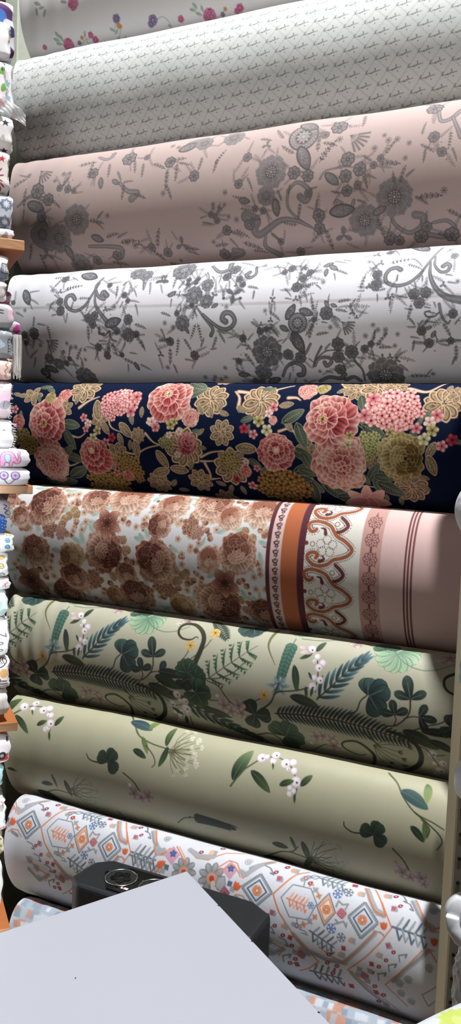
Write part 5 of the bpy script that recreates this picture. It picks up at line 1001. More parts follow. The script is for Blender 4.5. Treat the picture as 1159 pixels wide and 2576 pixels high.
BOTANIC = ([('clover', {'W': 0.42, 'a0': 1.57, 'c0': '#6f9a7c', 'c1': '#b4cda6', 'n': 5, 'rib': '#9dbd98', 'spread': 0.72}),
    ('clover', {'a0': -1.57, 'c0': '#1d3a30', 'c1': '#4f7a5c', 'n': 3, 'spread': 1.1}),
    ('clover', {'a0': 1.2, 'c0': '#3c6a50', 'c1': '#86a880', 'n': 3, 'rib': '#9dbd98', 'spread': 0.9}),
    ('sprig', {'bend': 0.02, 'c': '#4d7766', 'edge': '#28473c', 'lw': 0.2, 'n': 11}),
    ('leaf', {'W': 0.28, 'c0': '#3d5c5c', 'c1': '#9ab4b3', 'rib': None}),
    ('five', {'W': 0.3, 'c0': '#6c8a8a', 'c1': '#b5c8c6', 'eye': '#55706e'}),
    ('leaf', {'W': 0.3, 'bend': 0.12, 'c0': '#16261f', 'c1': '#3f5538', 'n': 0, 'rib': '#55694a'}),
    ('leaf', {'W': 0.34, 'bend': 0.12, 'c0': '#141f14', 'c1': '#4a5a2c', 'n': 0, 'rib': '#55694a'}),
    ('palm', {'c0': '#17343a', 'c1': '#6d959c', 'n': 8, 'rib': '#22403c'}),
    ('berry', {'eye': False}),
    ('berry', {'eye': True}),
    ('leaf', {'W': 0.4, 'bend': 0.12, 'c0': '#16261f', 'c1': '#3f5538', 'n': 0, 'rib': '#55694a'}),
    ('leaf', {'W': 0.4, 'c0': '#b99f9f', 'c1': '#e6d9d6', 'rib': None}),
    ('clover', {'W': 0.66, 'a0': -1.5, 'c0': '#122a2c', 'c1': '#4c6c5e', 'heart': True, 'n': 1}),
    ('clover', {'W': 0.6, 'a0': 0.35, 'c0': '#0f2427', 'c1': '#3c5a50', 'n': 2, 'spread': 1.5}),
    ('clover', {'W': 0.42, 'a0': -1.7, 'c0': '#12201c', 'c1': '#40584a', 'heart': False, 'n': 1}),
    ('clover', {'W': 0.44, 'a0': -1.57, 'c0': '#12201c', 'c1': '#40584a', 'heart': False, 'n': 2, 'spread': 2.4}),
    ('clover', {'W': 0.5, 'a0': -1.65, 'c0': '#12201c', 'c1': '#34493a', 'heart': False, 'n': 3, 'spread': 1.35}),
    ('clover', {'W': 0.5, 'a0': -0.95, 'c0': '#12201c', 'c1': '#34493a', 'heart': False, 'n': 1}),
    ('clover', {'W': 0.4, 'a0': 0.75, 'c0': '#0f1a18', 'c1': '#24342c', 'heart': False, 'n': 2, 'spread': 1.0}),
    ('umbel', {'c': '#3a4632', 'tipc': '#7d8468'}),
    ('fern', {'L': 0.25, 'W': 0.019, 'bend': 0.44, 'c0': '#0f1a1a', 'c1': '#38504f', 'n': 32, 'stem': '#33252a'}),
    ('leaf', {'W': 0.34, 'bend': 0.12, 'c0': '#141c14', 'c1': '#55603c', 'n': 0, 'rib': '#55694a'}),
    ('leaf', {'W': 0.25, 'bend': 0.12, 'c0': '#191a16', 'c1': '#2f3226', 'n': 0, 'rib': '#55694a'}),
    ('leaf', {'W': 0.3, 'bend': 0.12, 'c0': '#16201a', 'c1': '#3f5538', 'n': 0, 'rib': '#55694a'}),
    ('clover', {'a0': 0.5, 'c0': '#14261e', 'c1': '#2f4a38', 'n': 4, 'spread': 1.4}),
    ('five', {'W': 0.46, 'c0': '#9d837e', 'c1': '#e2d2cc', 'eye': '#6a4a48', 'eyer': 0.12, 'seed': 105}),
    ('five', {'W': 0.46, 'c0': '#9d837e', 'c1': '#e2d2cc', 'eye': '#6a4a48', 'eyer': 0.12, 'seed': 150}),
    ('five', {'W': 0.46, 'c0': '#9d837e', 'c1': '#e2d2cc', 'eye': '#6a4a48', 'eyer': 0.12, 'seed': 222}),
    ('five', {'W': 0.46, 'c0': '#9d837e', 'c1': '#e2d2cc', 'eye': '#6a4a48', 'eyer': 0.12, 'seed': 230}),
    ('five', {'W': 0.46, 'c0': '#9d837e', 'c1': '#e2d2cc', 'eye': '#6a4a48', 'eyer': 0.12, 'seed': 405}),
    ('five', {'W': 0.46, 'c0': '#9d837e', 'c1': '#e2d2cc', 'eye': '#6a4a48', 'eyer': 0.12, 'seed': 1080}),
    ('leaf', {'W': 0.4, 'c0': '#b9b4a4', 'c1': '#e9e6e0', 'rib': None}),
    ('leaf', {'W': 0.4, 'c0': '#7c6434', 'c1': '#c9a055', 'rib': None}),
    ('five', {'W': 0.6, 'c0': '#d9a94e', 'c1': '#e8cb84', 'eye': '#4b3316', 'n': 6}),
    ('fern', {'L': 0.62, 'W': 0.035, 'bend': -0.02, 'c0': '#1d3a26', 'c1': '#4f7550', 'n': 6, 'stem': '#34402c', 'taper0': 0.9, 'wav': 1}),
    ('fern', {'L': 0.5, 'W': 0.06, 'bend': 0.1, 'c0': '#15291f', 'c1': '#37523f', 'n': 12}),
    ('clover', {'W': 0.6, 'a0': 1.4, 'c0': '#16302e', 'c1': '#3b5c58', 'n': 3, 'spread': 1.15}),
    ('clover', {'W': 0.55, 'a0': 0.1, 'c0': '#0f1f1c', 'c1': '#2a4234', 'n': 3, 'spread': 2.0}),
    ('clover', {'W': 0.5, 'a0': -0.3, 'c0': '#1c3426', 'c1': '#4a6a4c', 'n': 4, 'spread': 1.25}),
    ('palm', {'L': 0.42, 'c0': '#14241a', 'c1': '#34503a', 'n': 9, 'rib': '#2c3c2c'}),
    ('leaf', {'W': 0.3, 'bend': 0.12, 'c0': '#1a1c16', 'c1': '#2c2e20', 'n': 0, 'rib': '#55694a'}),
    ('clover', {'W': 0.4, 'a0': -1.2, 'c0': '#15301f', 'c1': '#3c5e40', 'n': 5, 'spread': 0.9}),
    ('clover', {'W': 0.4, 'a0': 0.3, 'c0': '#122a1c', 'c1': '#2f5036', 'n': 5, 'spread': 0.8}),
    ('clover', {'W': 0.5, 'a0': 0.6, 'c0': '#15301f', 'c1': '#48684a', 'n': 4, 'spread': 1.3}),
    ('leaf', {'W': 0.4, 'c0': '#a58c8a', 'c1': '#cdbcb8', 'rib': None}),
    ('leaf', {'W': 0.22, 'bend': 0.12, 'c0': '#24241a', 'c1': '#3f3c26', 'n': 0, 'rib': '#55694a'}),
    ('five', {'W': 0.46, 'c0': '#9d837e', 'c1': '#e2d2cc', 'eye': '#6a4a48', 'eyer': 0.12, 'seed': 475}),
    ('five', {'W': 0.46, 'c0': '#9d837e', 'c1': '#e2d2cc', 'eye': '#6a4a48', 'eyer': 0.12, 'seed': 582}),
    ('five', {'W': 0.46, 'c0': '#9d837e', 'c1': '#e2d2cc', 'eye': '#6a4a48', 'eyer': 0.12, 'seed': 525}),
    ('five', {'W': 0.46, 'c0': '#9d837e', 'c1': '#e2d2cc', 'eye': '#6a4a48', 'eyer': 0.12, 'seed': 603})],
    ['#56705a', '#6b6a45', '#3a3024', '#1c2a24', '#3b2620', '#262a1e', '#232c20', '#2b3322', '#141c14', '#2a2a1c', '#2e3a28', '#3a3a26', '#3c4630', '#1e261c', '#4a4630', '#33321f', '#2e2a22'], '''
    0 -3682 168 460 -12; 0 -9032 168 460 -12; 1 -3897 136 278 -13; 1 -9247 136 278 -13; 2 -5649 -204 339 0; 2 -10999 -204 339 0;
    p0 78 63 -3799 113 -3535 365 -3241 467 -2977 438 -2753 332 -2644 269; p0 78 63 -9149 113 -8885 365 -8591 467 -8327 438 -8103 332 -7994 269;
    p0 97 77 -5567 167 -5155 143 -4710 -7 -4461 8; p0 97 77 -10917 167 -10505 143 -10060 -7 -9811 8; p0 92 74 -4461 8 -4054 130 -3829 198;
    p0 92 74 -9811 8 -9404 130 -9179 198; p1 436 58 -6113 -203 -6153 95 -6196 333 -6159 507 -5969 791;
    p1 436 58 -11463 -203 -11503 95 -11546 333 -11509 507 -11319 791; 3 -5767 722 532 99; 3 -11117 722 532 99; 4 -5736 1163 134 -9;
    4 -11086 1163 134 -9; 4 -5791 1255 135 54; 4 -11141 1255 135 54; 4 -5918 1271 136 122; 4 -11268 1271 136 122; 4 -5972 1184 136 -180;
    4 -11322 1184 136 -180; 4 -5901 1099 134 -117; 4 -11251 1099 134 -117; 4 -5784 1097 134 -54; 4 -11134 1097 134 -54; 5 -5844 1127 134 -9;
    5 -11194 1127 134 -9; p2 126 126 -5947 1359 -5821 1283 -5459 1197 -5164 1072; p2 126 126 -11297 1359 -11171 1283 -10809 1197 -10514 1072;
    p2 197 115 -6168 1682 -6018 1539 -5932 1356 -5858 1129; p2 197 115 -11518 1682 -11368 1539 -11282 1356 -11208 1129;
    p2 78 78 -5445 1195 -5464 1119 -5547 976; p2 78 78 -10795 1195 -10814 1119 -10897 976; 6 -5506 970 248 71; 6 -10856 970 248 71; 7 -5313 1360 300 4;
    7 -10663 1360 300 4; 8 -4622 794 685 -49; 8 -9972 794 685 -49; p2 107 76 -5061 1273 -4906 1144 -4734 963;
    p2 107 76 -10411 1273 -10256 1144 -10084 963; p2 100 93 -5173 457 -5090 814 -5101 1072 -5107 1176;
    p2 100 93 -10523 457 -10440 814 -10451 1072 -10457 1176; 9 -5153 515 70 -9; 9 -10503 515 70 -9; 9 -5027 619 77 -8; 9 -10377 619 77 -8;
    10 -5193 609 46 -8; 10 -10543 609 46 -8; 10 -5086 716 84 -8; 10 -10436 716 84 -8; 9 -5151 908 61 -9; 9 -10501 908 61 -9; 10 -5033 938 76 -9;
    10 -10383 938 76 -9; 10 -5168 1088 92 -9; 10 -10518 1088 92 -9; 10 -5295 389 98 -9; 10 -10645 389 98 -9; 11 -5150 288 136 -70;
    11 -10500 288 136 -70; 6 -5374 542 134 141; 6 -10724 542 134 141; 6 -5230 887 76 51; 6 -10580 887 76 51; 6 -5175 1187 93 92; 6 -10525 1187 93 92;
    6 -5283 1205 109 76; 6 -10633 1205 109 76; 12 -5457 379 99 -168; 12 -10807 379 99 -168; 12 -5423 452 96 161; 12 -10773 452 96 161;
    12 -5379 460 96 -179; 12 -10729 460 96 -179; 13 -4094 1068 337 -9; 13 -9444 1068 337 -9; 14 -4068 1071 425 -9; 14 -9418 1071 425 -9;
    p3 120 120 -4119 1079 -4227 1198 -4297 1391 -4465 1488; p3 120 120 -9469 1079 -9577 1198 -9647 1391 -9815 1488; 15 -3318 1010 438 -9;
    15 -8668 1010 438 -9; 16 -3318 1010 325 -9; 16 -8668 1010 325 -9; 17 -3583 1329 278 -10; 17 -8933 1329 278 -10; 18 -3139 1300 272 -10;
    18 -8489 1300 272 -10; 19 -3139 1300 329 -10; 19 -8489 1300 329 -10; p4 147 103 -3318 1010 -3314 1231 -3405 1399 -3589 1552 -3791 1578;
    p4 147 103 -8668 1010 -8664 1231 -8755 1399 -8939 1552 -9141 1578; p4 116 87 -3406 1379 -3273 1319 -3138 1305;
    p4 116 87 -8756 1379 -8623 1319 -8488 1305; p4 96 96 -3583 1329 -3556 1427 -3589 1539; p4 96 96 -8933 1329 -8906 1427 -8939 1539;
    p5 110 73 -2556 1196 -2785 1361 -3023 1457 -3413 1653 -3664 1662; p5 110 73 -7906 1196 -8135 1361 -8373 1457 -8763 1653 -9014 1662;
    p6 166 116 -4154 1807 -3978 1934 -3843 2061; p6 166 116 -9504 1807 -9328 1934 -9193 2061; 20 -3633 2177 370 21; 20 -8983 2177 370 21;
    p7 74 372 -4140 2321 -4281 2385 -4513 2312 -4605 2186 -4514 2083 -4298 2041 -4097 2160 -3987 2355 -4084 2756;
    p7 74 372 -9490 2321 -9631 2385 -9863 2312 -9955 2186 -9864 2083 -9648 2041 -9447 2160 -9337 2355 -9434 2756; 21 -4585 1514 1345 -10;
    21 -9935 1514 1345 -10; p8 251 586 -3715 1673 -3413 1722 -3191 1846 -3099 2070 -3166 2339 -3427 2633;
    p8 251 586 -9065 1673 -8763 1722 -8541 1846 -8449 2070 -8516 2339 -8777 2633; 22 -3091 1697 348 14; 22 -8441 1697 348 14; 23 -2779 1513 318 -9;
    23 -8129 1513 318 -9; 24 -2704 1767 256 12; 24 -8054 1767 256 12; 25 -2569 1396 254 -11; 25 -7919 1396 254 -11; 10 -2888 2001 105 -14;
    10 -8238 2001 105 -14; 9 -2860 2209 60 -16; 9 -8210 2209 60 -16; 10 -2711 2168 84 -16; 10 -8061 2168 84 -16; 10 -2774 2394 111 -19;
    10 -8124 2394 111 -19; 10 -2846 2512 74 -22; 10 -8196 2512 74 -22; p2 82 82 -3142 1865 -2972 1945 -2789 2261;
    p2 82 82 -8492 1865 -8322 1945 -8139 2261; p2 80 80 -2681 1966 -2827 2018; p2 80 80 -8031 1966 -8177 2018;
    p9 279 175 -2503 413 -2657 478 -2753 556 -2761 668 -2689 764 -2565 816; 26 -5103 2118 146 -14; 26 -10453 2118 146 -14; 27 -4974 2069 108 -13;
    27 -10324 2069 108 -13; 28 -4781 2108 126 -14; 28 -10131 2108 126 -14; 29 -4778 2271 164 -16; 29 -10128 2271 164 -16; 9 -5229 2328 49 -16;
    9 -10579 2328 49 -16; p10 98 98 -5512 2712 -5245 2556 -5037 2345 -4915 2270; p10 98 98 -10862 2712 -10595 2556 -10387 2345 -10265 2270;
    30 -4486 58 155 -16; 30 -9836 58 155 -16; 31 -2747 115 145 -14; 31 -8097 115 145 -14; 32 -2941 236 80 2; 32 -8291 236 80 2;
    p0 63 63 -2813 269 -2916 241; p0 63 63 -8163 269 -8266 241; 33 -4465 2601 78 -26; 33 -9815 2601 78 -26; 34 -4465 2601 87 -24; 34 -9815 2601 87 -24;
    33 -6148 1406 89 -11; 33 -11498 1406 89 -11; 34 -6148 1406 99 -10; 34 -11498 1406 99 -10; p11 85 85 -6235 1492 -6398 1593 -6608 1651;
    p11 85 85 -11585 1492 -11748 1593 -11958 1651; 35 -6881 871 620 -39; 35 -12231 871 620 -39; p12 116 83 -7423 1280 -7119 1219 -6828 1065 -6616 846;
    p12 116 83 -12773 1280 -12469 1219 -12178 1065 -11966 846; 36 -7301 202 356 41; 36 -12651 202 356 41; 37 -6672 -3 349 -20; 37 -12022 -3 349 -20;
    38 -6356 1857 358 -11; 38 -11706 1857 358 -11; 39 -5752 2255 417 -15; 39 -11102 2255 417 -15; 40 -7070 2205 941 21; 40 -12420 2205 941 21;
    p6 162 101 -6380 2389 -6120 2274 -5928 2344 -5864 2458; p6 162 101 -11730 2389 -11470 2274 -11278 2344 -11214 2458;
    p6 162 101 -6405 2491 -6187 2573 -6050 2808; p6 162 101 -11755 2491 -11537 2573 -11400 2808; 11 -8310 1466 306 10; 11 -13660 1466 306 10;
    41 -8213 1276 316 -4; 41 -13563 1276 316 -4; p13 123 105 -8117 1493 -7860 1451 -7454 1299; p13 123 105 -13467 1493 -13210 1451 -12804 1299;
    p14 102 85 -8035 1052 -7928 898 -7870 779; p14 102 85 -13385 1052 -13278 898 -13220 779; p14 102 85 -7896 1018 -7686 836 -7507 644 -7426 489;
    p14 102 85 -13246 1018 -13036 836 -12857 644 -12776 489;
    p15 63 628 -7719 501 -7774 479 -7878 553 -8070 550 -8194 447 -8195 299 -8077 203 -7882 208 -7682 339 -7590 512 -7610 742 -7693 1002 -7739 1203;
    p15 63 628 -13069 501 -13124 479 -13228 553 -13420 550 -13544 447 -13545 299 -13427 203 -13232 208 -13032 339 -12940 512 -12960 742 -13043 1002 -13089 1203;
    42 -7848 1220 310 -9; 42 -13198 1220 310 -9; 43 -7672 1305 276 -9; 43 -13022 1305 276 -9; 44 -7646 1622 359 -10; 44 -12996 1622 359 -10;
    33 -7843 711 92 -7; 33 -13193 711 92 -7; 34 -7852 672 102 -8; 34 -13202 672 102 -8; 33 -7373 370 96 -8; 33 -12723 370 96 -8; 34 -7389 327 109 -9;
    34 -12739 327 109 -9; p2 98 98 -8414 1604 -8163 1715 -7956 1869 -7880 2169 -7902 2583;
    p2 98 98 -13764 1604 -13513 1715 -13306 1869 -13230 2169 -13252 2583; 10 -8101 1735 103 -10; 10 -13451 1735 103 -10; 9 -8036 1868 57 -11;
    9 -13386 1868 57 -11; 10 -7923 1862 86 -11; 10 -13273 1862 86 -11; 10 -7920 2049 120 -12; 10 -13270 2049 120 -12; 10 -7893 2153 83 -13;
    10 -13243 2153 83 -13; 10 -8092 2309 106 -14; 10 -13442 2309 106 -14; 6 -8135 2152 146 28; 6 -13485 2152 146 28; 6 -7989 2405 148 93;
    6 -13339 2405 148 93; 45 -8291 2375 118 178; 45 -13641 2375 118 178; 45 -8282 2286 117 -167; 45 -13632 2286 117 -167; 46 -7212 1952 341 1;
    46 -12562 1952 341 1; p16 104 87 -7391 1317 -7144 1391 -6966 1592 -6822 1715 -6525 1750 -6351 1794;
    p16 104 87 -12741 1317 -12494 1391 -12316 1592 -12172 1715 -11875 1750 -11701 1794; p16 89 89 -7341 1720 -7093 1690 -6880 1680;
    p16 89 89 -12691 1720 -12443 1690 -12230 1680; 47 -7024 1785 154 -11; 47 -12374 1785 154 -11; 48 -6696 1722 150 -11; 48 -12046 1722 150 -11;
    49 -6883 1891 129 -11; 49 -12233 1891 129 -11; 50 -6647 1885 127 -12; 50 -11997 1885 127 -12; 9 -7164 1597 53 -10; 9 -12514 1597 53 -10''')
SPARSE = ([('leaf', {'W': 0.4, 'bend': 0.12, 'c0': '#14261c', 'c1': '#55693a', 'n': 0, 'rib': '#6a7a50'}),
    ('leaf', {'W': 0.3, 'bend': 0.12, 'c0': '#14261c', 'c1': '#55693a', 'n': 0, 'rib': '#6a7a50'}),
    ('berry', {'eye': True}),
    ('berry', {'eye': False}),
    ('leaf', {'W': 0.36, 'bend': 0.12, 'c0': '#14261c', 'c1': '#7c9060', 'n': 0, 'rib': '#6a7a50'}),
    ('leaf', {'W': 0.34, 'bend': 0.12, 'c0': '#14261c', 'c1': '#55693a', 'n': 0, 'rib': '#6a7a50'}),
    ('leaf', {'W': 0.42, 'bend': 0.12, 'c0': '#14261c', 'c1': '#55693a', 'n': 0, 'rib': '#6a7a50'}),
    ('leaf', {'W': 0.42, 'bend': 0.2, 'c0': '#27404a', 'c1': '#3c5a5c', 'n': 0, 'rib': '#6a7a50'}),
    ('leaf', {'W': 0.4, 'bend': 0.2, 'c0': '#5c7434', 'c1': '#93a860', 'n': 0, 'rib': '#6a7a50'}),
    ('leaf', {'W': 0.3, 'bend': 0.2, 'c0': '#4b6234', 'c1': '#7a8c50', 'n': 0, 'rib': '#6a7a50'}),
    ('leaf', {'W': 0.4, 'bend': 0.2, 'c0': '#12251c', 'c1': '#2c4430', 'n': 0, 'rib': '#6a7a50'}),
    ('leaf', {'W': 0.3, 'bend': 0.2, 'c0': '#20341c', 'c1': '#647a40', 'n': 0, 'rib': '#6a7a50'}),
    ('leaf', {'W': 0.3, 'bend': 0.2, 'c0': '#16281a', 'c1': '#3c5a30', 'n': 0, 'rib': '#6a7a50'}),
    ('umbel', {'c': '#4c5030', 'tip': 'w', 'tipc': '#e9ebd6'}),
    ('umbel', {'c': '#4c5030', 'tip': 'w', 'tipc': '#cfd0b8'}),
    ('clover', {'W': 0.6, 'a0': -0.9, 'c0': '#0d1a12', 'c1': '#2c4a30', 'n': 3, 'rib': '#4c6248', 'spread': 1.75}),
    ('five', {'W': 0.46, 'c0': '#8d7470', 'c1': '#d6c5be', 'eye': '#5a403e', 'eyer': 0.12, 'seed': 675}),
    ('five', {'W': 0.46, 'c0': '#8d7470', 'c1': '#d6c5be', 'eye': '#5a403e', 'eyer': 0.12, 'seed': 712}),
    ('five', {'W': 0.46, 'c0': '#8d7470', 'c1': '#d6c5be', 'eye': '#5a403e', 'eyer': 0.12, 'seed': 745}),
    ('leaf', {'W': 0.4, 'bend': 0.12, 'c0': '#101c14', 'c1': '#24361e', 'n': 0, 'rib': '#6a7a50'}),
    ('leaf', {'W': 0.2, 'bend': 0.12, 'c0': '#2c3620', 'c1': '#55693a', 'n': 0, 'rib': '#6a7a50'}),
    ('leaf', {'W': 0.35, 'bend': 0.12, 'c0': '#0d1510', 'c1': '#1c2818', 'n': 0, 'rib': '#6a7a50'}),
    ('umbel', {'c': '#43452c', 'tip': 'w', 'tipc': '#a9a592'}),
    ('umbel', {'c': '#43452c', 'tip': 'w', 'tipc': '#8f8a78'}),
    ('sprig', {'bend': 0.15, 'c': '#1d3426', 'lw': 0.22, 'n': 12}),
    ('sprig', {'c': '#1d3426', 'lw': 0.22, 'n': 5}),
    ('leaf', {'W': 0.42, 'bend': 0.2, 'c0': '#2c4450', 'c1': '#44645e', 'n': 0, 'rib': '#6a7a50'}),
    ('leaf', {'W': 0.42, 'bend': 0.2, 'c0': '#4f6a34', 'c1': '#9db266', 'n': 0, 'rib': '#6a7a50'}),
    ('leaf', {'W': 0.3, 'bend': 0.2, 'c0': '#3c5430', 'c1': '#6f8448', 'n': 0, 'rib': '#6a7a50'}),
    ('leaf', {'W': 0.42, 'bend': 0.2, 'c0': '#10221a', 'c1': '#28402c', 'n': 0, 'rib': '#6a7a50'}),
    ('five', {'W': 0.46, 'c0': '#8d7470', 'c1': '#d6c5be', 'eye': '#5a403e', 'eyer': 0.12, 'seed': 865}),
    ('five', {'W': 0.46, 'c0': '#8d7470', 'c1': '#d6c5be', 'eye': '#5a403e', 'eyer': 0.12, 'seed': 905}),
    ('five', {'W': 0.46, 'c0': '#8d7470', 'c1': '#d6c5be', 'eye': '#5a403e', 'eyer': 0.12, 'seed': 960}),
    ('five', {'W': 0.46, 'c0': '#8d7470', 'c1': '#d6c5be', 'eye': '#5a403e', 'eyer': 0.12, 'seed': 975}),
    ('leaf', {'W': 0.4, 'c0': '#8a7672', 'c1': '#c9b8b0', 'rib': None}),
    ('leaf', {'W': 0.42, 'bend': 0.12, 'c0': '#101c14', 'c1': '#24361e', 'n': 0, 'rib': '#6a7a50'}),
    ('leaf', {'W': 0.22, 'bend': 0.12, 'c0': '#2c3620', 'c1': '#55693a', 'n': 0, 'rib': '#6a7a50'}),
    ('leaf', {'W': 0.34, 'bend': 0.12, 'c0': '#0d1510', 'c1': '#1c2818', 'n': 0, 'rib': '#6a7a50'}),
    ('umbel', {'c': '#43452c', 'tip': 'w', 'tipc': '#a09a88'})],
    ['#4c5a38', '#3c4228', '#4a5230', '#5c6838', '#3a3a22', '#2a2c20', '#30361e', '#1d2a20', '#4c5c34'], '''
    0 -12083 298 275 -62; 1 -11669 637 256 32; p0 197 138 -12027 569 -11829 397 -11681 270;
    p1 99 99 -11736 271 -11456 195 -11169 217 -10957 489 -10945 806; 2 -11736 271 112 -11; 3 -11511 278 70 -11; 2 -11513 114 101 -15;
    2 -11249 261 111 -12; 3 -11129 179 95 -13; 2 -11085 339 58 -11; 3 -11014 340 77 -11; 3 -11054 657 74 -10; 3 -11000 613 74 -10;
    2 -10963 512 102 -10; 0 -11191 531 131 -39; 0 -10790 414 141 -67; 1 -10924 781 92 70; 1 -11486 357 68 52; 4 -6460 481 347 -75; 5 -5969 702 275 28;
    p0 173 126 -6581 937 -6383 618 -6250 478 -6088 326; p1 94 94 -6094 306 -5794 217 -5524 287 -5328 481 -5245 682 -5256 864; 2 -6058 290 106 -12;
    3 -5965 247 58 -13; 3 -5815 309 72 -12; 2 -5803 171 95 -14; 2 -5558 307 111 -12; 3 -5423 252 81 -13; 2 -5482 399 46 -12; 3 -5358 412 76 -12;
    3 -5367 833 67 -12; 3 -5298 765 59 -12; 3 -5376 727 60 -12; 2 -5273 598 111 -11; 0 -5465 637 150 -34; 6 -5099 526 148 -60; 1 -5255 900 82 77;
    1 -5790 404 62 63; p2 152 106 -9391 -277 -8992 166 -8795 367 -8467 474 -8034 513 -7898 507; p3 116 116 -9370 -278 -8954 200 -8763 396;
    7 -8839 95 284 -2; 8 -8603 20 189 -87; 9 -8571 514 187 41; 10 -8662 691 170 6; 11 -8147 232 237 -99; 12 -8088 681 216 94;
    p4 101 84 -8565 533 -8355 692 -8279 835 -8334 924; 13 -7661 541 361 -4; 13 -7656 356 322 -34; 14 -7712 687 278 29; 15 -9378 1008 302 -11;
    p5 90 180 -9932 959 -9845 1059 -9643 1081 -9401 1021; p5 127 127 -8999 1167 -8755 1296 -8593 1476; 16 -8741 1556 160 -13; 17 -8570 1616 114 -14;
    18 -8408 1544 149 -14; 3 -8828 1398 55 -13; 19 -11020 1876 156 -15; 20 -10782 1763 171 65; 1 -10440 1885 219 69; 21 -11062 2255 334 9;
    p6 133 110 -11250 2249 -10818 2018 -10499 2013 -10289 2011; 22 -9998 1874 366 -22; 23 -10026 1992 369 20; 1 -11948 1735 133 -4;
    24 -6998 1758 482 -3; p5 99 118 -7779 2031 -7612 1858 -7446 1796; p7 106 64 -9271 2177 -9142 2378; 25 -6536 1733 108 -5;
    p2 146 102 -3644 31 -3437 222 -3280 450 -3033 670 -2710 766 -2515 838; p3 93 93 -3618 71 -3416 250 -3261 474; 26 -3076 406 277 10;
    27 -2855 283 186 69; 28 -2813 922 175 74; 29 -2946 987 164 29; p4 121 94 -3033 670 -2773 813 -2590 938 -2529 1059 -2604 1199;
    p8 135 202 -2919 745 -2766 878 -2788 1018; 15 -3728 1207 275 -14; p5 88 147 -4288 1103 -4264 1189 -4093 1259 -3838 1197;
    p5 122 122 -3379 1379 -3181 1559 -3041 1812; 30 -3201 1819 161 -18; 31 -3061 1887 115 -19; 32 -2867 1844 152 -19; 33 -2818 1969 100 -20;
    34 -3287 1651 77 35; 35 -5545 1910 165 -6; 36 -5253 1796 157 64; p6 170 94 -5913 2384 -5570 2105 -5314 2014 -5176 1844; 37 -5624 2396 369 -7;
    1 -5004 1910 233 69; 1 -5001 2212 210 109; p6 133 114 -5356 2029 -5042 2080 -4887 2107; 22 -4597 1950 376 -38; 38 -4568 2043 409 -7;
    23 -4710 2247 322 41''')
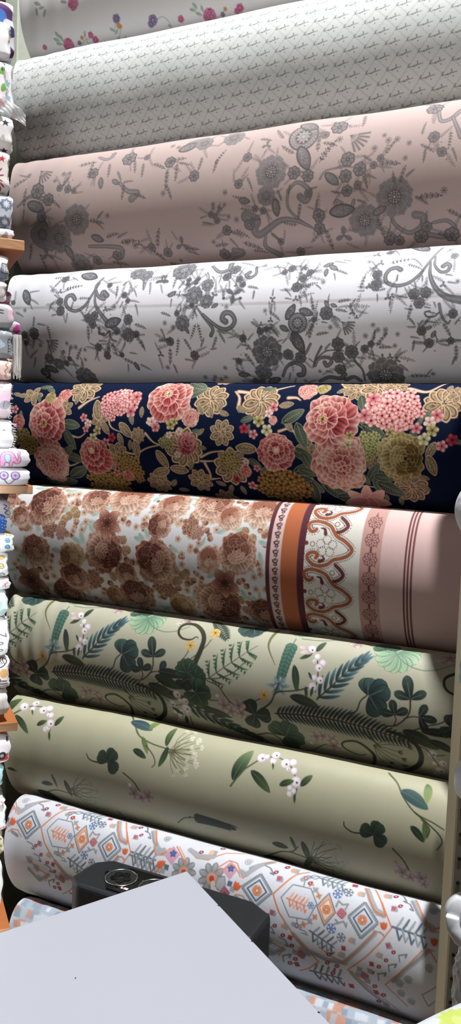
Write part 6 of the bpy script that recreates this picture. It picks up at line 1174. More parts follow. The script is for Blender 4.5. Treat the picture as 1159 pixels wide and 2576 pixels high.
TRIBAL = ([('comb', {'c': '#d98060', 'c1': '#e3a184'}),
    ('tooth', {'c': '#6a7780'}),
    ('five', {'W': 0.6, 'c0': '#d9875c', 'c1': '#e5a27c', 'eye': '#efe6de', 'eyer': 0.2, 'n': 5}),
    ('five', {'W': 0.6, 'c0': '#dc8a5e', 'c1': '#e39a72', 'eye': '#efe6de', 'eyer': 0.15, 'n': 4}),
    ('pixel', {'c': '#9a3240', 'c1': '#c98a90'}),
    ('comb', {'c': '#66747d', 'c1': '#8d989e'}),
    ('comb', {'c': '#5f6b74', 'c1': '#8d989e'}),
    ('comb', {'c': '#5c6b78', 'c1': '#97a0a5'}),
    ('comb', {'c': '#6c777c', 'c1': '#9aa0a2'}),
    ('comb', {'c': '#5f646b', 'c1': '#7d8288'}),
    ('snow', {'c': '#4a71a5'}),
    ('snow', {'c': '#63727f'}),
    ('five', {'W': 0.28, 'c0': '#d9814f', 'c1': '#df9468', 'eye': '#d9814f', 'n': 4}),
    ('five', {'W': 0.3, 'c0': '#9a9ea0', 'c1': '#b0b3b5', 'eye': '#9a9ea0', 'n': 4}),
    ('dot', {'c': '#7c8488'}),
    ('dot', {'c': '#9aa0a2'}),
    ('dot', {'c': '#b05a62'}),
    ('dot', {'c': '#e9e6e8'}),
    ('eye', {'c': '#8c2b3c'}),
    ('tooth', {'c': '#8f8f95'}),
    ('tooth', {'c': '#9d9da2'}),
    ('tooth', {'c': '#b8586a'}),
    ('tooth', {'c': '#a3a5a8'}),
    ('tooth', {'c': '#d9a080'}),
    ('tooth', {'c': '#a8404e'}),
    ('tulip', {'c': '#d9693f'}),
    ('spiral', {'c': '#777b81'}),
    ('pixel', {'c': '#8c3a46', 'c1': '#a8757a'}),
    ('tooth', {'c': '#9a9a9e'}),
    ('five', {'W': 0.24, 'c0': '#7f8488', 'c1': '#a9adaf', 'eye': '#7f8488', 'eyer': 0.4, 'n': 9}),
    ('five', {'W': 0.3, 'c0': '#dcc0b0', 'c1': '#cf8464', 'eye': '#b5402f', 'eyer': 0.45, 'n': 9}),
    ('leaf', {'W': 0.4, 'c0': '#d9c8c0', 'c1': '#ece6e4', 'rib': '#c9a090'}),
    ('pinkpatch', {'c': '#c79aac'}),
    ('bstar', {'c': '#4669a8', 'c1': '#2c3f72'}),
    ('tooth', {'c': '#58697a'}),
    ('tooth', {'c': '#9aa0a5'}),
    ('pinkpatch', {'c': '#a85a70'}),
    ('bstar', {'c': '#5a4470', 'c1': '#6a3048'}),
    ('spiral', {'c': '#8f9498'}),
    ('tooth', {'c': '#9a9c9f'}),
    ('tooth', {'c': '#d9b090'})],
    ['#a6a9ac', '#8b8f94', '#d07a50', '#8f9396', (None, '#66747f'), '#66747f', '#7b868f', '#a3acb3', '#4b6178', ('#dcae94', '#66747f'), ('#ecd9cc', '#cf7f5c'), '#6f7479', (None, '#82868c'), ('#a7aaad', '#7f8488'), '#c99a84', '#a3a6a9', '#8f9296'], '''
    l0 531 531 -3786 -83 -3660 143 -3530 312 -3377 353; l0 531 531 -9056 -83 -8930 143 -8800 312 -8647 353;
    l1 177 177 -3799 -57 -3677 158 -3547 325 -3394 365; l1 177 177 -9069 -57 -8947 158 -8817 325 -8664 365;
    l0 395 395 -3476 677 -3585 825 -3739 1034 -3960 1312; l0 395 395 -8746 677 -8855 825 -9009 1034 -9230 1312;
    l1 132 132 -3494 690 -3604 838 -3758 1048 -3980 1328; l1 132 132 -8764 690 -8874 838 -9028 1048 -9250 1328;
    l0 518 518 -2949 -44 -2801 164 -2663 294 -2514 359; l0 518 518 -8219 -44 -8071 164 -7933 294 -7784 359;
    l1 172 172 -2963 -22 -2817 178 -2679 307 -2531 371; l1 172 172 -8233 -22 -8087 178 -7949 307 -7801 371;
    l0 379 379 -2545 693 -2713 895 -2915 1121 -3099 1393; l0 379 379 -7815 693 -7983 895 -8185 1121 -8369 1393;
    l1 127 127 -2562 706 -2731 908 -2934 1135 -3118 1409; l1 127 127 -7832 706 -8001 908 -8204 1135 -8388 1409;
    l0 470 470 -5952 187 -5803 67 -5611 -101; l0 470 470 -11222 187 -11073 67 -10881 -101; l1 155 155 -5969 202 -5818 85 -5622 -72;
    l1 155 155 -11239 202 -11088 85 -10892 -72; l0 447 447 -4934 1098 -4649 1319 -4286 1391 -3959 1343;
    l0 447 447 -10204 1098 -9919 1319 -9556 1391 -9229 1343; l1 149 149 -4955 1113 -4671 1335 -4307 1408 -3980 1360;
    l1 149 149 -10225 1113 -9941 1335 -9577 1408 -9250 1360; l0 488 488 -5116 1442 -5380 1647 -5627 1445;
    l0 488 488 -10386 1442 -10650 1647 -10897 1445; l1 164 164 -5138 1460 -5404 1668 -5650 1463; l1 164 164 -10408 1460 -10674 1668 -10920 1463;
    l0 469 469 -3842 1499 -3560 1752 -3230 1983; l0 469 469 -9112 1499 -8830 1752 -8500 1983; l1 157 157 -3863 1517 -3581 1774 -3253 2012;
    l1 157 157 -9133 1517 -8851 1774 -8523 2012; l2 116 116 -5880 200 -5754 27 -5577 -182 -5440 -337;
    l2 116 116 -11150 200 -11024 27 -10847 -182 -10710 -337;
    l2 137 137 -4897 -98 -5089 66 -5256 313 -5407 519 -5246 782 -4967 1063 -4680 1297 -4452 1483;
    l2 137 137 -10167 -98 -10359 66 -10526 313 -10677 519 -10516 782 -10237 1063 -9950 1297 -9722 1483;
    l2 133 133 -3820 -96 -3645 201 -3521 350 -3350 346 -3449 175 -3653 -135; l2 133 133 -9090 -96 -8915 201 -8791 350 -8620 346 -8719 175 -8923 -135;
    l2 108 108 -3457 146 -3204 515 -3362 790 -3591 1103 -3915 1465 -3842 1499 -3387 1754 -3009 2059;
    l2 108 108 -8727 146 -8474 515 -8632 790 -8861 1103 -9185 1465 -9112 1499 -8657 1754 -8279 2059; l2 99 99 -3507 659 -3383 627 -3320 674;
    l2 99 99 -8777 659 -8653 627 -8590 674; l2 99 99 -3477 664 -3610 859 -3847 1183 -4004 1342; l2 99 99 -8747 664 -8880 859 -9117 1183 -9274 1342;
    l2 129 129 -2924 -119 -2699 250 -2539 371 -2393 300; l2 129 129 -8194 -119 -7969 250 -7809 371 -7663 300;
    l2 96 96 -2396 829 -2519 686 -2650 722 -2917 1093 -3239 1510 -2855 1830; l2 96 96 -7666 829 -7789 686 -7920 722 -8187 1093 -8509 1510 -8125 1830;
    l2 120 120 -4452 1483 -4630 1697 -4829 1845; l2 120 120 -9722 1483 -9900 1697 -10099 1845; l2 117 117 -5692 1170 -5400 1369 -5116 1442 -5219 1623;
    l2 117 117 -10962 1170 -10670 1369 -10386 1442 -10489 1623; l2 113 113 -4004 1342 -4257 1285 -4440 1189;
    l2 113 113 -9274 1342 -9527 1285 -9710 1189; l3 66 66 -3514 383 -3345 371; l3 66 66 -8784 383 -8615 371; l3 66 66 -3512 627 -3323 649;
    l3 66 66 -8782 627 -8593 649; l3 63 63 -2642 406 -2403 380; l3 63 63 -7912 406 -7673 380; l3 63 63 -2603 659 -2440 677;
    l3 63 63 -7873 659 -7710 677; g4 85 -5244 534 -5081 267 -4742 251 -4574 474 -4688 773 -5038 811;
    g4 85 -10514 534 -10351 267 -10012 251 -9844 474 -9958 773 -10308 811; l5 87 87 -4884 244 -4901 61; l5 87 87 -10154 244 -10171 61;
    l5 85 85 -4893 800 -4881 909; l5 85 85 -10163 800 -10151 909; 0 -4952 537 189 0; 0 -10222 537 189 0;
    l6 223 223 -3738 234 -3455 504 -3710 814 -3971 533 -3738 234; l6 223 223 -9008 234 -8725 504 -8980 814 -9241 533 -9008 234;
    l7 111 111 -3738 234 -3455 504 -3710 814 -3971 533 -3738 234; l7 111 111 -9008 234 -8725 504 -8980 814 -9241 533 -9008 234; 1 -3713 238 17 -15;
    1 -8983 238 17 -15; 1 -3680 270 16 -15; 1 -8950 270 16 -15; 1 -3647 301 16 -15; 1 -8917 301 16 -15; 1 -3615 331 16 -15; 1 -8885 331 16 -15;
    1 -3583 361 16 -15; 1 -8853 361 16 -15; 1 -3552 391 16 -15; 1 -8822 391 16 -15; 1 -3521 420 16 -15; 1 -8791 420 16 -15; 1 -3491 450 16 -15;
    1 -8761 450 16 -15; 1 -3461 479 16 -15; 1 -8731 479 16 -15; 1 -3459 530 16 -15; 1 -8729 530 16 -15; 1 -3486 564 16 -15; 1 -8756 564 16 -15;
    1 -3514 598 16 -15; 1 -8784 598 16 -15; 1 -3542 632 16 -15; 1 -8812 632 16 -15; 1 -3570 666 16 -15; 1 -8840 666 16 -15; 1 -3599 701 16 -15;
    1 -8869 701 16 -15; 1 -3628 736 16 -15; 1 -8898 736 16 -15; 1 -3657 771 16 -15; 1 -8927 771 16 -15; 1 -3686 806 16 -15; 1 -8956 806 16 -15;
    1 -3733 810 16 -15; 1 -9003 810 16 -15; 1 -3761 778 16 -15; 1 -9031 778 16 -15; 1 -3789 746 16 -15; 1 -9059 746 16 -15; 1 -3817 715 16 -15;
    1 -9087 715 16 -15; 1 -3846 683 16 -15; 1 -9116 683 16 -15; 1 -3875 652 16 -15; 1 -9145 652 16 -15; 1 -3904 621 16 -15; 1 -9174 621 16 -15;
    1 -3934 590 16 -15; 1 -9204 590 16 -15; 1 -3964 559 16 -14; 1 -9234 559 16 -14; 1 -3967 507 16 -14; 1 -9237 507 16 -14; 1 -3939 475 16 -14;
    1 -9209 475 16 -14; 1 -3913 442 16 -14; 1 -9183 442 16 -14; 1 -3886 409 16 -14; 1 -9156 409 16 -14; 1 -3860 376 16 -15; 1 -9130 376 16 -15;
    1 -3834 343 16 -15; 1 -9104 343 16 -15; 1 -3809 309 16 -15; 1 -9079 309 16 -15; 1 -3784 275 16 -15; 1 -9054 275 16 -15; 1 -3760 241 17 -15;
    1 -9030 241 17 -15; l8 128 128 -3730 335 -3547 510 -3713 713 -3887 529 -3730 335; l8 128 128 -9000 335 -8817 510 -8983 713 -9157 529 -9000 335;
    2 -3725 522 86 -15; 2 -8995 522 86 -15; l6 240 240 -5728 255 -5442 506 -5707 804 -6018 545 -5728 255;
    l6 240 240 -10998 255 -10712 506 -10977 804 -11288 545 -10998 255; l7 120 120 -5728 255 -5442 506 -5707 804 -6018 545 -5728 255;
    l7 120 120 -10998 255 -10712 506 -10977 804 -11288 545 -10998 255; 1 -5702 258 18 -15; 1 -10972 258 18 -15; 1 -5668 288 18 -15;
    1 -10938 288 18 -15; 1 -5635 316 18 -14; 1 -10905 316 18 -14; 1 -5602 344 17 -14; 1 -10872 344 17 -14; 1 -5570 372 17 -14; 1 -10840 372 17 -14;
    1 -5538 400 17 -14; 1 -10808 400 17 -14; 1 -5507 427 17 -14; 1 -10777 427 17 -14; 1 -5477 455 17 -14; 1 -10747 455 17 -14; 1 -5447 482 17 -14;
    1 -10717 482 17 -14; 1 -5445 530 17 -14; 1 -10715 530 17 -14; 1 -5473 563 17 -14; 1 -10743 563 17 -14; 1 -5502 595 17 -14; 1 -10772 595 17 -14;
    1 -5531 628 17 -14; 1 -10801 628 17 -14; 1 -5560 661 17 -14; 1 -10830 661 17 -14; 1 -5590 694 17 -14; 1 -10860 694 17 -14; 1 -5620 728 17 -14;
    1 -10890 728 17 -14; 1 -5651 762 18 -14; 1 -10921 762 18 -14; 1 -5681 796 18 -15; 1 -10951 796 18 -15; 1 -5734 800 18 -15; 1 -11004 800 18 -15;
    1 -5767 771 18 -14; 1 -11037 771 18 -14; 1 -5801 742 18 -14; 1 -11071 742 18 -14; 1 -5834 713 18 -14; 1 -11104 713 18 -14; 1 -5869 684 18 -14;
    1 -11139 684 18 -14; 1 -5903 655 18 -14; 1 -11173 655 18 -14; 1 -5938 626 18 -14; 1 -11208 626 18 -14; 1 -5974 598 18 -14; 1 -11244 598 18 -14;
    1 -6010 569 18 -14; 1 -11280 569 18 -14; 1 -6011 520 18 -14; 1 -11281 520 18 -14; 1 -5977 488 18 -14; 1 -11247 488 18 -14; 1 -5944 456 18 -14;
    1 -11214 456 18 -14; 1 -5911 424 18 -14; 1 -11181 424 18 -14; 1 -5878 392 18 -14; 1 -11148 392 18 -14; 1 -5846 360 18 -14; 1 -11116 360 18 -14;
    1 -5815 328 18 -14; 1 -11085 328 18 -14; 1 -5784 295 18 -14; 1 -11054 295 18 -14; 1 -5754 262 18 -15; 1 -11024 262 18 -15;
    l8 139 139 -5722 353 -5538 517 -5711 712 -5918 542 -5722 353; l8 139 139 -10992 353 -10808 517 -10981 712 -11188 542 -10992 353;
    2 -5725 537 94 -14; 2 -10995 537 94 -14; g9 93 -4399 239 -4215 530 -4382 795 -4566 512; g9 93 -9669 239 -9485 530 -9652 795 -9836 512;
    g10 69 -4378 342 -4259 533 -4383 720 -4511 512; g10 69 -9648 342 -9529 533 -9653 720 -9781 512; 3 -4385 520 82 -14; 3 -9655 520 82 -14;
    4 -4105 515 88 -14; 4 -9375 515 88 -14; l3 177 136 -4223 425 -4202 324 -4116 371 -4022 332 -4056 436;
    l3 177 136 -9493 425 -9472 324 -9386 371 -9292 332 -9326 436; l3 176 136 -4194 644 -4129 680 -4199 711 -4048 632 -3992 710 -3988 642;
    l3 176 136 -9464 644 -9399 680 -9469 711 -9318 632 -9262 710 -9258 642; 5 -4432 -21 244 -5; 5 -9702 -21 244 -5; 6 -4403 1030 244 14;
    6 -9673 1030 244 14; 7 -2913 502 281 -4; 7 -8183 502 281 -4; 8 -8224 571 272 -2; 9 -4327 1728 295 -11; 9 -9597 1728 295 -11; 10 -4251 207 94 -16;
    10 -9521 207 94 -16; 10 -4252 806 90 -15; 10 -9522 806 90 -15; 11 -4072 121 91 -18; 11 -9342 121 91 -18; 11 -4057 903 83 -16; 11 -9327 903 83 -16;
    10 -4678 527 62 -14; 10 -9948 527 62 -14; 12 -4770 165 60 -27; 12 -10040 165 60 -27; 12 -4569 336 56 21; 12 -9839 336 56 21; 12 -4571 694 55 -4;
    12 -9841 694 55 -4; 12 -4759 870 57 -63; 12 -10029 870 57 -63; 12 -6043 -337 12 0; 12 -11313 -337 12 0; 13 -4655 251 65 -5; 13 -9925 251 65 -5;
    13 -4655 792 63 -6; 13 -9925 792 63 -6; 14 -4900 81 57 -19; 14 -10170 81 57 -19; 15 -4947 126 47 -17; 15 -10217 126 47 -17; 15 -4855 32 52 -21;
    15 -10125 32 52 -21; 16 -4900 81 33 -19; 16 -10170 81 33 -19; 17 -4900 81 16 -19; 17 -10170 81 16 -19; 14 -4885 924 50 -15; 14 -10155 924 50 -15;
    15 -4948 919 43 -15; 15 -10218 919 43 -15; 15 -4823 930 43 -16; 15 -10093 930 43 -16; 16 -4885 924 29 -15; 16 -10155 924 29 -15;
    17 -4885 924 14 -15; 17 -10155 924 14 -15; p5 86 86 -4818 31 -4722 38 -4691 -50 -4788 -59 -4818 31 -4695 -60 -4551 -96 -4243 -193;
    p5 86 86 -10088 31 -9992 38 -9961 -50 -10058 -59 -10088 31 -9965 -60 -9821 -96 -9513 -193;
    p5 73 73 -4819 977 -4726 980 -4692 1028 -4784 1025 -4661 1033; p5 73 73 -10089 977 -9996 980 -9962 1028 -10054 1025 -9931 1033;
    18 -5316 -61 60 -61; 18 -10586 -61 60 -61; 18 -5465 132 52 -40; 18 -10735 132 52 -40; 18 -5454 894 48 -32; 18 -10724 894 48 -32;
    18 -5298 1040 49 -33; 18 -10568 1040 49 -33; 18 -5133 1173 50 -34; 18 -10403 1173 50 -34; 18 -4958 1323 51 -35; 18 -10228 1323 51 -35;
    18 -4263 1271 49 -35; 18 -9533 1271 49 -35; 18 -3133 125 47 -40; 18 -8403 125 47 -40; 18 -3262 -73 57 -59; 18 -8532 -73 57 -59;
    18 -3122 881 43 -33; 18 -8392 881 43 -33; 18 -3239 1052 45 -34; 18 -8509 1052 45 -34; 18 -3358 1205 46 -36; 18 -8628 1205 46 -36;
    18 -3473 1357 48 -37; 18 -8743 1357 48 -37; 18 -4187 1639 54 -40; 18 -9457 1639 54 -40; 18 -4286 1450 51 -37; 18 -9556 1450 51 -37;
    18 -4107 1454 51 -38; 18 -9377 1454 51 -38; 18 -3425 1626 52 -41; 18 -8695 1626 52 -41; 18 -3273 1762 55 -43; 18 -8543 1762 55 -43;
    18 -5005 1721 58 -40; 18 -10275 1721 58 -40; 18 -4892 1585 55 -38; 18 -10162 1585 55 -38; 18 -3374 1991 57 -49; 18 -8644 1991 57 -49;
    18 -4789 154 49 -39; 18 -10059 154 49 -39; 19 -5362 235 67 -5; 19 -10632 235 67 -5; 20 -5319 248 44 -5; 20 -10589 248 44 -5; 21 -5370 231 45 -5;
    21 -10640 231 45 -5; 19 -5367 828 65 3; 19 -10637 828 65 3; 20 -5327 840 44 3; 20 -10597 840 44 3; 21 -5374 824 44 3; 21 -10644 824 44 3;
    19 -3227 201 62 -6; 19 -8497 201 62 -6; 20 -3190 213 41 -6; 20 -8460 213 41 -6; 21 -3234 197 42 -6; 21 -8504 197 42 -6; 19 -3219 803 59 -24;
    19 -8489 803 59 -24; 20 -3184 814 40 -24; 20 -8454 814 40 -24; 21 -3225 799 40 -24; 21 -8495 799 40 -24; 22 -5133 -22 83 -8; 22 -10403 -22 83 -8;
    23 -5180 -12 55 -8; 23 -10450 -12 55 -8; 22 -3833 85 70 -6; 22 -9103 85 70 -6; 23 -3878 93 46 -6; 23 -9148 93 46 -6; 22 -3383 -28 79 -9;
    22 -8653 -28 79 -9; 23 -3426 -17 52 -8; 23 -8696 -17 52 -8; 22 -5090 1002 66 14; 22 -10360 1002 66 14; 23 -5139 1010 44 14; 23 -10409 1010 44 14;
    22 -3846 904 62 3; 22 -9116 904 62 3; 23 -3892 911 41 3; 23 -9162 911 41 3; 22 -4016 1207 66 3; 22 -9286 1207 66 3; 23 -4063 1216 44 3;
    23 -9333 1216 44 3; 22 -3349 1007 61 3; 22 -8619 1007 61 3; 23 -3394 1015 41 3; 23 -8664 1015 41 3; 22 -4750 1342 70 3; 22 -10020 1342 70 3;
    23 -4800 1352 47 3; 23 -10070 1352 47 3; 24 -4992 1176 53 14; 24 -10262 1176 53 14; 24 -4016 -98 62 -11; 24 -9286 -98 62 -11; 24 -3999 1078 50 -7;
    24 -9269 1078 50 -7; 24 -3486 1202 50 -8; 24 -8756 1202 50 -8; 24 -4872 1702 62 -22; 24 -10142 1702 62 -22; 24 -3855 1813 62 -12;
    24 -9125 1813 62 -12; 24 -3402 1761 59 -24; 24 -8672 1761 59 -24; l11 105 158 -5746 47 -5600 80 -5491 191 -5561 177;
    l11 105 158 -11016 47 -10870 80 -10761 191 -10831 177; l11 89 133 -5684 856 -5553 878 -5479 973 -5544 962;
    l11 89 133 -10954 856 -10823 878 -10749 973 -10814 962; l11 91 136 -5488 1065 -5358 1088 -5290 1190 -5354 1178;
    l11 91 136 -10758 1065 -10628 1088 -10560 1190 -10624 1178; l11 93 139 -5210 1228 -5084 1251 -5020 1360 -5083 1348;
    l11 93 139 -10480 1228 -10354 1251 -10290 1360 -10353 1348; l11 81 121 -3005 1009 -3028 907 -2895 850 -2917 910;
    l11 81 121 -8275 1009 -8298 907 -8165 850 -8187 910; l11 85 127 -3173 1233 -3193 1123 -3057 1061 -3081 1125;
    l11 85 127 -8443 1233 -8463 1123 -8327 1061 -8351 1125; l11 91 136 -3352 1469 -3367 1345 -3228 1276 -3254 1346;
    l11 91 136 -8622 1469 -8637 1345 -8498 1276 -8524 1346; l11 100 149 -3107 5 -2985 39 -2902 149 -2961 136;
    l11 100 149 -8377 5 -8255 39 -8172 149 -8231 136; l11 109 163 -5133 1746 -5137 1592 -4976 1508 -5012 1593;
    l11 109 163 -10403 1746 -10407 1592 -10246 1508 -10282 1593; l11 105 157 -3285 -252 -3146 -152 -3046 22 -3107 5;
    l11 105 157 -8555 -252 -8416 -152 -8316 22 -8377 5; 25 -3345 514 72 -100; 25 -8615 514 72 -100; 25 -2472 536 69 -98; 25 -7742 536 69 -98;
    26 -2564 53 91 -20; 26 -7834 53 91 -20; 26 -5416 1374 97 -18; 26 -10686 1374 97 -18; 26 -5593 1235 95 -17; 26 -10863 1235 95 -17;
    26 -2988 1400 88 -20; 26 -8258 1400 88 -20; 26 -2959 1590 85 -22; 26 -8229 1590 85 -22; 26 -2839 1271 84 -19; 26 -8109 1271 84 -19;
    26 -2504 966 85 -17; 26 -7774 966 85 -17; 26 -2781 1697 88 -24; 26 -8051 1697 88 -24; 26 -5375 1570 68 -20; 26 -10645 1570 68 -20;
    26 -3235 2038 78 -32; 26 -8505 2038 78 -32; 27 -4773 1443 88 -19; 27 -10043 1443 88 -19; 27 -3610 1481 85 -20; 27 -8880 1481 85 -20;
    28 -3696 1381 60 3; 28 -8966 1381 60 3; 28 -3725 1490 62 3; 28 -8995 1490 62 3; 28 -4896 1435 64 3; 28 -10166 1435 64 3; 28 -4649 1383 63 3;
    28 -9919 1383 63 3; 28 -3510 1347 59 3; 28 -8780 1347 59 3; 28 -3553 1562 63 3; 28 -8823 1562 63 3;
    g12 88 -2603 1466 -2368 1228 -2285 1379 -2494 1663; g12 88 -7873 1466 -7638 1228 -7555 1379 -7764 1663; 29 -7261 570 262 -105;
    29 -12531 570 262 -105; 30 -7258 581 110 -13; 30 -12528 581 110 -13; 29 -6663 544 285 -105; 29 -11933 544 285 -105; 30 -6660 555 120 -14;
    30 -11930 555 120 -14; 31 -6585 701 128 67; 31 -11855 701 128 67; g13 75 -6532 512 -6410 453 -6357 587 -6449 726 -6564 667;
    g13 75 -11802 512 -11680 453 -11627 587 -11719 726 -11834 667; 32 -7586 348 174 -14; 32 -12856 348 174 -14; 33 -7577 314 72 -14;
    33 -12847 314 72 -14; 32 -6342 323 166 -14; 32 -11612 323 166 -14; 33 -6334 289 69 -14; 33 -11604 289 69 -14;
    l2 114 114 -6600 350 -6417 153 -6257 162 -6051 395 -5764 86; l2 114 114 -11870 350 -11687 153 -11527 162 -11321 395 -11034 86;
    l2 90 90 -6523 422 -6384 231 -6284 221 -6102 393; l2 90 90 -11793 422 -11654 231 -11554 221 -11372 393; l2 127 127 -7562 164 -7323 373 -7251 478;
    l2 127 127 -12832 164 -12593 373 -12521 478; l14 102 102 -7513 151 -7246 385; l14 102 102 -12783 151 -12516 385;
    l2 124 124 -7255 190 -7071 278 -6833 250 -6556 6 -6236 -132; l2 124 124 -12525 190 -12341 278 -12103 250 -11826 6 -11506 -132;
    l2 114 114 -8027 287 -7932 425 -7812 396 -7677 232; l2 114 114 -13297 287 -13202 425 -13082 396 -12947 232;
    l15 453 453 -6136 295 -6006 324 -5780 49; l15 453 453 -11406 295 -11276 324 -11050 49; l15 486 486 -7945 300 -7897 369 -7797 296;
    l15 486 486 -13215 300 -13167 369 -13067 296; l15 505 505 -7271 157 -7019 232 -6765 162; l15 505 505 -12541 157 -12289 232 -12035 162;
    34 -7640 585 63 3; 34 -12910 585 63 3; 35 -7706 662 63 3; 35 -12976 662 63 3; 34 -6279 553 59 3; 34 -11549 553 59 3; 35 -6210 631 59 3;
    35 -11480 631 59 3; 25 -7789 581 79 -70; 25 -13059 581 79 -70; 25 -6131 560 88 -69; 25 -11401 560 88 -69; 36 -6345 729 120 -14;
    36 -11615 729 120 -14; 37 -6337 780 68 -14; 37 -11607 780 68 -14; l2 105 105 -6200 780 -6112 700 -5977 695 -5842 805;
    l2 105 105 -11470 780 -11382 700 -11247 695 -11112 805; l16 372 372 -6102 755 -5959 806; l16 372 372 -11372 755 -11229 806; 38 -6053 79 94 -19;
    38 -11323 79 94 -19; 18 -7034 138 51 -17; 18 -12304 138 51 -17; 18 -6688 -117 58 -36; 18 -11958 -117 58 -36; 18 -6468 -337 9 1; 18 -11738 -337 9 1;
    39 -6786 81 79 -6; 39 -12056 81 79 -6; 40 -6837 85 61 -6; 40 -12107 85 61 -6''')
TRELLIS = {'o': (-0.9509, 0.1455), 'a': 0.0417, 'b': (-0.0199, 0.0229)}
PAL = {'PINK': ['#8c1f2c', '#c85152', '#f8dcc6', '#f2cfb8'], 'PALE': ['#a2343c', '#d47c74', '#f8e2cb', '#f0ceb6'], 'GOLD': ['#4e3a1a', '#8f7640', '#dfd2a2', '#d8c590'],
       'RED': ['#6b1626', '#b03f4d', '#e9b7a8', '#e7bfae'], 'MAG': ['#97345c', '#b95480', '#d593b0', '#d8a6bb'],
       'DARKR': ['#431710', '#8f4a35', '#f0d8c0', '#dcb195'], 'MIDR': ['#5c2a1e', '#a86a50', '#f2ddc8', '#e3c0a4'],
       'PALER': ['#7a3a26', '#c99a80', '#f3e2cf', '#c9967a'], 'TANR': ['#6a4128', '#b08860', '#e6cfa8', '#dcc09a']}
def m_hib(k):
    for j in range(5): k.petal(0, 0, j * 1.257 + .3, 1, .36, rgb('#4d1712'), rgb('#d9a68c'), rgb('#8a4a36'), .014, .35, .35)
    k.disc(0, 0, .12, rgb('#2b0d0b'))
    for j in range(6): k.line([(0, 0), (.35 * math.cos(j), .35 * math.sin(j))], .015, .015, rgb('#2b0d0b')); k.disc(.35 * math.cos(j), .35 * math.sin(j), .03, rgb('#e0bf90'))
def m_mandala(k, c, edge, inner, pale):
    R = np.hypot(k.u, k.v); k.over(k.cov(R - 1), rgb(inner)); k.over(k.cov(R - .92), rgb(c))
    for j in range(22):
        a = j * .2856
        for q in (.82, .68): k.disc(q * math.cos(a + q), q * math.sin(a + q), .05, rgb(pale))
    k.disc(0, 0, .52, rgb(inner))
    for j in range(10): k.petal(0, 0, j * .628, .5, .10, rgb(c), rgb(pale), None, 0, 0, .4)
    k.disc(0, 0, .1, rgb(pale))
def m_comb(k, c, c1):
    a, b = rgb(c), rgb(c1)
    k.line([(-1, -.1), (1, .12)], .065, .05, a)
    for i in range(5):
        x = -.75 + .38 * i; y = -.1 + (x + 1) * .11
        k.line([(x, y), (x + .34, y - .62), (x + .2, y - .28)], .07, .05, a if i % 2 else b); k.line([(x, y), (x + .22, y + .62), (x + .36, y + .34)], .07, .05, b if i % 2 else a)
def m_tooth(k, c): k.poly([(-.8, -.8), (.8, -.8), (.8, .8), (-.8, .8)], rgb(c))
def m_dot(k, c): k.disc(0, 0, 1, rgb(c))
def m_eye(k, c): k.petal(-1, 0, 0, 2, .7, rgb(c), rgb(c), None, 0, 0, .45); k.disc(0, 0, .28, rgb('#e0dadd'))
def m_snow(k, c):
    for j in range(6):
        a = j * 1.047; k.line([(0, 0), (.85 * math.cos(a), .85 * math.sin(a))], .12, .12, rgb(c)); k.line([(.85 * math.cos(a + .3), .85 * math.sin(a + .3)), (.85 * math.cos(a - .3), .85 * math.sin(a - .3))], .1, .1, rgb(c))
    k.disc(0, 0, .22, rgb('#a9737a'))
def m_pixel(k, c, c1):
    for i in range(-3, 4):
        for j in range(-3, 4):
            if abs(i) + abs(j) <= 4: k.poly([(i * .28 - .14, j * .28 - .14), (i * .28 + .14, j * .28 - .14), (i * .28 + .14, j * .28 + .14), (i * .28 - .14, j * .28 + .14)], rgb(c if (i + j) % 2 else c1))
def m_tulip(k, c):
    for a in (-.45, 0, .45): k.petal(-.9, 0, a, 1.8, .45, rgb(c) * .92, rgb(c), None, 0, 0, .3)
def m_spiral(k, c):
    k.line([((.12 + .8 * i / 30) * math.cos(i * .42), (.12 + .8 * i / 30) * math.sin(i * .42)) for i in range(31)], .13, .06, rgb(c))
def m_pinkpatch(k, c): k.over(k.cov(np.abs(k.u) + np.abs(k.v) * .9 - .95), rgb(c))
def m_bstar(k, c, c1): k.poly(starp(1, .55), rgb(c), rgb(c1), .09)
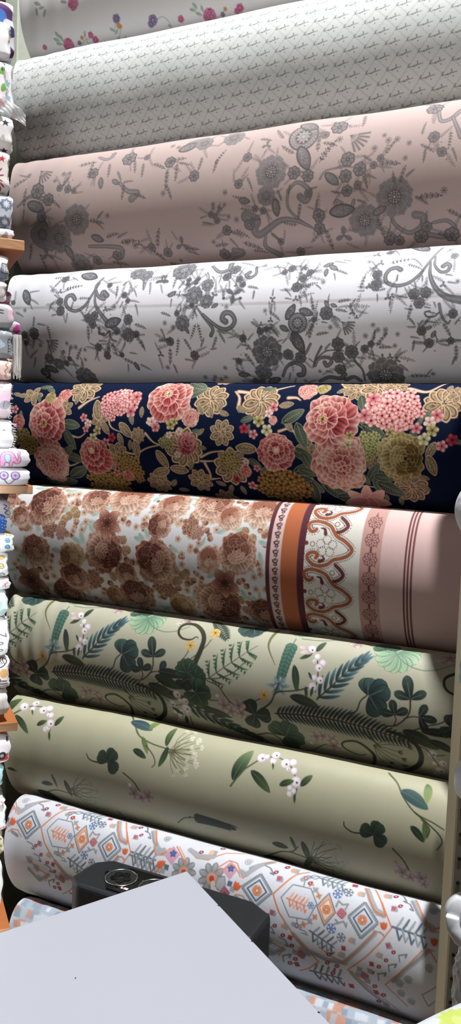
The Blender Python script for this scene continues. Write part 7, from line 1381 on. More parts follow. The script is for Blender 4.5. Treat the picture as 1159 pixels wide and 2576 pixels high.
def paint_list(d, table, twigs=None):
    """table: motif kinds, ink colours, rows 'kind s t size turn' in tenths of a millimetre and degrees; p/l/g rows are strokes and outlines"""
    kinds, inks, rows = table
    for row in rows.split(';'):
        f = row.split(); c = f[0]
        if c[0] in 'plg':
            ink = inks[int(c[1:])]; v = [int(x) for x in f[1:]]; n = 1 if c[0] == 'g' else 2
            pts = np.array(v[n:], float).reshape(-1, 2) / 1e4
            if n == 2: d.path(pts, v[0] / 1e5, v[1] / 1e5, rgb(ink), smooth=c[0] == 'p')
            else:
                lo, hi = pts.min(0), pts.max(0); m = (lo + hi) / 2; R = max(hi - lo) / 2; fill, edge = [None if x is None else rgb(x) for x in ink]
                d.put(lambda k: k.poly([tuple(p) for p in (pts - m) / R], fill, edge, v[0] / 1e5 / R), m[0], m[1], R)
        else:
            k, s, t, z, a = [int(x) for x in f]; fn, kw = kinds[k]; kw = dict(kw); flip = kw.pop('flip', False)
            if 'pal' in kw: kw['pal'] = PAL[kw['pal']]
            if twigs and fn in ('rosette', 'lace', 'mandala', 'clover'):     # fine tracery round every lace flower
                for j in range(3 if fn != 'clover' else 2):
                    b = d.rng.uniform(0, 360); L = d.rng.uniform(.010, .017); q = z / 1e4 * .7 + L * .9
                    d.put(m_sprig, s / 1e4 + q * math.cos(math.radians(b)), t / 1e4 + q * math.sin(math.radians(b)), L, b + d.rng.uniform(-25, 25), c=twigs, n=6, lw=.11, berries=j % 2 == 0, bend=d.rng.uniform(-.4, .4), fade=.85)
                if d.rng.uniform() < .5: d.put(m_dot, s / 1e4 + d.rng.uniform(-.02, .02), t / 1e4 + d.rng.uniform(-.02, .02), .0012, 0, c=twigs)
            d.put(globals()['m_' + fn], s / 1e4, t / 1e4, z / 1e4, a, flip=flip, **kw)
def cloudy(d, amp, scale, seed=1):
    r = np.random.default_rng(seed); S, T = d.st(); n = 0
    for i in range(7): n = n + np.sin(S * scale * r.uniform(.5, 2) + T * scale * r.uniform(-2, 2) + r.uniform(0, 6))
    return amp * n / 7
def paint_sprigs(d):
    paint_list(d, SPRIGS)
    r = np.random.default_rng(2)      # the part of the roll above the frame carries on the same sprigs
    for i in range(14):
        s, t = r.uniform(-1.3, -.3), r.uniform(-.04, .1); d.put(m_five, s, t, .009, 0, c0='#b04a70', c1='#cf7f9e', eye='#e0b8c6'); d.put(m_leaf, s + .015, t + .01, .008, 40, c0='#5d7466', c1='#76907e', rib='#a9b8ab')
def paint_trellis(d):
    ox, oy = TRELLIS['o']; a = TRELLIS['a']; bx, by = TRELLIS['b']; dk, lt = rgb('#686c6d'), rgb('#a3aaa8')
    n0 = int((d.t0 - oy) / by) - 1; n1 = int((d.t0 + d.H * d.res - oy) / by) + 1
    for n in range(n0, n1):
        y = oy + n * by
        for m in range(int((d.s0 - ox - n * bx) / a) - 1, int((d.s0 + d.W * d.res - ox - n * bx) / a) + 2):
            x = ox + m * a + n * bx
            def unit(k):
                k.line([(-.30, .02), (.34, -.06)], .035, .025, dk); k.line([(-.10, -.02), (-.14, -.26)], .03, .05, dk); k.disc(-.02, .27, .055, dk)
                k.petal(-.62, .1, -.1, .26, .07, dk, dk, None, 0, 0, .4); k.petal(-.78, .05, .5, .16, .04, dk, dk, None, 0, 0, .4); k.petal(-.36, .05, -.2, .18, .05, dk, dk, None, 0, 0, .4)
                k.petal(-1.0, .0, -.9, .24, .05, dk, dk, None, 0, 0, .4); k.petal(-1.0, .0, .9, .22, .05, dk, dk, None, 0, 0, .4); k.petal(-.95, .0, 2.4, .2, .04, dk, dk, None, 0, 0, .4)
            d.put(unit, x + a * .12, y, a / 2, 0, 1.25, fade=.92)
            for (ex, ey) in ((bx, by), (bx + a, by)):
                for f in (.16, .30, .44, .58, .72, .86):
                    q = math.degrees(math.atan2(ey, ex)) + (40 if int(f * 100) % 3 else -35)
                    d.put(lambda k: k.petal(-1, 0, 0, 2, .32, lt, lt * .85, None, 0, 0, .4), x - a * .36 + ex * f, y + ey * f, .0021, q, fade=.75)
def paint_lace_mauve(d):
    d.img *= (1 + cloudy(d, .05, 12))[..., None]; paint_list(d, LACE_MAUVE, '#6a6261')
def paint_lace_white(d): paint_list(d, LACE_WHITE, '#54555a')
def paint_peony_navy(d): paint_list(d, PEONY)
def paint_brown_rose(d):
    r = np.random.default_rng(12)
    S, T = d.st()
    for i in range(420):
        s = r.uniform(d.s0, BORDER['b'][0]); t = r.uniform(-.04, .34); k = i % 5
        if k == 0: d.put(m_leaf, s, t, .012, r.uniform(0, 360), c0='#a9beb2', c1='#cbd9d0', rib='#8aa39a')
        elif k < 3: d.put(m_five, s, t, r.uniform(.006, .010), 0, c0='#c39a80', c1='#eedcca', eye='#6b3524', W=.34, seed=i, edge='#bd967c')
        else: d.put(m_five, s, t, r.uniform(.004, .008), 0, c0='#8a5038', c1='#c99f80', eye='#4d1f14', W=.5, seed=i)
    paint_list(d, BROWN)
    b = BORDER['b']; bounds = b + [9.0]; cols = ['#58252c', '#d8b9b3', '#b0623a', '#541f2a', '#dcdad0', '#bf958b', '#d9b9b4']
    for j in range(7):
        m = np.clip((S - bounds[j]) / d.res + .5, 0, 1) * np.clip((bounds[j + 1] - S) / d.res + .5, 0, 1); d.img = d.img * (1 - m[..., None]) + rgb(cols[j]) * m[..., None]
    dk = rgb('#3b1d22'); br = rgb('#5d2a2a'); per = .0178; t = -.04; sc = BORDER['scr']; i = 0
    while t < .36:
        def curl(k):
            k.line([(.15 * math.cos(a) + .1, .18 * math.sin(a) - .35) for a in np.linspace(0, 5.2, 9)], .09, .07, dk); k.line([(.55, -.3), (.45, .1), (.05, .35), (-.4, .25), (-.5, -.1), (-.2, -.2)], .09, .14, dk)
            k.petal(.2, .3, 1.2, .6, .14, dk, dk, None, 0, 0, .4); k.line([(.1, .3), (-.25, .75), (.2, .9)], .08, .1, dk)
        d.put(curl, sc, t, per * .56, 0, 1.1, flip=False); t += per; i += 1
    for x in BORDER['three']:
        m = np.clip(.5 - (np.abs(S - x) - .0017) / d.res, 0, 1)[..., None]; d.img = d.img * (1 - m) + rgb('#6e3a3a') * m
    cm = (b[5] + b[6]) / 2; fl = BORDER['flow']; st_ = fl[3] - fl[2]
    for j in range(-3, 5):
        t = fl[3] + j * st_
        def rose(k):
            for a in range(8):
                th = a * PI / 4; k.over(k.cov(np.abs(np.hypot(k.u - .55 * math.cos(th), k.v - .55 * math.sin(th)) - .26) - .035) * (np.hypot(k.u, k.v) > .52), br)
                k.petal(.25 * math.cos(th), .25 * math.sin(th), th, .34, .05, br, br, None, 0, 0, .4)
            k.over(k.cov(np.abs(np.hypot(k.u, k.v) - .14) - .035), br); k.disc(0, 0, .05, br)
            for sg in (-1, 1): k.line([(0, sg * .85), (.12, sg * 1.0), (0, sg * 1.12), (-.1, sg * 1.0), (0, sg * .85)], .035, .035, br); k.line([(0, sg * 1.12), (0, sg * 1.5)], .04, .03, br); k.disc(.6, sg * .75, .06, br)
        d.put(rose, cm, t, .0165, 0, 1.5)
    P = BORDER['period']
    for n in (-2, -1, 0, 1, 2):
        o = np.array([0, P * n])
        for key, c, hw in (('hook', '#a8603c', .0034), ('peak', '#6b2f33', .0034)):
            pts = np.array(BORDER[key]) + o; d.path(pts, hw, hw, rgb(c)); q = spline(pts, 6); L = np.concatenate([[0], np.cumsum(np.hypot(*np.diff(q, axis=0).T))])
            for s_ in np.arange(0, L[-1], .0034):      # net of dark cells on the band
                x, y = np.interp(s_, L, q[:, 0]), np.interp(s_, L, q[:, 1]); x2, y2 = np.interp(s_ + .001, L, q[:, 0]), np.interp(s_ + .001, L, q[:, 1]); tx, ty = x2 - x, y2 - y; l = math.hypot(tx, ty) + 1e-9; nx, ny = -ty / l, tx / l
                z = .0014 * math.sin(s_ * 2100); d.path([(x - nx * hw, y - ny * hw), (x + tx / l * z, y + ty / l * z), (x + nx * hw, y + ny * hw)], .00028, .00028, rgb('#4a1c18' if key == 'hook' else '#2f1016'), smooth=False, fade=.8)
            for sg in (-1, 1):
                for s_ in np.arange(0, L[-1], .0032):
                    x, y = np.interp(s_, L, q[:, 0]), np.interp(s_, L, q[:, 1]); x2, y2 = np.interp(s_ + .001, L, q[:, 0]), np.interp(s_ + .001, L, q[:, 1]); l = math.hypot(x2 - x, y2 - y) + 1e-9
                    px_, py_ = x - (y2 - y) / l * sg * .0064, y + (x2 - x) / l * sg * .0064
                    if np.min(np.hypot(q[:, 0] - px_, q[:, 1] - py_)) > .0058: d.put(lambda k: k.disc(0, 0, 1, rgb('#3a1a1c')), px_, py_, .00085)
        for key in ('c1', 'c2'): d.path(np.array(BORDER[key]) + o, .0012, .0036, rgb('#5d2630'))
        f = np.array(BORDER['fl']) + o
        for a in range(5):
            th = a * 1.257 - .3; c_ = f + .0125 * np.array([math.cos(th), math.sin(th)])
            for j in range(12): d.put(lambda k: k.disc(0, 0, 1, rgb('#4a2226')), c_[0] + .0082 * math.cos(j * .5236), c_[1] + .0082 * math.sin(j * .5236), .0009)
        d.put(lambda k: k.disc(0, 0, 1, rgb('#6b2f33')), *(np.array(BORDER['d1']) + o), .0042)
        for key, rr in (('d2', .0045), ('d3', .0045)):
            c_ = np.array(BORDER[key]) + o
            for j in range(9): d.put(lambda k: k.disc(0, 0, 1, rgb('#4a2226')), c_[0] + rr * math.cos(j * .698), c_[1] + rr * math.sin(j * .698), .0009)
def paint_botanical_dense(d): paint_list(d, BOTANIC)
def paint_botanical_sparse(d): paint_list(d, SPARSE)
def paint_tribal(d): paint_list(d, TRIBAL); d.img *= (1 + cloudy(d, .03, 30))[..., None]
def paint_patches(d):
    r = np.random.default_rng(5); cl = ['#8d9cab', '#c9ced6', '#9fb0bd', '#b98068', '#c3c9d1', '#7f8f9c', '#b5bcc6', '#c08a72', '#a7b1bb', '#d3d7dd']
    for i in range(int(d.W * d.res / .012)):
        for j in range(int(d.H * d.res / .022) + 1):
            s, t = d.s0 + i * .012 + r.uniform(-.004, .004), d.t0 + j * .022 + r.uniform(-.004, .004); c = rgb(cl[r.integers(10)]); w, h = r.uniform(.5, .9), r.uniform(.6, 1.0)
            d.put(lambda k: k.poly([(-w, -h * .9), (w * .9, -h), (w, h * .9), (-w * .8, h)], c), s, t, .011, r.uniform(-8, 8), fade=.85)


BOLTPAINT = {}
def bolt_paint(key):
    def deco(f): BOLTPAINT[key] = f; return f
    return deco
def glyph(d, ch, s, t, h, col, rot=0, w=.09, sx=.62):
    """stroke lettering; h = letter height in metres"""
    G = {'1': [[(-.3, -.6), (0, -1), (0, 1)]], '2': [[(-.5, -.6), (-.1, -1), (.45, -.7), (.4, -.1), (-.5, 1), (.5, 1)]],
         '3': [[(-.5, -.9), (.2, -1), (.5, -.55), (.1, -.1), (.5, .4), (.2, .95), (-.5, .9)]],
         '4': [[(.25, 1), (.25, -1), (-.55, .4), (.55, .4)]], '5': [[(.45, -1), (-.35, -1), (-.4, -.15), (.2, -.25), (.5, .3), (.2, .9), (-.45, .9)]],
         '6': [[(.4, -.95), (-.3, -.4), (-.45, .4), (0, 1), (.45, .5), (.1, 0), (-.4, .3)]],
         'Z': [[(-.6, -1), (.6, -1), (-.6, 1), (.6, 1)]], 'o': [[(.5 * math.cos(a), .35 + .62 * math.sin(a)) for a in np.linspace(0, 6.3, 14)]]}
    for st_ in G[ch]:
        d.put(lambda k, q=st_: k.line([(x * sx * .8, y * .8) for x, y in q], w, w, col), s, t, h / 2 / .8, rot, 1.3)
INK = rgb('#4a4750')
@bolt_paint('purple_cartoon_print')
def _(d, h):
    d.put(lambda k: k.petal(-1, -.3, .5, 2.4, .5, rgb('#5a2f6b'), rgb('#43264f')), -.02, h * .2, .022); d.put(lambda k: k.disc(0, 0, 1, rgb('#3f6fb8')), -.026, h * .34, .013)
    d.put(lambda k: k.disc(0, 0, 1, rgb('#d2d3dc')), -.012, h * .42, .008); d.put(lambda k: k.disc(0, 0, 1, rgb('#26294f')), -.008, h * .52, .010)
    d.put(lambda k: k.disc(0, 0, 1, rgb('#d07a3d')), -.013, h * .60, .006); d.put(lambda k: k.petal(-1, 0, .6, 2, .7, rgb('#2d2c55'), rgb('#6b3a72')), -.010, h * .74, .017)
@bolt_paint('frog_print')
def _(d, h):
    G = rgb('#6db04a'); d.put(lambda k: k.poly([(-1.5, -.2), (1, -.2), (1, .6), (-1.5, .6)], G), -.006, h * .28, .009, ext=2)
    for x in (-.0015, .003):
        d.put(lambda k: (k.disc(0, 0, 1, G), k.disc(0, 0, .62, rgb('#1d2b1a')), k.disc(.2, -.2, .2, rgb('#eef3ea'))), x - .003, h * .24, .0042)
    d.put(lambda k: k.petal(-1, 0, 0, 2, .5, G, G * .9), -.005, h * .56, .009, 110); d.put(lambda k: k.disc(0, 0, 1, rgb('#c9848c')), -.008, h * .88, .010)
    d.put(lambda k: k.disc(0, 0, 1, rgb('#8d6fb0')), -.014, h * .06, .003)
@bolt_paint('teal_star_print')
def _(d, h):
    for y in (.12, .45, .66, .9):
        d.put(lambda k: [k.petal(0, 0, a * 1.257 - 1.57, 1, .3, rgb('#9db9c2'), rgb('#8fb0bb')) for a in range(5)], -.010, h * y, .007)
    d.put(lambda k: k.over(k.cov(np.abs(np.hypot(k.u, k.v) - .8) - .08), INK), -.012, h * .56, .006)
def starp(R=1, r=.42, a0=-PI / 2): return [((R if i % 2 == 0 else r) * math.cos(a0 + i * PI / 5), (R if i % 2 == 0 else r) * math.sin(a0 + i * PI / 5)) for i in range(10)]
@bolt_paint('black_star')
def _(d, h):
    for y in (.30, .92): d.put(lambda k: k.poly(starp(), rgb('#22242c')), -.0145, h * y, .0078)
@bolt_paint('red_star')
def _(d, h):
    d.put(lambda k: k.poly(starp(), rgb('#b02c35')), -.0125, h * .28, .0075)
    for i in range(5): d.put(lambda k: k.petal(-1, 0, 0, 2, .22, rgb('#7a2329'), rgb('#8c2a30')), -.016 + .003 * (i % 2), h * (.5 + .09 * i), .006, -50 + 35 * i)
@bolt_paint('damask')
def _(d, h):
    for y in (.02, .38, .76, 1.1):
        for x in (-.012, -.042):
            d.put(lambda k: (k.poly([(r * math.cos(a), r * math.sin(a)) for a, r in [(i * PI / 8, (1, .78)[i % 2] if i % 4 else 1.12) for i in range(16)]], rgb('#6f7d92'), rgb('#8592a5')),
                             k.over(k.cov(np.abs(np.hypot(k.u, k.v) - .5) - .03) * .4, rgb('#c9d2dc')), [k.petal(0, 0, j * PI / 4, .55, .1, rgb('#e8edf2'), rgb('#e8edf2')) for j in range(8)]), x, h * y, .012)
@bolt_paint('grey_triangle')
def _(d, h): d.put(lambda k: k.poly([(-1, 1), (.2, -.8), (.9, .9)], rgb('#8e949c')), -.016, h * .6, .010); d.put(lambda k: k.poly([(-1, .9), (.1, -.6), (.9, .9)], rgb('#f2f2f2')), -.03, h * .7, .008)
@bolt_paint('house_print')
def _(d, h):
    d.put(lambda k: k.poly([(-3, -.2), (1, -.5), (1, 1.4), (-3, 1.4)], rgb('#8d9bb0')), -.014, h * .62, .013, ext=3)
    d.put(lambda k: (k.poly([(-.6, -1), (.6, -1), (.6, 1), (-.6, 1)], rgb('#e4e7ea'), rgb('#3c424e'), .09), k.line([(-.25, -.6), (-.25, .7)], .07, .07, INK), k.line([(.2, -.6), (.2, .7)], .07, .07, INK)), -.006, h * .55, .0085, 8)
    d.put(lambda k: k.poly([(-1, 0), (1, -.1), (1, .6), (-1, .6)], rgb('#6c87b2')), -.022, h * .45, .006)
@bolt_paint('pink_flower')
def _(d, h):
    for s, t in ((-.008, .3), (-.003, .75), (-.014, .6)): d.put(m_five, s, h * t, .007, 0, c0='#c8487a', c1='#dd93ae', eye='#f2d9e0')
@bolt_paint('grey_pink')
def _(d, h):
    S, T = d.st(); d.img[(S > -.010) & (T < h * .62)] = rgb('#e7c3d2')
    for t in (.06, .34, .42): d.path([(-.026, h * t), (-.018, h * t + .0008)], .0012, .0008, rgb('#2e4436'))
    for i in range(4): d.path([(-.03 + .004 * i, h * .88), (-.03 + .004 * i, h * .96)], .0004, .0004, INK)
@bolt_paint('magenta_heart')
def _(d, h):
    for s, t, c in ((-.004, .42, '#b33a86'), (-.009, .55, '#b33a86'), (-.003, .66, '#a92f80'), (-.004, .86, '#b22a3c'), (-.011, .9, '#a63047')): d.put(lambda k: k.disc(0, 0, 1, rgb(c)), s, h * t, .0055)
@bolt_paint('grey_cloud')
def _(d, h):
    d.put(lambda k: k.poly([(-1, -1), (1, -.8), (-.1, .8)], rgb('#7fb5d8'), rgb('#e6eef2'), .08), -.0155, h * .12, .008)
    d.put(lambda k: [(k.disc(x, y, .42, rgb('#dfe7ee')), k.disc(x, y, .32, rgb('#b7cbe0'))) for x, y in ((-.5, .1), (0, -.35), (.5, .1), (0, .35))], -.0215, h * .5, .010)
    for i in range(5): d.path([(-.006, h * (.36 + .08 * i)), (-.002, h * (.37 + .08 * i))], .0008, .0006, rgb('#2c2f38'))
    d.path([(-.006, h * .36), (-.006, h * .74)], .0005, .0005, rgb('#2c2f38'))
@bolt_paint('peach_script')
def _(d, h):
    d.path([(-.0085 + .002 * math.sin(i * 1.5), h * (.16 + .05 * i)) for i in range(14)], .0008, .0008, rgb('#a2673f'))
    d.put(lambda k: k.disc(0, 0, 1, rgb('#e0aeb0')), -.026, h * .75, .011)
@bolt_paint('number_one')
def _(d, h):
    d.put(lambda k: (k.disc(0, 0, 1, rgb('#7d5247')), k.disc(0, 0, .8, rgb('#e9d5cc'))), -.010, h * .5, .0075); glyph(d, '1', -.010, h * .5, .009, rgb('#2c2320'))
@bolt_paint('pink_house')
def _(d, h):
    S, T = d.st(); d.img[(T > h * .40) & (T < h * .66)] = rgb('#f3a9c9') * .5 + rgb('#efdbe3') * .5
    d.put(lambda k: k.petal(-1, .6, -.2, 2.2, .7, rgb('#a5a8ae'), rgb('#8d9096')), -.011, h * .56, .012)
    for x, y in ((-.022, .58), (-.012, .6), (-.006, .92), (-.02, .95)):
        d.put(m_sprig, x, h * y, .005, -90, c='#33363c', n=3)
    d.put(lambda k: (k.line([(-.9, .4), (0, -.9), (.9, .3), (-.9, .4)], .06, .06, INK), k.line([(0, -.9), (0, 1.2)], .05, .05, INK)), -.014, h * .08, .008)
    for x, y in ((-.03, .22), (-.022, .26), (-.03, .3)): d.path([(x, h * y), (x + .003, h * y - .002), (x + .006, h * y)], .0004, .0004, INK)
@bolt_paint('elephant')
def _(d, h):
    def ele(k):
        P = rgb('#eea7cd'); e = rgb('#8a4c7a')
        body = [(-1, .75), (-1, -.1), (-.75, -.62), (-.2, -.78), (.25, -.62), (.5, -.25), (.62, .1), (.78, -.1), (.72, -.55), (.9, -.8), (1.02, -.6), (.92, -.45), (1.0, 0), (.85, .45), (.55, .5), (.3, .3), (.25, .85), (-.05, .85), (-.1, .45), (-.5, .45), (-.55, .85), (-1, .85)]
        b = spline(body, 4); k.poly(b, P, e, .035)
        ear = spline([(-.55, -.35), (-.25, -.5), (0, -.3), (.02, .1), (-.15, .38), (-.4, .3), (-.55, 0), (-.55, -.35)], 4); k.poly(ear, rgb('#b7d3e8'), rgb('#6e7fa0'), .03)
        k.disc(.35, -.12, .035, rgb('#3b2c3c'))
    d.put(ele, -.0355, h * .52, .0185, ext=1.2)
    for x, y, r in ((-.017, .1, .0022), (-.011, .14, .0016), (-.02, .17, .0016), (-.004, .75, .002)): d.put(lambda k: k.disc(0, 0, 1, rgb('#b779b2')), x, h * y, r)
@bolt_paint('bicycle')
def _(d, h):
    d.put(lambda k: k.poly([(-2.2, 1), (-.2, .0), (2.2, 1)], rgb('#b0323f')), -.037, h * .92, .010, ext=2.4)
    for x in (-.047, -.0265):
        d.put(lambda k: (k.over(k.cov(np.abs(np.hypot(k.u, k.v) - .85) - .14), rgb('#6d5a88')), k.disc(0, 0, .62, rgb('#c6b6dc')), [k.line([(0, 0), (.7 * math.cos(a), .7 * math.sin(a))], .03, .03, rgb('#6d5a88')) for a in np.arange(0, 6.2, .52)], k.disc(0, 0, .16, rgb('#6d5a88'))), x, h * .45, .0088)
    d.path([(-.047, h * .6), (-.037, h * .8), (-.0265, h * .6)], .0009, .0009, rgb('#5a4272'))
@bolt_paint('dark_grey_script')
def _(d, h): d.path([(-.012, h * .3), (-.005, h * .36), (-.010, h * .44), (-.003, h * .5), (-.01, h * .58), (-.004, h * .66)], .0009, .0009, rgb('#2e2b38'))
@bolt_paint('navy_dots')
def _(d, h):
    for i in range(10):
        for j in range(9): d.put(lambda k: k.disc(0, 0, 1, rgb('#dfe6ee')), -.048 + i * .005, h * (.04 + .115 * j) + .002 * (i % 2), .0006)
def rings(d, h, items, s, r):
    for ch, t, c, f in items:
        d.put(lambda k: (k.disc(0, 0, 1, rgb('#39414a')), k.disc(0, 0, .82, rgb(f)), k.over(k.cov(np.abs(np.hypot(k.u, k.v) - .68) - .06), rgb(c))), s, h * t, r); glyph(d, ch, s, h * t, r * 1.1, rgb('#333a42'), 90)
@bolt_paint('numbers_three')
def _(d, h): rings(d, h, (('3', .12, '#d9a92f', '#efe0a0'), ('4', .38, '#3f9ed0', '#8fd0ee'), ('5', .64, '#3f9ed0', '#8fd0ee'), ('6', .90, '#39414a', '#d9dde0')), -.0105, .0052); d.put(lambda k: k.disc(0, 0, 1, rgb('#9ad0e6')), -.028, h * .75, .004)
@bolt_paint('numbers_four')
def _(d, h): rings(d, h, (('4', .25, '#c98a2d', '#f0bf6a'), ('5', .52, '#b99a3a', '#ece0a8'), ('6', .8, '#5a6068', '#eceeee')), -.0115, .0055)
@bolt_paint('scissors')
def _(d, h): d.put(lambda k: (k.line([(-.8, .6), (.5, -.5)], .12, .08, rgb('#b8323a')), k.line([(.2, .9), (-.3, -.6)], .12, .08, rgb('#b8323a')), k.over(k.cov(np.abs(np.hypot(k.u - .7, k.v + .6) - .25) - .08), rgb('#b8323a'))), -.010, h * .5, .0055)
@bolt_paint('teal_blot')
def _(d, h):
    for x, y, r in ((-.012, .2, .006), (-.02, .5, .01), (-.008, .72, .008), (-.024, .85, .007)): d.put(lambda k: k.disc(0, 0, 1, rgb('#a9cdce')), x, h * y, r, fade=.8)
@bolt_paint('zoo')
def _(d, h):
    glyph(d, 'Z', -.0125, h * .44, .012, INK, 90, .10, .8); glyph(d, 'o', -.0125, h * .60, .012, INK, 90, .10, .75); glyph(d, 'o', -.0125, h * .74, .012, INK, 90, .10, .75)
    for i in range(5): d.path([(-.022, h * (.1 + .04 * i)), (-.017, h * (.1 + .04 * i) + .001), (-.020, h * (.12 + .04 * i))], .0004, .0004, INK)
@bolt_paint('zebra')
def _(d, h):
    d.put(lambda k: k.disc(0, 0, 1, rgb('#d9a873')), -.009, h * .48, .009)
    for i in range(4):
        d.path([(-.022 + .004 * i, h * .02), (-.026 + .004 * i, h * .15), (-.021 + .004 * i, h * .26)], .0012, .0006, rgb('#2b2226')); d.path([(-.004, h * (.66 + .07 * i)), (-.018, h * (.64 + .07 * i))], .0012, .0008, rgb('#4a2330'))
    d.put(lambda k: k.over(k.cov(np.abs(np.hypot(k.u, k.v) - .9) - .08), rgb('#2b2226')), -.018, h * .2, .013); d.path([(-.016, h * .6), (-.019, h * .8), (-.010, h * .96)], .0008, .0008, rgb('#2b2226'))
@bolt_paint('layered_white')
def _(d, h):
    for s in (-.004, -.009): d.path([(s, 0), (s - .0008, h * .5), (s, h)], .0004, .0004, rgb('#b9aaa4'))
@bolt_paint('red_car')
def _(d, h):
    d.put(lambda k: k.poly([(-1.6, .9), (-1.6, -.1), (-.2, -.1), (.1, -.7), (.9, -.8), (.9, .9)], rgb('#c0433f')), -.011, h * .66, .010, ext=1.8)
    d.put(lambda k: (k.disc(0, 0, 1, rgb('#1d1d20')), k.disc(0, 0, .5, rgb('#8f9296'))), -.0145, h * .62, .0078); d.put(lambda k: k.poly([(-1, -.3), (1, -.3), (1, .3), (-1, .3)], rgb('#4a4458')), -.0065, h * .2, .006, 90)
@bolt_paint('red_corner')
def _(d, h): d.path([(-.012, h * .74), (-.004, h * .72), (-.005, h * .86), (-.012, h * .74)], .0006, .0006, rgb('#c0555a'), smooth=False); d.path([(-.012, h * .74), (-.03, h * .8)], .0005, .0005, rgb('#c0555a'))
@bolt_paint('red_mark_small')
def _(d, h): d.path([(-.008, h * .4), (-.003, h * .5), (-.004, h * .8)], .0006, .0006, rgb('#b8424a'))
@bolt_paint('cream_lace')
def _(d, h):
    for i in range(8): d.put(m_star, -.006 - .004 * (i % 2), h * (.1 + .1 * i), .0035, 0, c='#3a3326')
@bolt_paint('frayed_white')
def _(d, h): d.path([(-.014, h * .4), (-.018, h * .41)], .0006, .0006, INK); d.path([(-.03, h * .9), (-.02, h * .9)], .0007, .0007, INK)

def paint_violet(d):
    for i in range(7):
        s, t = .02 + .012 * i, (.055 + .031 * i * 1.7) % .25
        for j in range(5): d.put(lambda k, a=j * 1.257: (k.petal(0, 0, a, 1, .36, rgb('#d5d3d6'), rgb('#cfcdd4'), rgb('#bdbcae'), .03)), s, t, .014, i * 20)
        d.put(lambda k: k.disc(0, 0, 1, rgb('#9c92c4')), s, t, .0032)
ROLLDEF = [
    (1, 'rose_sprig', 'topmost white fabric roll with scattered pink and purple flower sprigs', C_cotton, paint_sprigs, '#d2d0d0'),
    (2, 'trellis', 'pale grey fabric roll with a fine trellis of tiny leafy dashes', C_cotton, paint_trellis, '#c8ccca'),
    (3, 'mauve', 'dusty mauve fabric roll with grey lace flowers and scrolls', C_cotton, paint_lace_mauve, '#b09d98'),
    (4, 'white', 'white satin fabric roll with dark grey lace flowers and a fold line', C_satin, paint_lace_white, '#e2e3e8'),
    (5, 'navy', 'navy blue fabric roll with large pink and gold peonies', C_matte, paint_peony_navy, '#071530'),
    (6, 'brown', 'white fabric roll with rust brown roses and a striped pink border at its right', C_cotton, paint_brown_rose, '#dcdcde'),
    (7, 'green', 'sage green fabric roll densely printed with ferns, clover and white berries', C_satin, paint_botanical_dense, '#bab9a2'),
    (8, 'green_sparse', 'olive green satin fabric roll with a few widely spaced berry and clover sprigs', C_satin, paint_botanical_sparse, '#b7b599'),
    (9, 'tribal', 'white fabric roll with orange and slate watercolour diamonds and combs', C_cotton, paint_tribal, '#d6d8df'),
    (10, 'patch', 'lowest fabric roll with blurred grey blue and orange brush patches', C_cotton, paint_patches, '#aab2bd'),
]
for i, key, label, mat, pf, back in ROLLDEF:
    make_roll(i, 'fabric_roll', label, mat, pf, back, res=0.0018 if i in (1, 10) else None)

# ------------------------------------------------------------------ shelving unit at the left with its folded bolts
SO = np.array([-1.04581, 1.25409, 0.35566]); SU = np.array([0.66142, 0.75002, 0.0]); SV = np.array([-0.75002, 0.66142, 0.0])
def SP(u, v, z): p = SO + u * SU + v * SV; return Vector((p[0], p[1], z))
SR = Matrix(((SU[0], SV[0], 0), (SU[1], SV[1], 0), (0, 0, 1)))
su = empty('shelving_unit', SP(-0.2, 0.1, -1.5)); tag(su, 'wooden shelving unit at the left with orange boards full of small folded fabric bolts', 'shelves')
for z0, z1, u1 in ((0.3455, 0.365, 0.0), (-0.1064, -0.0903, 0.0235), (-0.5680, -0.5504, 0.003), (-0.985, -0.968, -0.0045)):
    bm = bmesh.new(); add_box(bm, SP(u1 - 0.26, 0.11, (z0 + z1) / 2), (0.52, 0.22, z1 - z0), SR, bevel=0.0015)
    o = bm_obj('shelf_board', bm, M_face, su); o.data.materials.append(M_ply)
    n = SV; 
    for p in o.data.polygons:
        if abs(p.normal.z) < 0.6: p.material_index = 1
bm = bmesh.new(); add_box(bm, SP(-0.53, 0.11, -0.35), (0.018, 0.22, 2.3), SR, bevel=0.001); bm_obj('side_panel', bm, M_green, su)
bm = bmesh.new(); add_box(bm, SP(-0.27, 0.228, -0.35), (0.5, 0.012, 2.3), SR, bevel=0.001); bm_obj('back_panel', bm, M_green, su)

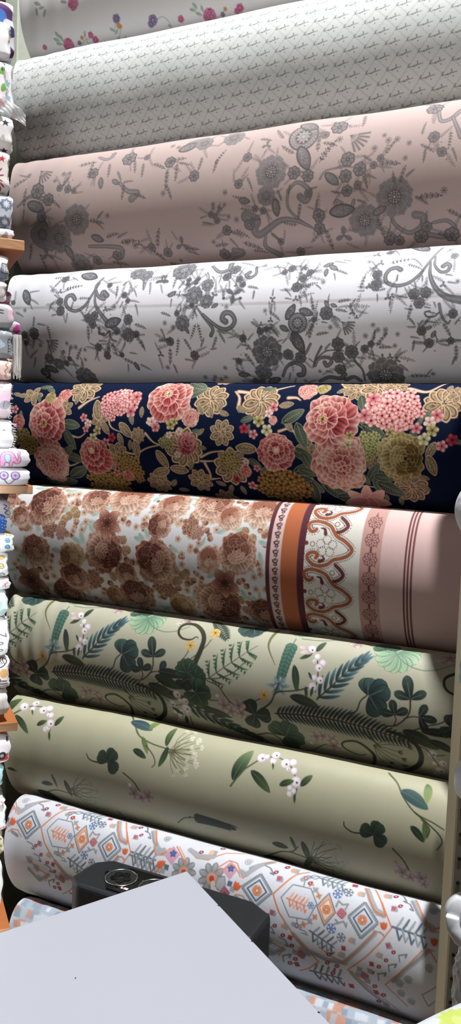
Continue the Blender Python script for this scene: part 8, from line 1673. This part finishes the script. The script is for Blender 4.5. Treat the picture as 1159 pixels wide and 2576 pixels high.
FRAY = {'magenta_heart': (True, 60, .085), 'frayed_white': (False, 34, .011), 'pink_house': (False, 30, .008)}
THIN = {'silver_white', 'frog_print', 'plain_white', 'grey_pink', 'grey_cloud', 'peach_script', 'navy_dots'}
BOLT = [
    ('purple_cartoon_print', -0.0203, 0.6967, 0.8021, 0.035, 'fabric bolt printed purple, blue and orange, highest behind the silvery white one', '#cfd0d6'),
    ('silver_white', -0.033, 0.6815, 0.7489, 0.0, 'silvery white rounded fabric bolt near the top left corner', '#e4e4e6'),
    ('frog_print', -0.0389, 0.5956, 0.6801, 0.0, 'pale pink fabric bolt with a green frog face print', '#ead9e0'),
    ('teal_star_print', -0.0221, 0.5962, 0.694, 0.03, 'tall white fabric bolt with pale teal stars behind the frog print', '#dfe2e2'),
    ('black_star', -0.023, 0.5261, 0.5897, 0.012, 'white fabric bolt with two black five pointed stars', '#e2e0de'),
    ('red_star', -0.0301, 0.4477, 0.5225, 0.0, 'white fabric bolt with a red star and dark red marks', '#e6dfda'),
    ('damask', -0.0224, 0.3857, 0.4485, 0.005, 'light grey fabric bolt with blue grey ogee tiles and white snowflakes', '#c3c8cf'),
    ('grey_triangle', -0.0196, 0.365, 0.3866, 0.008, 'thin white folded cloth with grey triangles on the upper board', '#d8d9db'),
    ('house_print', -0.0285, 0.2888, 0.3384, 0.0, 'white fabric bolt with grey blue houses under the upper board', '#e9ebee'),
    ('plain_white', -0.0328, 0.2479, 0.2883, 0.0, 'small plain white fabric bolt between houses print and grey pink bolt', '#ebe9e8'),
    ('pink_flower', -0.0197, 0.2437, 0.2784, 0.03, 'cloth with pink flowers tucked behind the small plain white bolt', '#e0cdd2'),
    ('grey_pink', -0.0192, 0.2004, 0.2484, 0.0, 'grey fabric bolt with a pink end and dark green dashes', '#c2c0c4'),
    ('magenta_heart', -0.0018, 0.1895, 0.2223, 0.03, 'grey cloth end with magenta and red scallops sticking out furthest', '#b9b6ba'),
    ('grey_cloud', -0.0198, 0.1446, 0.1995, 0.0, 'mid grey fabric bolt with a pale blue cloud and blue triangle', '#9a9ea3'),
    ('peach_script', -0.0211, 0.1055, 0.1445, 0.0, 'peach fabric bolt with brown script along its end', '#e6cdc4'),
    ('number_one', -0.0088, 0.1245, 0.15, 0.03, 'brown pink cloth end with the number 1 in a circle', '#c9a79d'),
    ('pink_house', -0.0198, 0.0346, 0.1056, 0.0, 'pink and white fabric bolt with grey hills and tiny trees', '#dfcdd4'),
    ('frayed_white', -0.0157, -0.0227, 0.034, 0.0, 'white fabric bolt with a frayed thread edge above the elephant', '#d6d6d6'),
    ('elephant', 0.0136, -0.0567, -0.0215, -0.012, 'white fabric bolt with a pink elephant', '#ddd8dd'),
    ('bicycle', 0.0142, -0.0898, -0.0567, -0.012, 'white fabric bolt with purple spoked wheels over a red wedge', '#ddd9dd'),
    ('dark_grey_script', -0.0141, -0.1604, -0.1204, 0.03, 'grey cloth with dark script under the middle board', '#a9a4ae'),
    ('navy_dots', -0.026, -0.184, -0.1454, 0.0, 'navy blue fabric bolt with tiny white dots', '#1d4380'),
    ('numbers_three', -0.0107, -0.2192, -0.1826, 0.0, 'white fabric bolt with coloured circled numbers 3 4 5 6', '#eceff0'),
    ('numbers_four', -0.0204, -0.2664, -0.219, 0.0, 'white fabric bolt with circled numbers 4 5 6', '#ececec'),
    ('scissors', -0.016, -0.2927, -0.2673, 0.005, 'white fabric bolt with a small red scissors mark', '#e2e0e2'),
    ('teal_blot', -0.0207, -0.3455, -0.2916, 0.0, 'white fabric bolt with soft teal blots', '#dbe6e6'),
    ('zoo', -0.0177, -0.4224, -0.3456, 0.0, 'tall white fabric bolt with the word Zoo turned sideways', '#ececee'),
    ('zebra', -0.0149, -0.4867, -0.4225, 0.0, 'white fabric bolt with zebra stripes and an orange ball', '#e6e0e0'),
    ('layered_white', -0.0162, -0.5407, -0.4865, 0.0, 'white fabric bolt with layered folds resting on the lower board', '#efeae8'),
    ('red_car', -0.011, -0.6355, -0.5759, 0.0, 'white fabric bolt with a black wheel and red car, below the lower board', '#ece6e8'),
    ('teal_plain', -0.0236, -0.6825, -0.6339, 0.0, 'plain light teal fabric bolt near the lower left', '#9fc6cb'),
    ('red_mark_small', -0.0203, -0.7196, -0.7004, 0.0, 'small white cloth end with a red mark below the teal bolt', '#ece7e8'),
    ('red_corner', -0.017, -0.7715, -0.7184, 0.0, 'white fabric bolt with thin red corner marks', '#efeaec'),
    ('cream_lace', -0.0207, -0.8226, -0.7709, 0.0, 'cream cloth with a black lace edge at lower left', '#cfc8a8'),
    ('fluffy_white', -0.0222, -0.9281, -0.8222, 0.0, 'fluffy white cloth lowest in the left hand stack', '#e4e3e2'),
]
for n_, (key, u1, z0, z1, v0, label, base) in enumerate(BOLT):
    h = z1 - z0 - 0.0008; dep = 0.027 if key in THIN else 0.15
    y, z, L = oval(dep / 2, h / 2, 4.5 if h > 0.03 else 5.5, 1600)
    # rounded folded edge: keep the corner radius independent of the depth
    rr = min(h * 0.42, 0.02, dep * 0.45)
    pts = []
    for cx, cz, a0 in ((dep / 2 - rr, h / 2 - rr, 0), (dep / 2 - rr, -h / 2 + rr, 90), (-dep / 2 + rr, -h / 2 + rr, 180), (-dep / 2 + rr, h / 2 - rr, 270)):
        for a in np.radians(np.linspace(a0, a0 + 90, 13)): pts.append((cx + rr * math.sin(a), cz + rr * math.cos(a)))
    pts = np.array(pts); pts = np.vstack([pts, pts[:1]])
    y, z = pts[:, 0], pts[:, 1]; L = np.concatenate([[0], np.cumsum(np.hypot(np.diff(y), np.diff(z)))])
    LW = 0.22; r_ = 0.0009; vis = 2 * rr * 1.5708 + (h - 2 * rr)
    dye = Dye(-0.075, 0, 0, vis, r_, base); dye.rng = np.random.default_rng(n_ + 3)
    BOLTPAINT.get(key, lambda d, h: None)(dye, vis)
    dye.img = np.concatenate([dye.img[:, 1:], dye.img[:, 1:], dye.img], 1); dye.W = dye.img.shape[1]; dye.s0 = -(dye.W - 1) * dye.res    # the print repeats along the bolt
    prof, tt = sample_outline(y, z, L, 0, vis, r_, 24)
    sv = np.concatenate([np.arange(-LW, -0.081, r_ * 1.6), np.arange(-0.08, -0.0001, r_)])
    rs = np.random.default_rng(n_ + 50); p1, p2, p3 = rs.uniform(0, 6, 3); fl = 0.004 * min(1, h / 0.04)
    def bul(S, T, p1=p1, p2=p2, fl=fl, vis=vis):
        e = np.exp(S / 0.006)
        return fl * (0.35 * np.sin(T / vis * 5 + p1) * np.sin(S * 40 + p2)) - fl * 1.1 * e
    def skw(S, T, p3=p3, vis=vis):
        e = np.exp(S / 0.02)
        return e * 0.0022 * (np.sin(T / vis * 7 + p3) + 0.5 * np.sin(T / vis * 19 + p1))
    frame_ = (SO * np.array([1, 1, 0]) + u1 * SU + (v0 + dep / 2) * SV + np.array([0, 0, (z0 + z1) / 2]), SU, -SV, (0, 0, 1))
    o = grid_cloth('fabric_bolt', prof, tt, sv, frame_, dye, C_fold, rgb(base), skw, bul, capcol=np.clip(rgb(base) * 0.97, 0, 1), capr=0.006)
    tag(o, label, 'folded fabric', 'folded fabric bolts on the left shelves')
    if key in FRAY:                     # loose threads along the cut end
        down, n_th, ln = FRAY[key]; bm = bmesh.new(); rf = np.random.default_rng(n_ + 9)
        for k in range(n_th):
            f = k / n_th; zz = z0 + h * (0.06 + 0.9 * f)
            if down: p = [SP(u1 - .013 + .013 * f + rf.normal(0, .0008), .012 + .012 * rf.uniform(), z0 + .004)]; st3 = [(rf.normal(0, .0006), rf.normal(0, .0008), -ln * rf.uniform(.2, .36)) for _ in range(3)]
            else: p = [SP(u1 - .004, v0 + .004 + .012 * rf.uniform(), zz)]; st3 = [(ln * rf.uniform(.2, .45), rf.normal(0, .001), rf.normal(-.0008, .0016)) for _ in range(3)]
            for a_ in st3:
                q_ = p[-1]; p.append(q_ + Vector((a_[0] * SU[0] + a_[1] * SV[0], a_[0] * SU[1] + a_[1] * SV[1], a_[2])))
            for a_, b_ in zip(p, p[1:]): add_cyl(bm, a_, b_, 0.00042 if down else 0.00028, n=5)
        fr_ = bm_obj('fringe', bm, M_thread, o); fr_['kind'] = 'stuff'; fr_['label'] = 'loose white threads'

# ------------------------------------------------------------------ white cutting table in front
CT = np.array([-0.4852, 0.9210]); UA = np.array([-0.4616, -0.8873]); UB = np.array([0.8142, -0.5806])
la, lb = 0.72, 0.60
q = [CT, CT + lb * UB, CT + lb * UB + la * UA, CT + la * UA]
tb = empty('cutting_table', ((q[0] + q[2])[0] / 2, (q[0] + q[2])[1] / 2, -1.5)); tag(tb, 'white topped cutting table in the foreground with its corner pointing at the rolls', 'table')
def slab(name, pts, z0, z1, mat, parent, bev):
    bm = bmesh.new(); lo = [bm.verts.new((p[0], p[1], z0)) for p in pts]; hi = [bm.verts.new((p[0], p[1], z1)) for p in pts]
    bm.faces.new(lo[::-1]); bm.faces.new(hi)
    for i in range(len(pts)): bm.faces.new((lo[i], lo[(i + 1) % len(pts)], hi[(i + 1) % len(pts)], hi[i]))
    bmesh.ops.bevel(bm, geom=list(bm.edges), offset=bev, segments=3, profile=0.5, affect='EDGES')
    return bm_obj(name, bm, mat, parent)
slab('tabletop', q, -0.575, -0.55, M_table, tb, 0.0018)
cen = sum(q) / 4
for p in q:
    e = cen + (p - cen) * 0.86
    bm = bmesh.new(); add_box(bm, (e[0], e[1], -1.0375), (0.04, 0.04, 0.925), bevel=0.002); bm_obj('leg', bm, M_tedge, tb)
# scuffs: tiny dark chips on the table edge
bm = bmesh.new()
for k in (0.09, 0.17, 0.30, 0.345, 0.41):
    p = CT + k * UB + UA * 0.0015; add_box(bm, (p[0], p[1], -0.5498), (0.0022, 0.0016, 0.0006))
for a_, b_ in ((0.25, 0.18), (0.12, 0.2), (0.33, 0.09)):
    p = CT + a_ * UB + UA * b_; add_box(bm, (p[0], p[1], -0.5498), (0.001, 0.0016, 0.0004))
bm_obj('scuff_marks', bm, M_black, tb)['kind'] = 'stuff'

# ------------------------------------------------------------------ black case with two ringed cup recesses
bx = empty('storage_case', (-0.69, 1.2, -1.2)); tag(bx, 'black plastic case with chrome ringed round recesses behind the white table', 'case')
slab('body', [np.array(p) for p in ((-0.868, 1.20), (-0.842, 1.178), (-0.50, 1.178), (-0.50, 1.262), (-0.545, 1.287), (-0.835, 1.287), (-0.862, 1.262))], -1.2175, -0.787, M_black, bx, 0.008)
slab('control_panel', [np.array(p) for p in ((-0.822, 1.238), (-0.7870, 1.190), (-0.64, 1.190), (-0.64, 1.262), (-0.66, 1.272), (-0.7870, 1.272))], -0.7875, -0.7845, M_gloss, bx, 0.0012)
for cx in (-0.782, -0.712):
    o = bmesh.new(); add_ring(o, (cx, 1.2315, -0.7838), 0.0285, 0.0013, Matrix.Identity(3)); o = bm_obj('cup_ring', o, M_chrome, bx, True)
    bm = bmesh.new(); add_cyl(bm, (cx, 1.2315, -0.7848), (cx, 1.2315, -0.7840), 0.0268, n=40); bm_obj('cup_recess', bm, M_hole, o)
    for a in (0.8, 2.9, 5.0):
        bm = bmesh.new(); add_cyl(bm, (cx + .0285 * math.cos(a), 1.2315 + .0285 * math.sin(a), -0.7840), (cx + .0285 * math.cos(a), 1.2315 + .0285 * math.sin(a), -0.7818), 0.0022, n=12)
        bm_obj('ring_lug', bm, M_chrome, o)
    bm = bmesh.new()
    for a in range(5): add_cyl(bm, (cx + .012 * math.cos(a * 1.257), 1.2315 + .012 * math.sin(a * 1.257), -0.7838), (cx + .012 * math.cos(a * 1.257), 1.2315 + .012 * math.sin(a * 1.257), -0.7825), 0.0075, n=16)
    bm_obj('cup_insert', bm, M_gloss, o)
bm = bmesh.new(); add_box(bm, (-0.757, 1.2035, -0.7838), (0.014, 0.006, 0.0008), bevel=0.0003); o = bm_obj('badge', bm, M_white, bx); o['label'] = 'white badge with a red dot'
bm = bmesh.new(); add_cyl(bm, (-0.759, 1.2035, -0.7834), (-0.759, 1.2035, -0.7828), 0.0022, n=12); bm_obj('badge_dot', bm, M_red, o)

# ------------------------------------------------------------------ things beside the upright at the right edge
def upright_cloth(label, cx, cy, r, z0, z1, base, painter):
    """cloth rolled upright, softly domed at both ends; along = up"""
    y, z, L = oval(r, r, 2.0, 800)
    prof, tt = sample_outline(y, z, L, 0, L[-1] * 0.999, 0.0016, 1)
    dye = Dye(0, z1 - z0, 0, L[-1], 0.0016, base); painter(dye)
    sv = np.arange(dye.W) * dye.res; H = z1 - z0
    def bul(S, T):
        e = np.minimum(S, H - S); return -r * (1 - np.sqrt(np.clip(1 - (1 - np.clip(e / (r * 1.1), 0, 1)) ** 2, 0, 1))) * 0.93 + 0.0012 * np.sin(T * 60 + S * 20)
    o = grid_cloth('fabric_bolt', prof, tt, sv, ((cx, cy, z0), (0, 0, 1), (1, 0, 0), (0, -1, 0)), dye, C_fold, rgb(base), None, bul, capr=0.0)
    tag(o, label, 'folded fabric'); return o
upright_cloth('white fabric roll end with a small violet flower at the right edge', -0.169, 1.12, 0.040, -0.115, -0.03, '#dcdcd8', paint_violet)
upright_cloth('unseen cream fabric bolt added to cast shade on the right ends of the rolls', -0.173, 1.375, 0.062, 0.60, 0.92, '#d8d4c8', lambda d: None)  # out of view, added only to throw shade on the roll ends
upright_cloth('unseen white fabric bolt below the cream one, added to shade the lower rolls', -0.153, 1.375, 0.057, 0.27, 0.595, '#dcdcd8', lambda d: None)  # second added shade caster, also out of view
# hooks and packets to the right of the upright: each hangs on a bracket fixed to the slotted strip
def lathe(bm, prof, c, axis='Z', n=32, squash=1.0):
    rings = []
    for r, h in prof:
        row = []
        for i in range(n):
            a = 2 * PI * i / n
            row.append(bm.verts.new((c[0] + r * math.cos(a), c[1] + squash * r * math.sin(a), c[2] + h)))
        rings.append(row)
    for i in range(len(rings) - 1):
        for j in range(n): bm.faces.new((rings[i][j], rings[i][(j + 1) % n], rings[i + 1][(j + 1) % n], rings[i + 1][j]))
    bm.faces.new(rings[0][::-1]); bm.faces.new(rings[-1])
def arc_prof(r, h, p=2.5, n=14):
    return [(max(0.0005, r * math.cos(t) ** (2 / p)) if math.cos(t) > 1e-6 else 0.0005, h * (abs(math.sin(t)) ** (2 / p)) * (1 if t > 0 else -1)) for t in np.linspace(-PI / 2 + .01, PI / 2 - .01, n)]
t = empty('side_rack', (-0.15, 1.16, -1.5)); tag(t, 'slim cream side rack right of the post that small goods hang on', 'rack')
bm = bmesh.new(); add_box(bm, (-0.09, 1.30, -0.25), (0.03, 0.03, 2.5), bevel=0.002); bm_obj('pole', bm, M_cream, t)
bm = bmesh.new()
for z in (-0.075, -0.29, -0.44, -0.60, -0.70, 0.75): add_cyl(bm, (-0.09, 1.29, z), (-0.12, 1.16, z), 0.004, n=12)
bm_obj('peg', bm, M_steel, t)['kind'] = 'stuff'
bm = bmesh.new(); lathe(bm, arc_prof(0.045, 0.032), (-0.150, 1.14, -0.2905)); o = bm_obj('plastic_pouch', bm, M_teal, None, True); tag(o, 'teal rounded plastic pouch at the right edge beside the post', 'pouch')
bm = bmesh.new(); lathe(bm, arc_prof(0.045, 0.029, 3.2), (-0.1475, 1.14, -0.438)); o = bm_obj('plastic_dome', bm, M_white, None, True); tag(o, 'glossy white rounded plastic dome at the right edge, below the teal pouch', 'dome')
# printed black packet
pk = empty('black_packet', (-0.14, 1.17, -0.51)); tag(pk, 'black packet with white lines of print beside the post', 'packet')
bm = bmesh.new(); add_box(bm, (-0.150, 1.17, -0.505), (0.062, 0.02, 0.085), bevel=0.004); bm_obj('wrapper', bm, M_black, pk)
bm = bmesh.new()
for k in range(6): add_box(bm, (-0.166, 1.1595, -0.475 - 0.012 * k), (0.022 - 0.003 * (k % 3), 0.0012, 0.003))
bm_obj('print_lines', bm, M_white, pk)['kind'] = 'stuff'
# white bracket with a screw hole
wb = empty('plastic_bracket', (-0.155, 1.12, -0.61)); tag(wb, 'white plastic bracket with a screw hole in front of the post foot', 'bracket')
bm = bmesh.new(); lathe(bm, [(0.001, 0), (0.022, 0.0), (0.027, 0.004), (0.028, 0.012), (0.022, 0.02), (0.001, 0.022)], (0, 0, 0), n=36)
R90 = Matrix.Rotation(PI / 2, 4, 'X'); bmesh.ops.transform(bm, matrix=Matrix.Translation((-0.162, 1.12, -0.612)) @ R90, verts=bm.verts)
cap_ = bm_obj('disc', bm, M_white, wb, True)
bm = bmesh.new(); add_cyl(bm, (-0.163, 1.0992, -0.606), (-0.163, 1.0965, -0.606), 0.0035, n=16); bm_obj('screw_hole', bm, M_hole, cap_)
bm = bmesh.new()
pts = [(-0.186, -0.612), (-0.183, -0.632), (-0.172, -0.647), (-0.160, -0.652), (-0.150, -0.648), (-0.158, -0.640), (-0.166, -0.628), (-0.168, -0.612)]
lo = [bm.verts.new((x, 1.092, z)) for x, z in pts]; hi = [bm.verts.new((x, 1.112, z)) for x, z in pts]
bm.faces.new(lo); bm.faces.new(hi[::-1])
for i in range(len(pts)): bm.faces.new((lo[i], hi[i], hi[(i + 1) % len(pts)], lo[(i + 1) % len(pts)]))
bmesh.ops.bevel(bm, geom=list(bm.edges), offset=0.003, segments=3, profile=0.5, affect='EDGES'); bm_obj('lip', bm, M_white, wb, True)
# bubble wrapped parcel
bm = bmesh.new(); bmesh.ops.create_uvsphere(bm, u_segments=120, v_segments=90, radius=1)
for v in bm.verts:
    c = v.co; s = lambda x: math.copysign(abs(x) ** 0.6, x)
    u = math.atan2(c.y, c.x) * 14; w_ = c.z * 16; bmp = 0.0022 * max(0, math.sin(u) * math.sin(w_ * 1.3))
    n_ = c.normalized(); v.co = Vector((-0.135 + 0.040 * s(c.x), 1.13 + 0.03 * s(c.y), -0.715 + 0.055 * s(c.z))) + n_ * bmp
o = bm_obj('bubble_wrap_parcel', bm, M_wrap, None, True); tag(o, 'parcel in clear bubble wrap at the right edge under the white bracket', 'parcel')
# flowered cloth lying nearest the lens, lower right
def paint_lime(d):
    for s, t, r in ((.045, -.005, .018), (.105, -.055, .02), (-.06, -.04, .02), (.0, -.10, .02), (.15, -.005, .015), (-.14, -.01, .018), (-.2, -.08, .02)):
        for k in range(11): d.put(lambda q, a=k * .571: q.petal(0, 0, a, 1, .24, rgb('#b3c458'), rgb('#bccb68')), s, t, r, 0)
        d.put(lambda q: q.disc(0, 0, .3, rgb('#c5d27c')), s, t, r)
    for s, t in ((.004, .012), (.012, .022), (-.03, .0)): d.put(m_leaf, s, t, .007, 70, c0='#a9d98c', c1='#bfe6a4', rib=None)
    d.path([(.09, .02), (.075, -.02), (.08, -.08)], .0016, .001, rgb('#b9bcc4')); d.path([(.0, -.02), (-.05, -.06)], .002, .001, rgb('#c0c2c8'))

LA, LD, LN = np.array([-0.1443, 0.6710]), np.array([0.5183, 0.8552]), np.array([0.8552, -0.5183])
h, wd, rr = 0.068, 0.17, 0.022
pts = []
for cx, cz, a0 in ((wd / 2 - rr, h / 2 - rr, 0), (wd / 2 - rr, -h / 2 + rr, 90), (-wd / 2 + rr, -h / 2 + rr, 180), (-wd / 2 + rr, h / 2 - rr, 270)):
    for a in np.radians(np.linspace(a0, a0 + 90, 11)): pts.append((cx + rr * math.sin(a), cz + rr * math.cos(a)))
pts = np.array(pts + pts[:1]); L = np.concatenate([[0], np.cumsum(np.hypot(*np.diff(pts, axis=0).T))])
dye = Dye(-0.36, 0.22, -0.15, 0.07, 0.0015, '#cbcfd6'); paint_lime(dye)
prof, tt = sample_outline(pts[:, 0], pts[:, 1], L, -0.15, 0.07, 0.0015, 30)
c0 = LA + LN * (wd / 2 - 0.006)
o = grid_cloth('fabric_bolt', prof, tt, -0.36 + np.arange(dye.W) * 0.0015, ((c0[0], c0[1], -0.5148), (LD[0], LD[1], 0), (-LN[0], -LN[1], 0), (0, 0, 1)), dye, C_fold, rgb('#cbcfd6'),
               None, lambda S, T: 0.0012 * np.sin(S * 30 + T * 20), capr=0.004)
tag(o, 'white fabric bolt with a lime green flower lying on the table at lower right', 'folded fabric')
# crumpled clear film poking out between two bolts on the left shelf
bm = bmesh.new(); NU, NZ = 26, 18; rf = np.random.default_rng(4); ph = rf.uniform(0, 6, 6); vs = []
for i in range(NU):
    row = []
    for j in range(NZ):
        a, b = i / (NU - 1), j / (NZ - 1)
        u = -0.075 + 0.072 * a; z = 0.618 - 0.030 * a * a - 0.034 * b * (1 - .35 * a); v = -0.007 + 0.0022 * math.sin(14 * a + 5 * b + ph[0]) + 0.0016 * math.sin(31 * a - 17 * b + ph[1]) + 0.0009 * math.sin(60 * b + 9 * a + ph[2])
        row.append(bm.verts.new(SP(u, v, z)))
    vs.append(row)
for i in range(NU - 1):
    for j in range(NZ - 1): bm.faces.new((vs[i][j], vs[i + 1][j], vs[i + 1][j + 1], vs[i][j + 1]))
o = bm_obj('plastic_film', bm, M_film, None, True); tag(o, 'crumpled clear plastic film above the black star bolt on the left shelf', 'plastic film')
md = o.modifiers.new('thickness', 'SOLIDIFY'); md.thickness = 0.0004
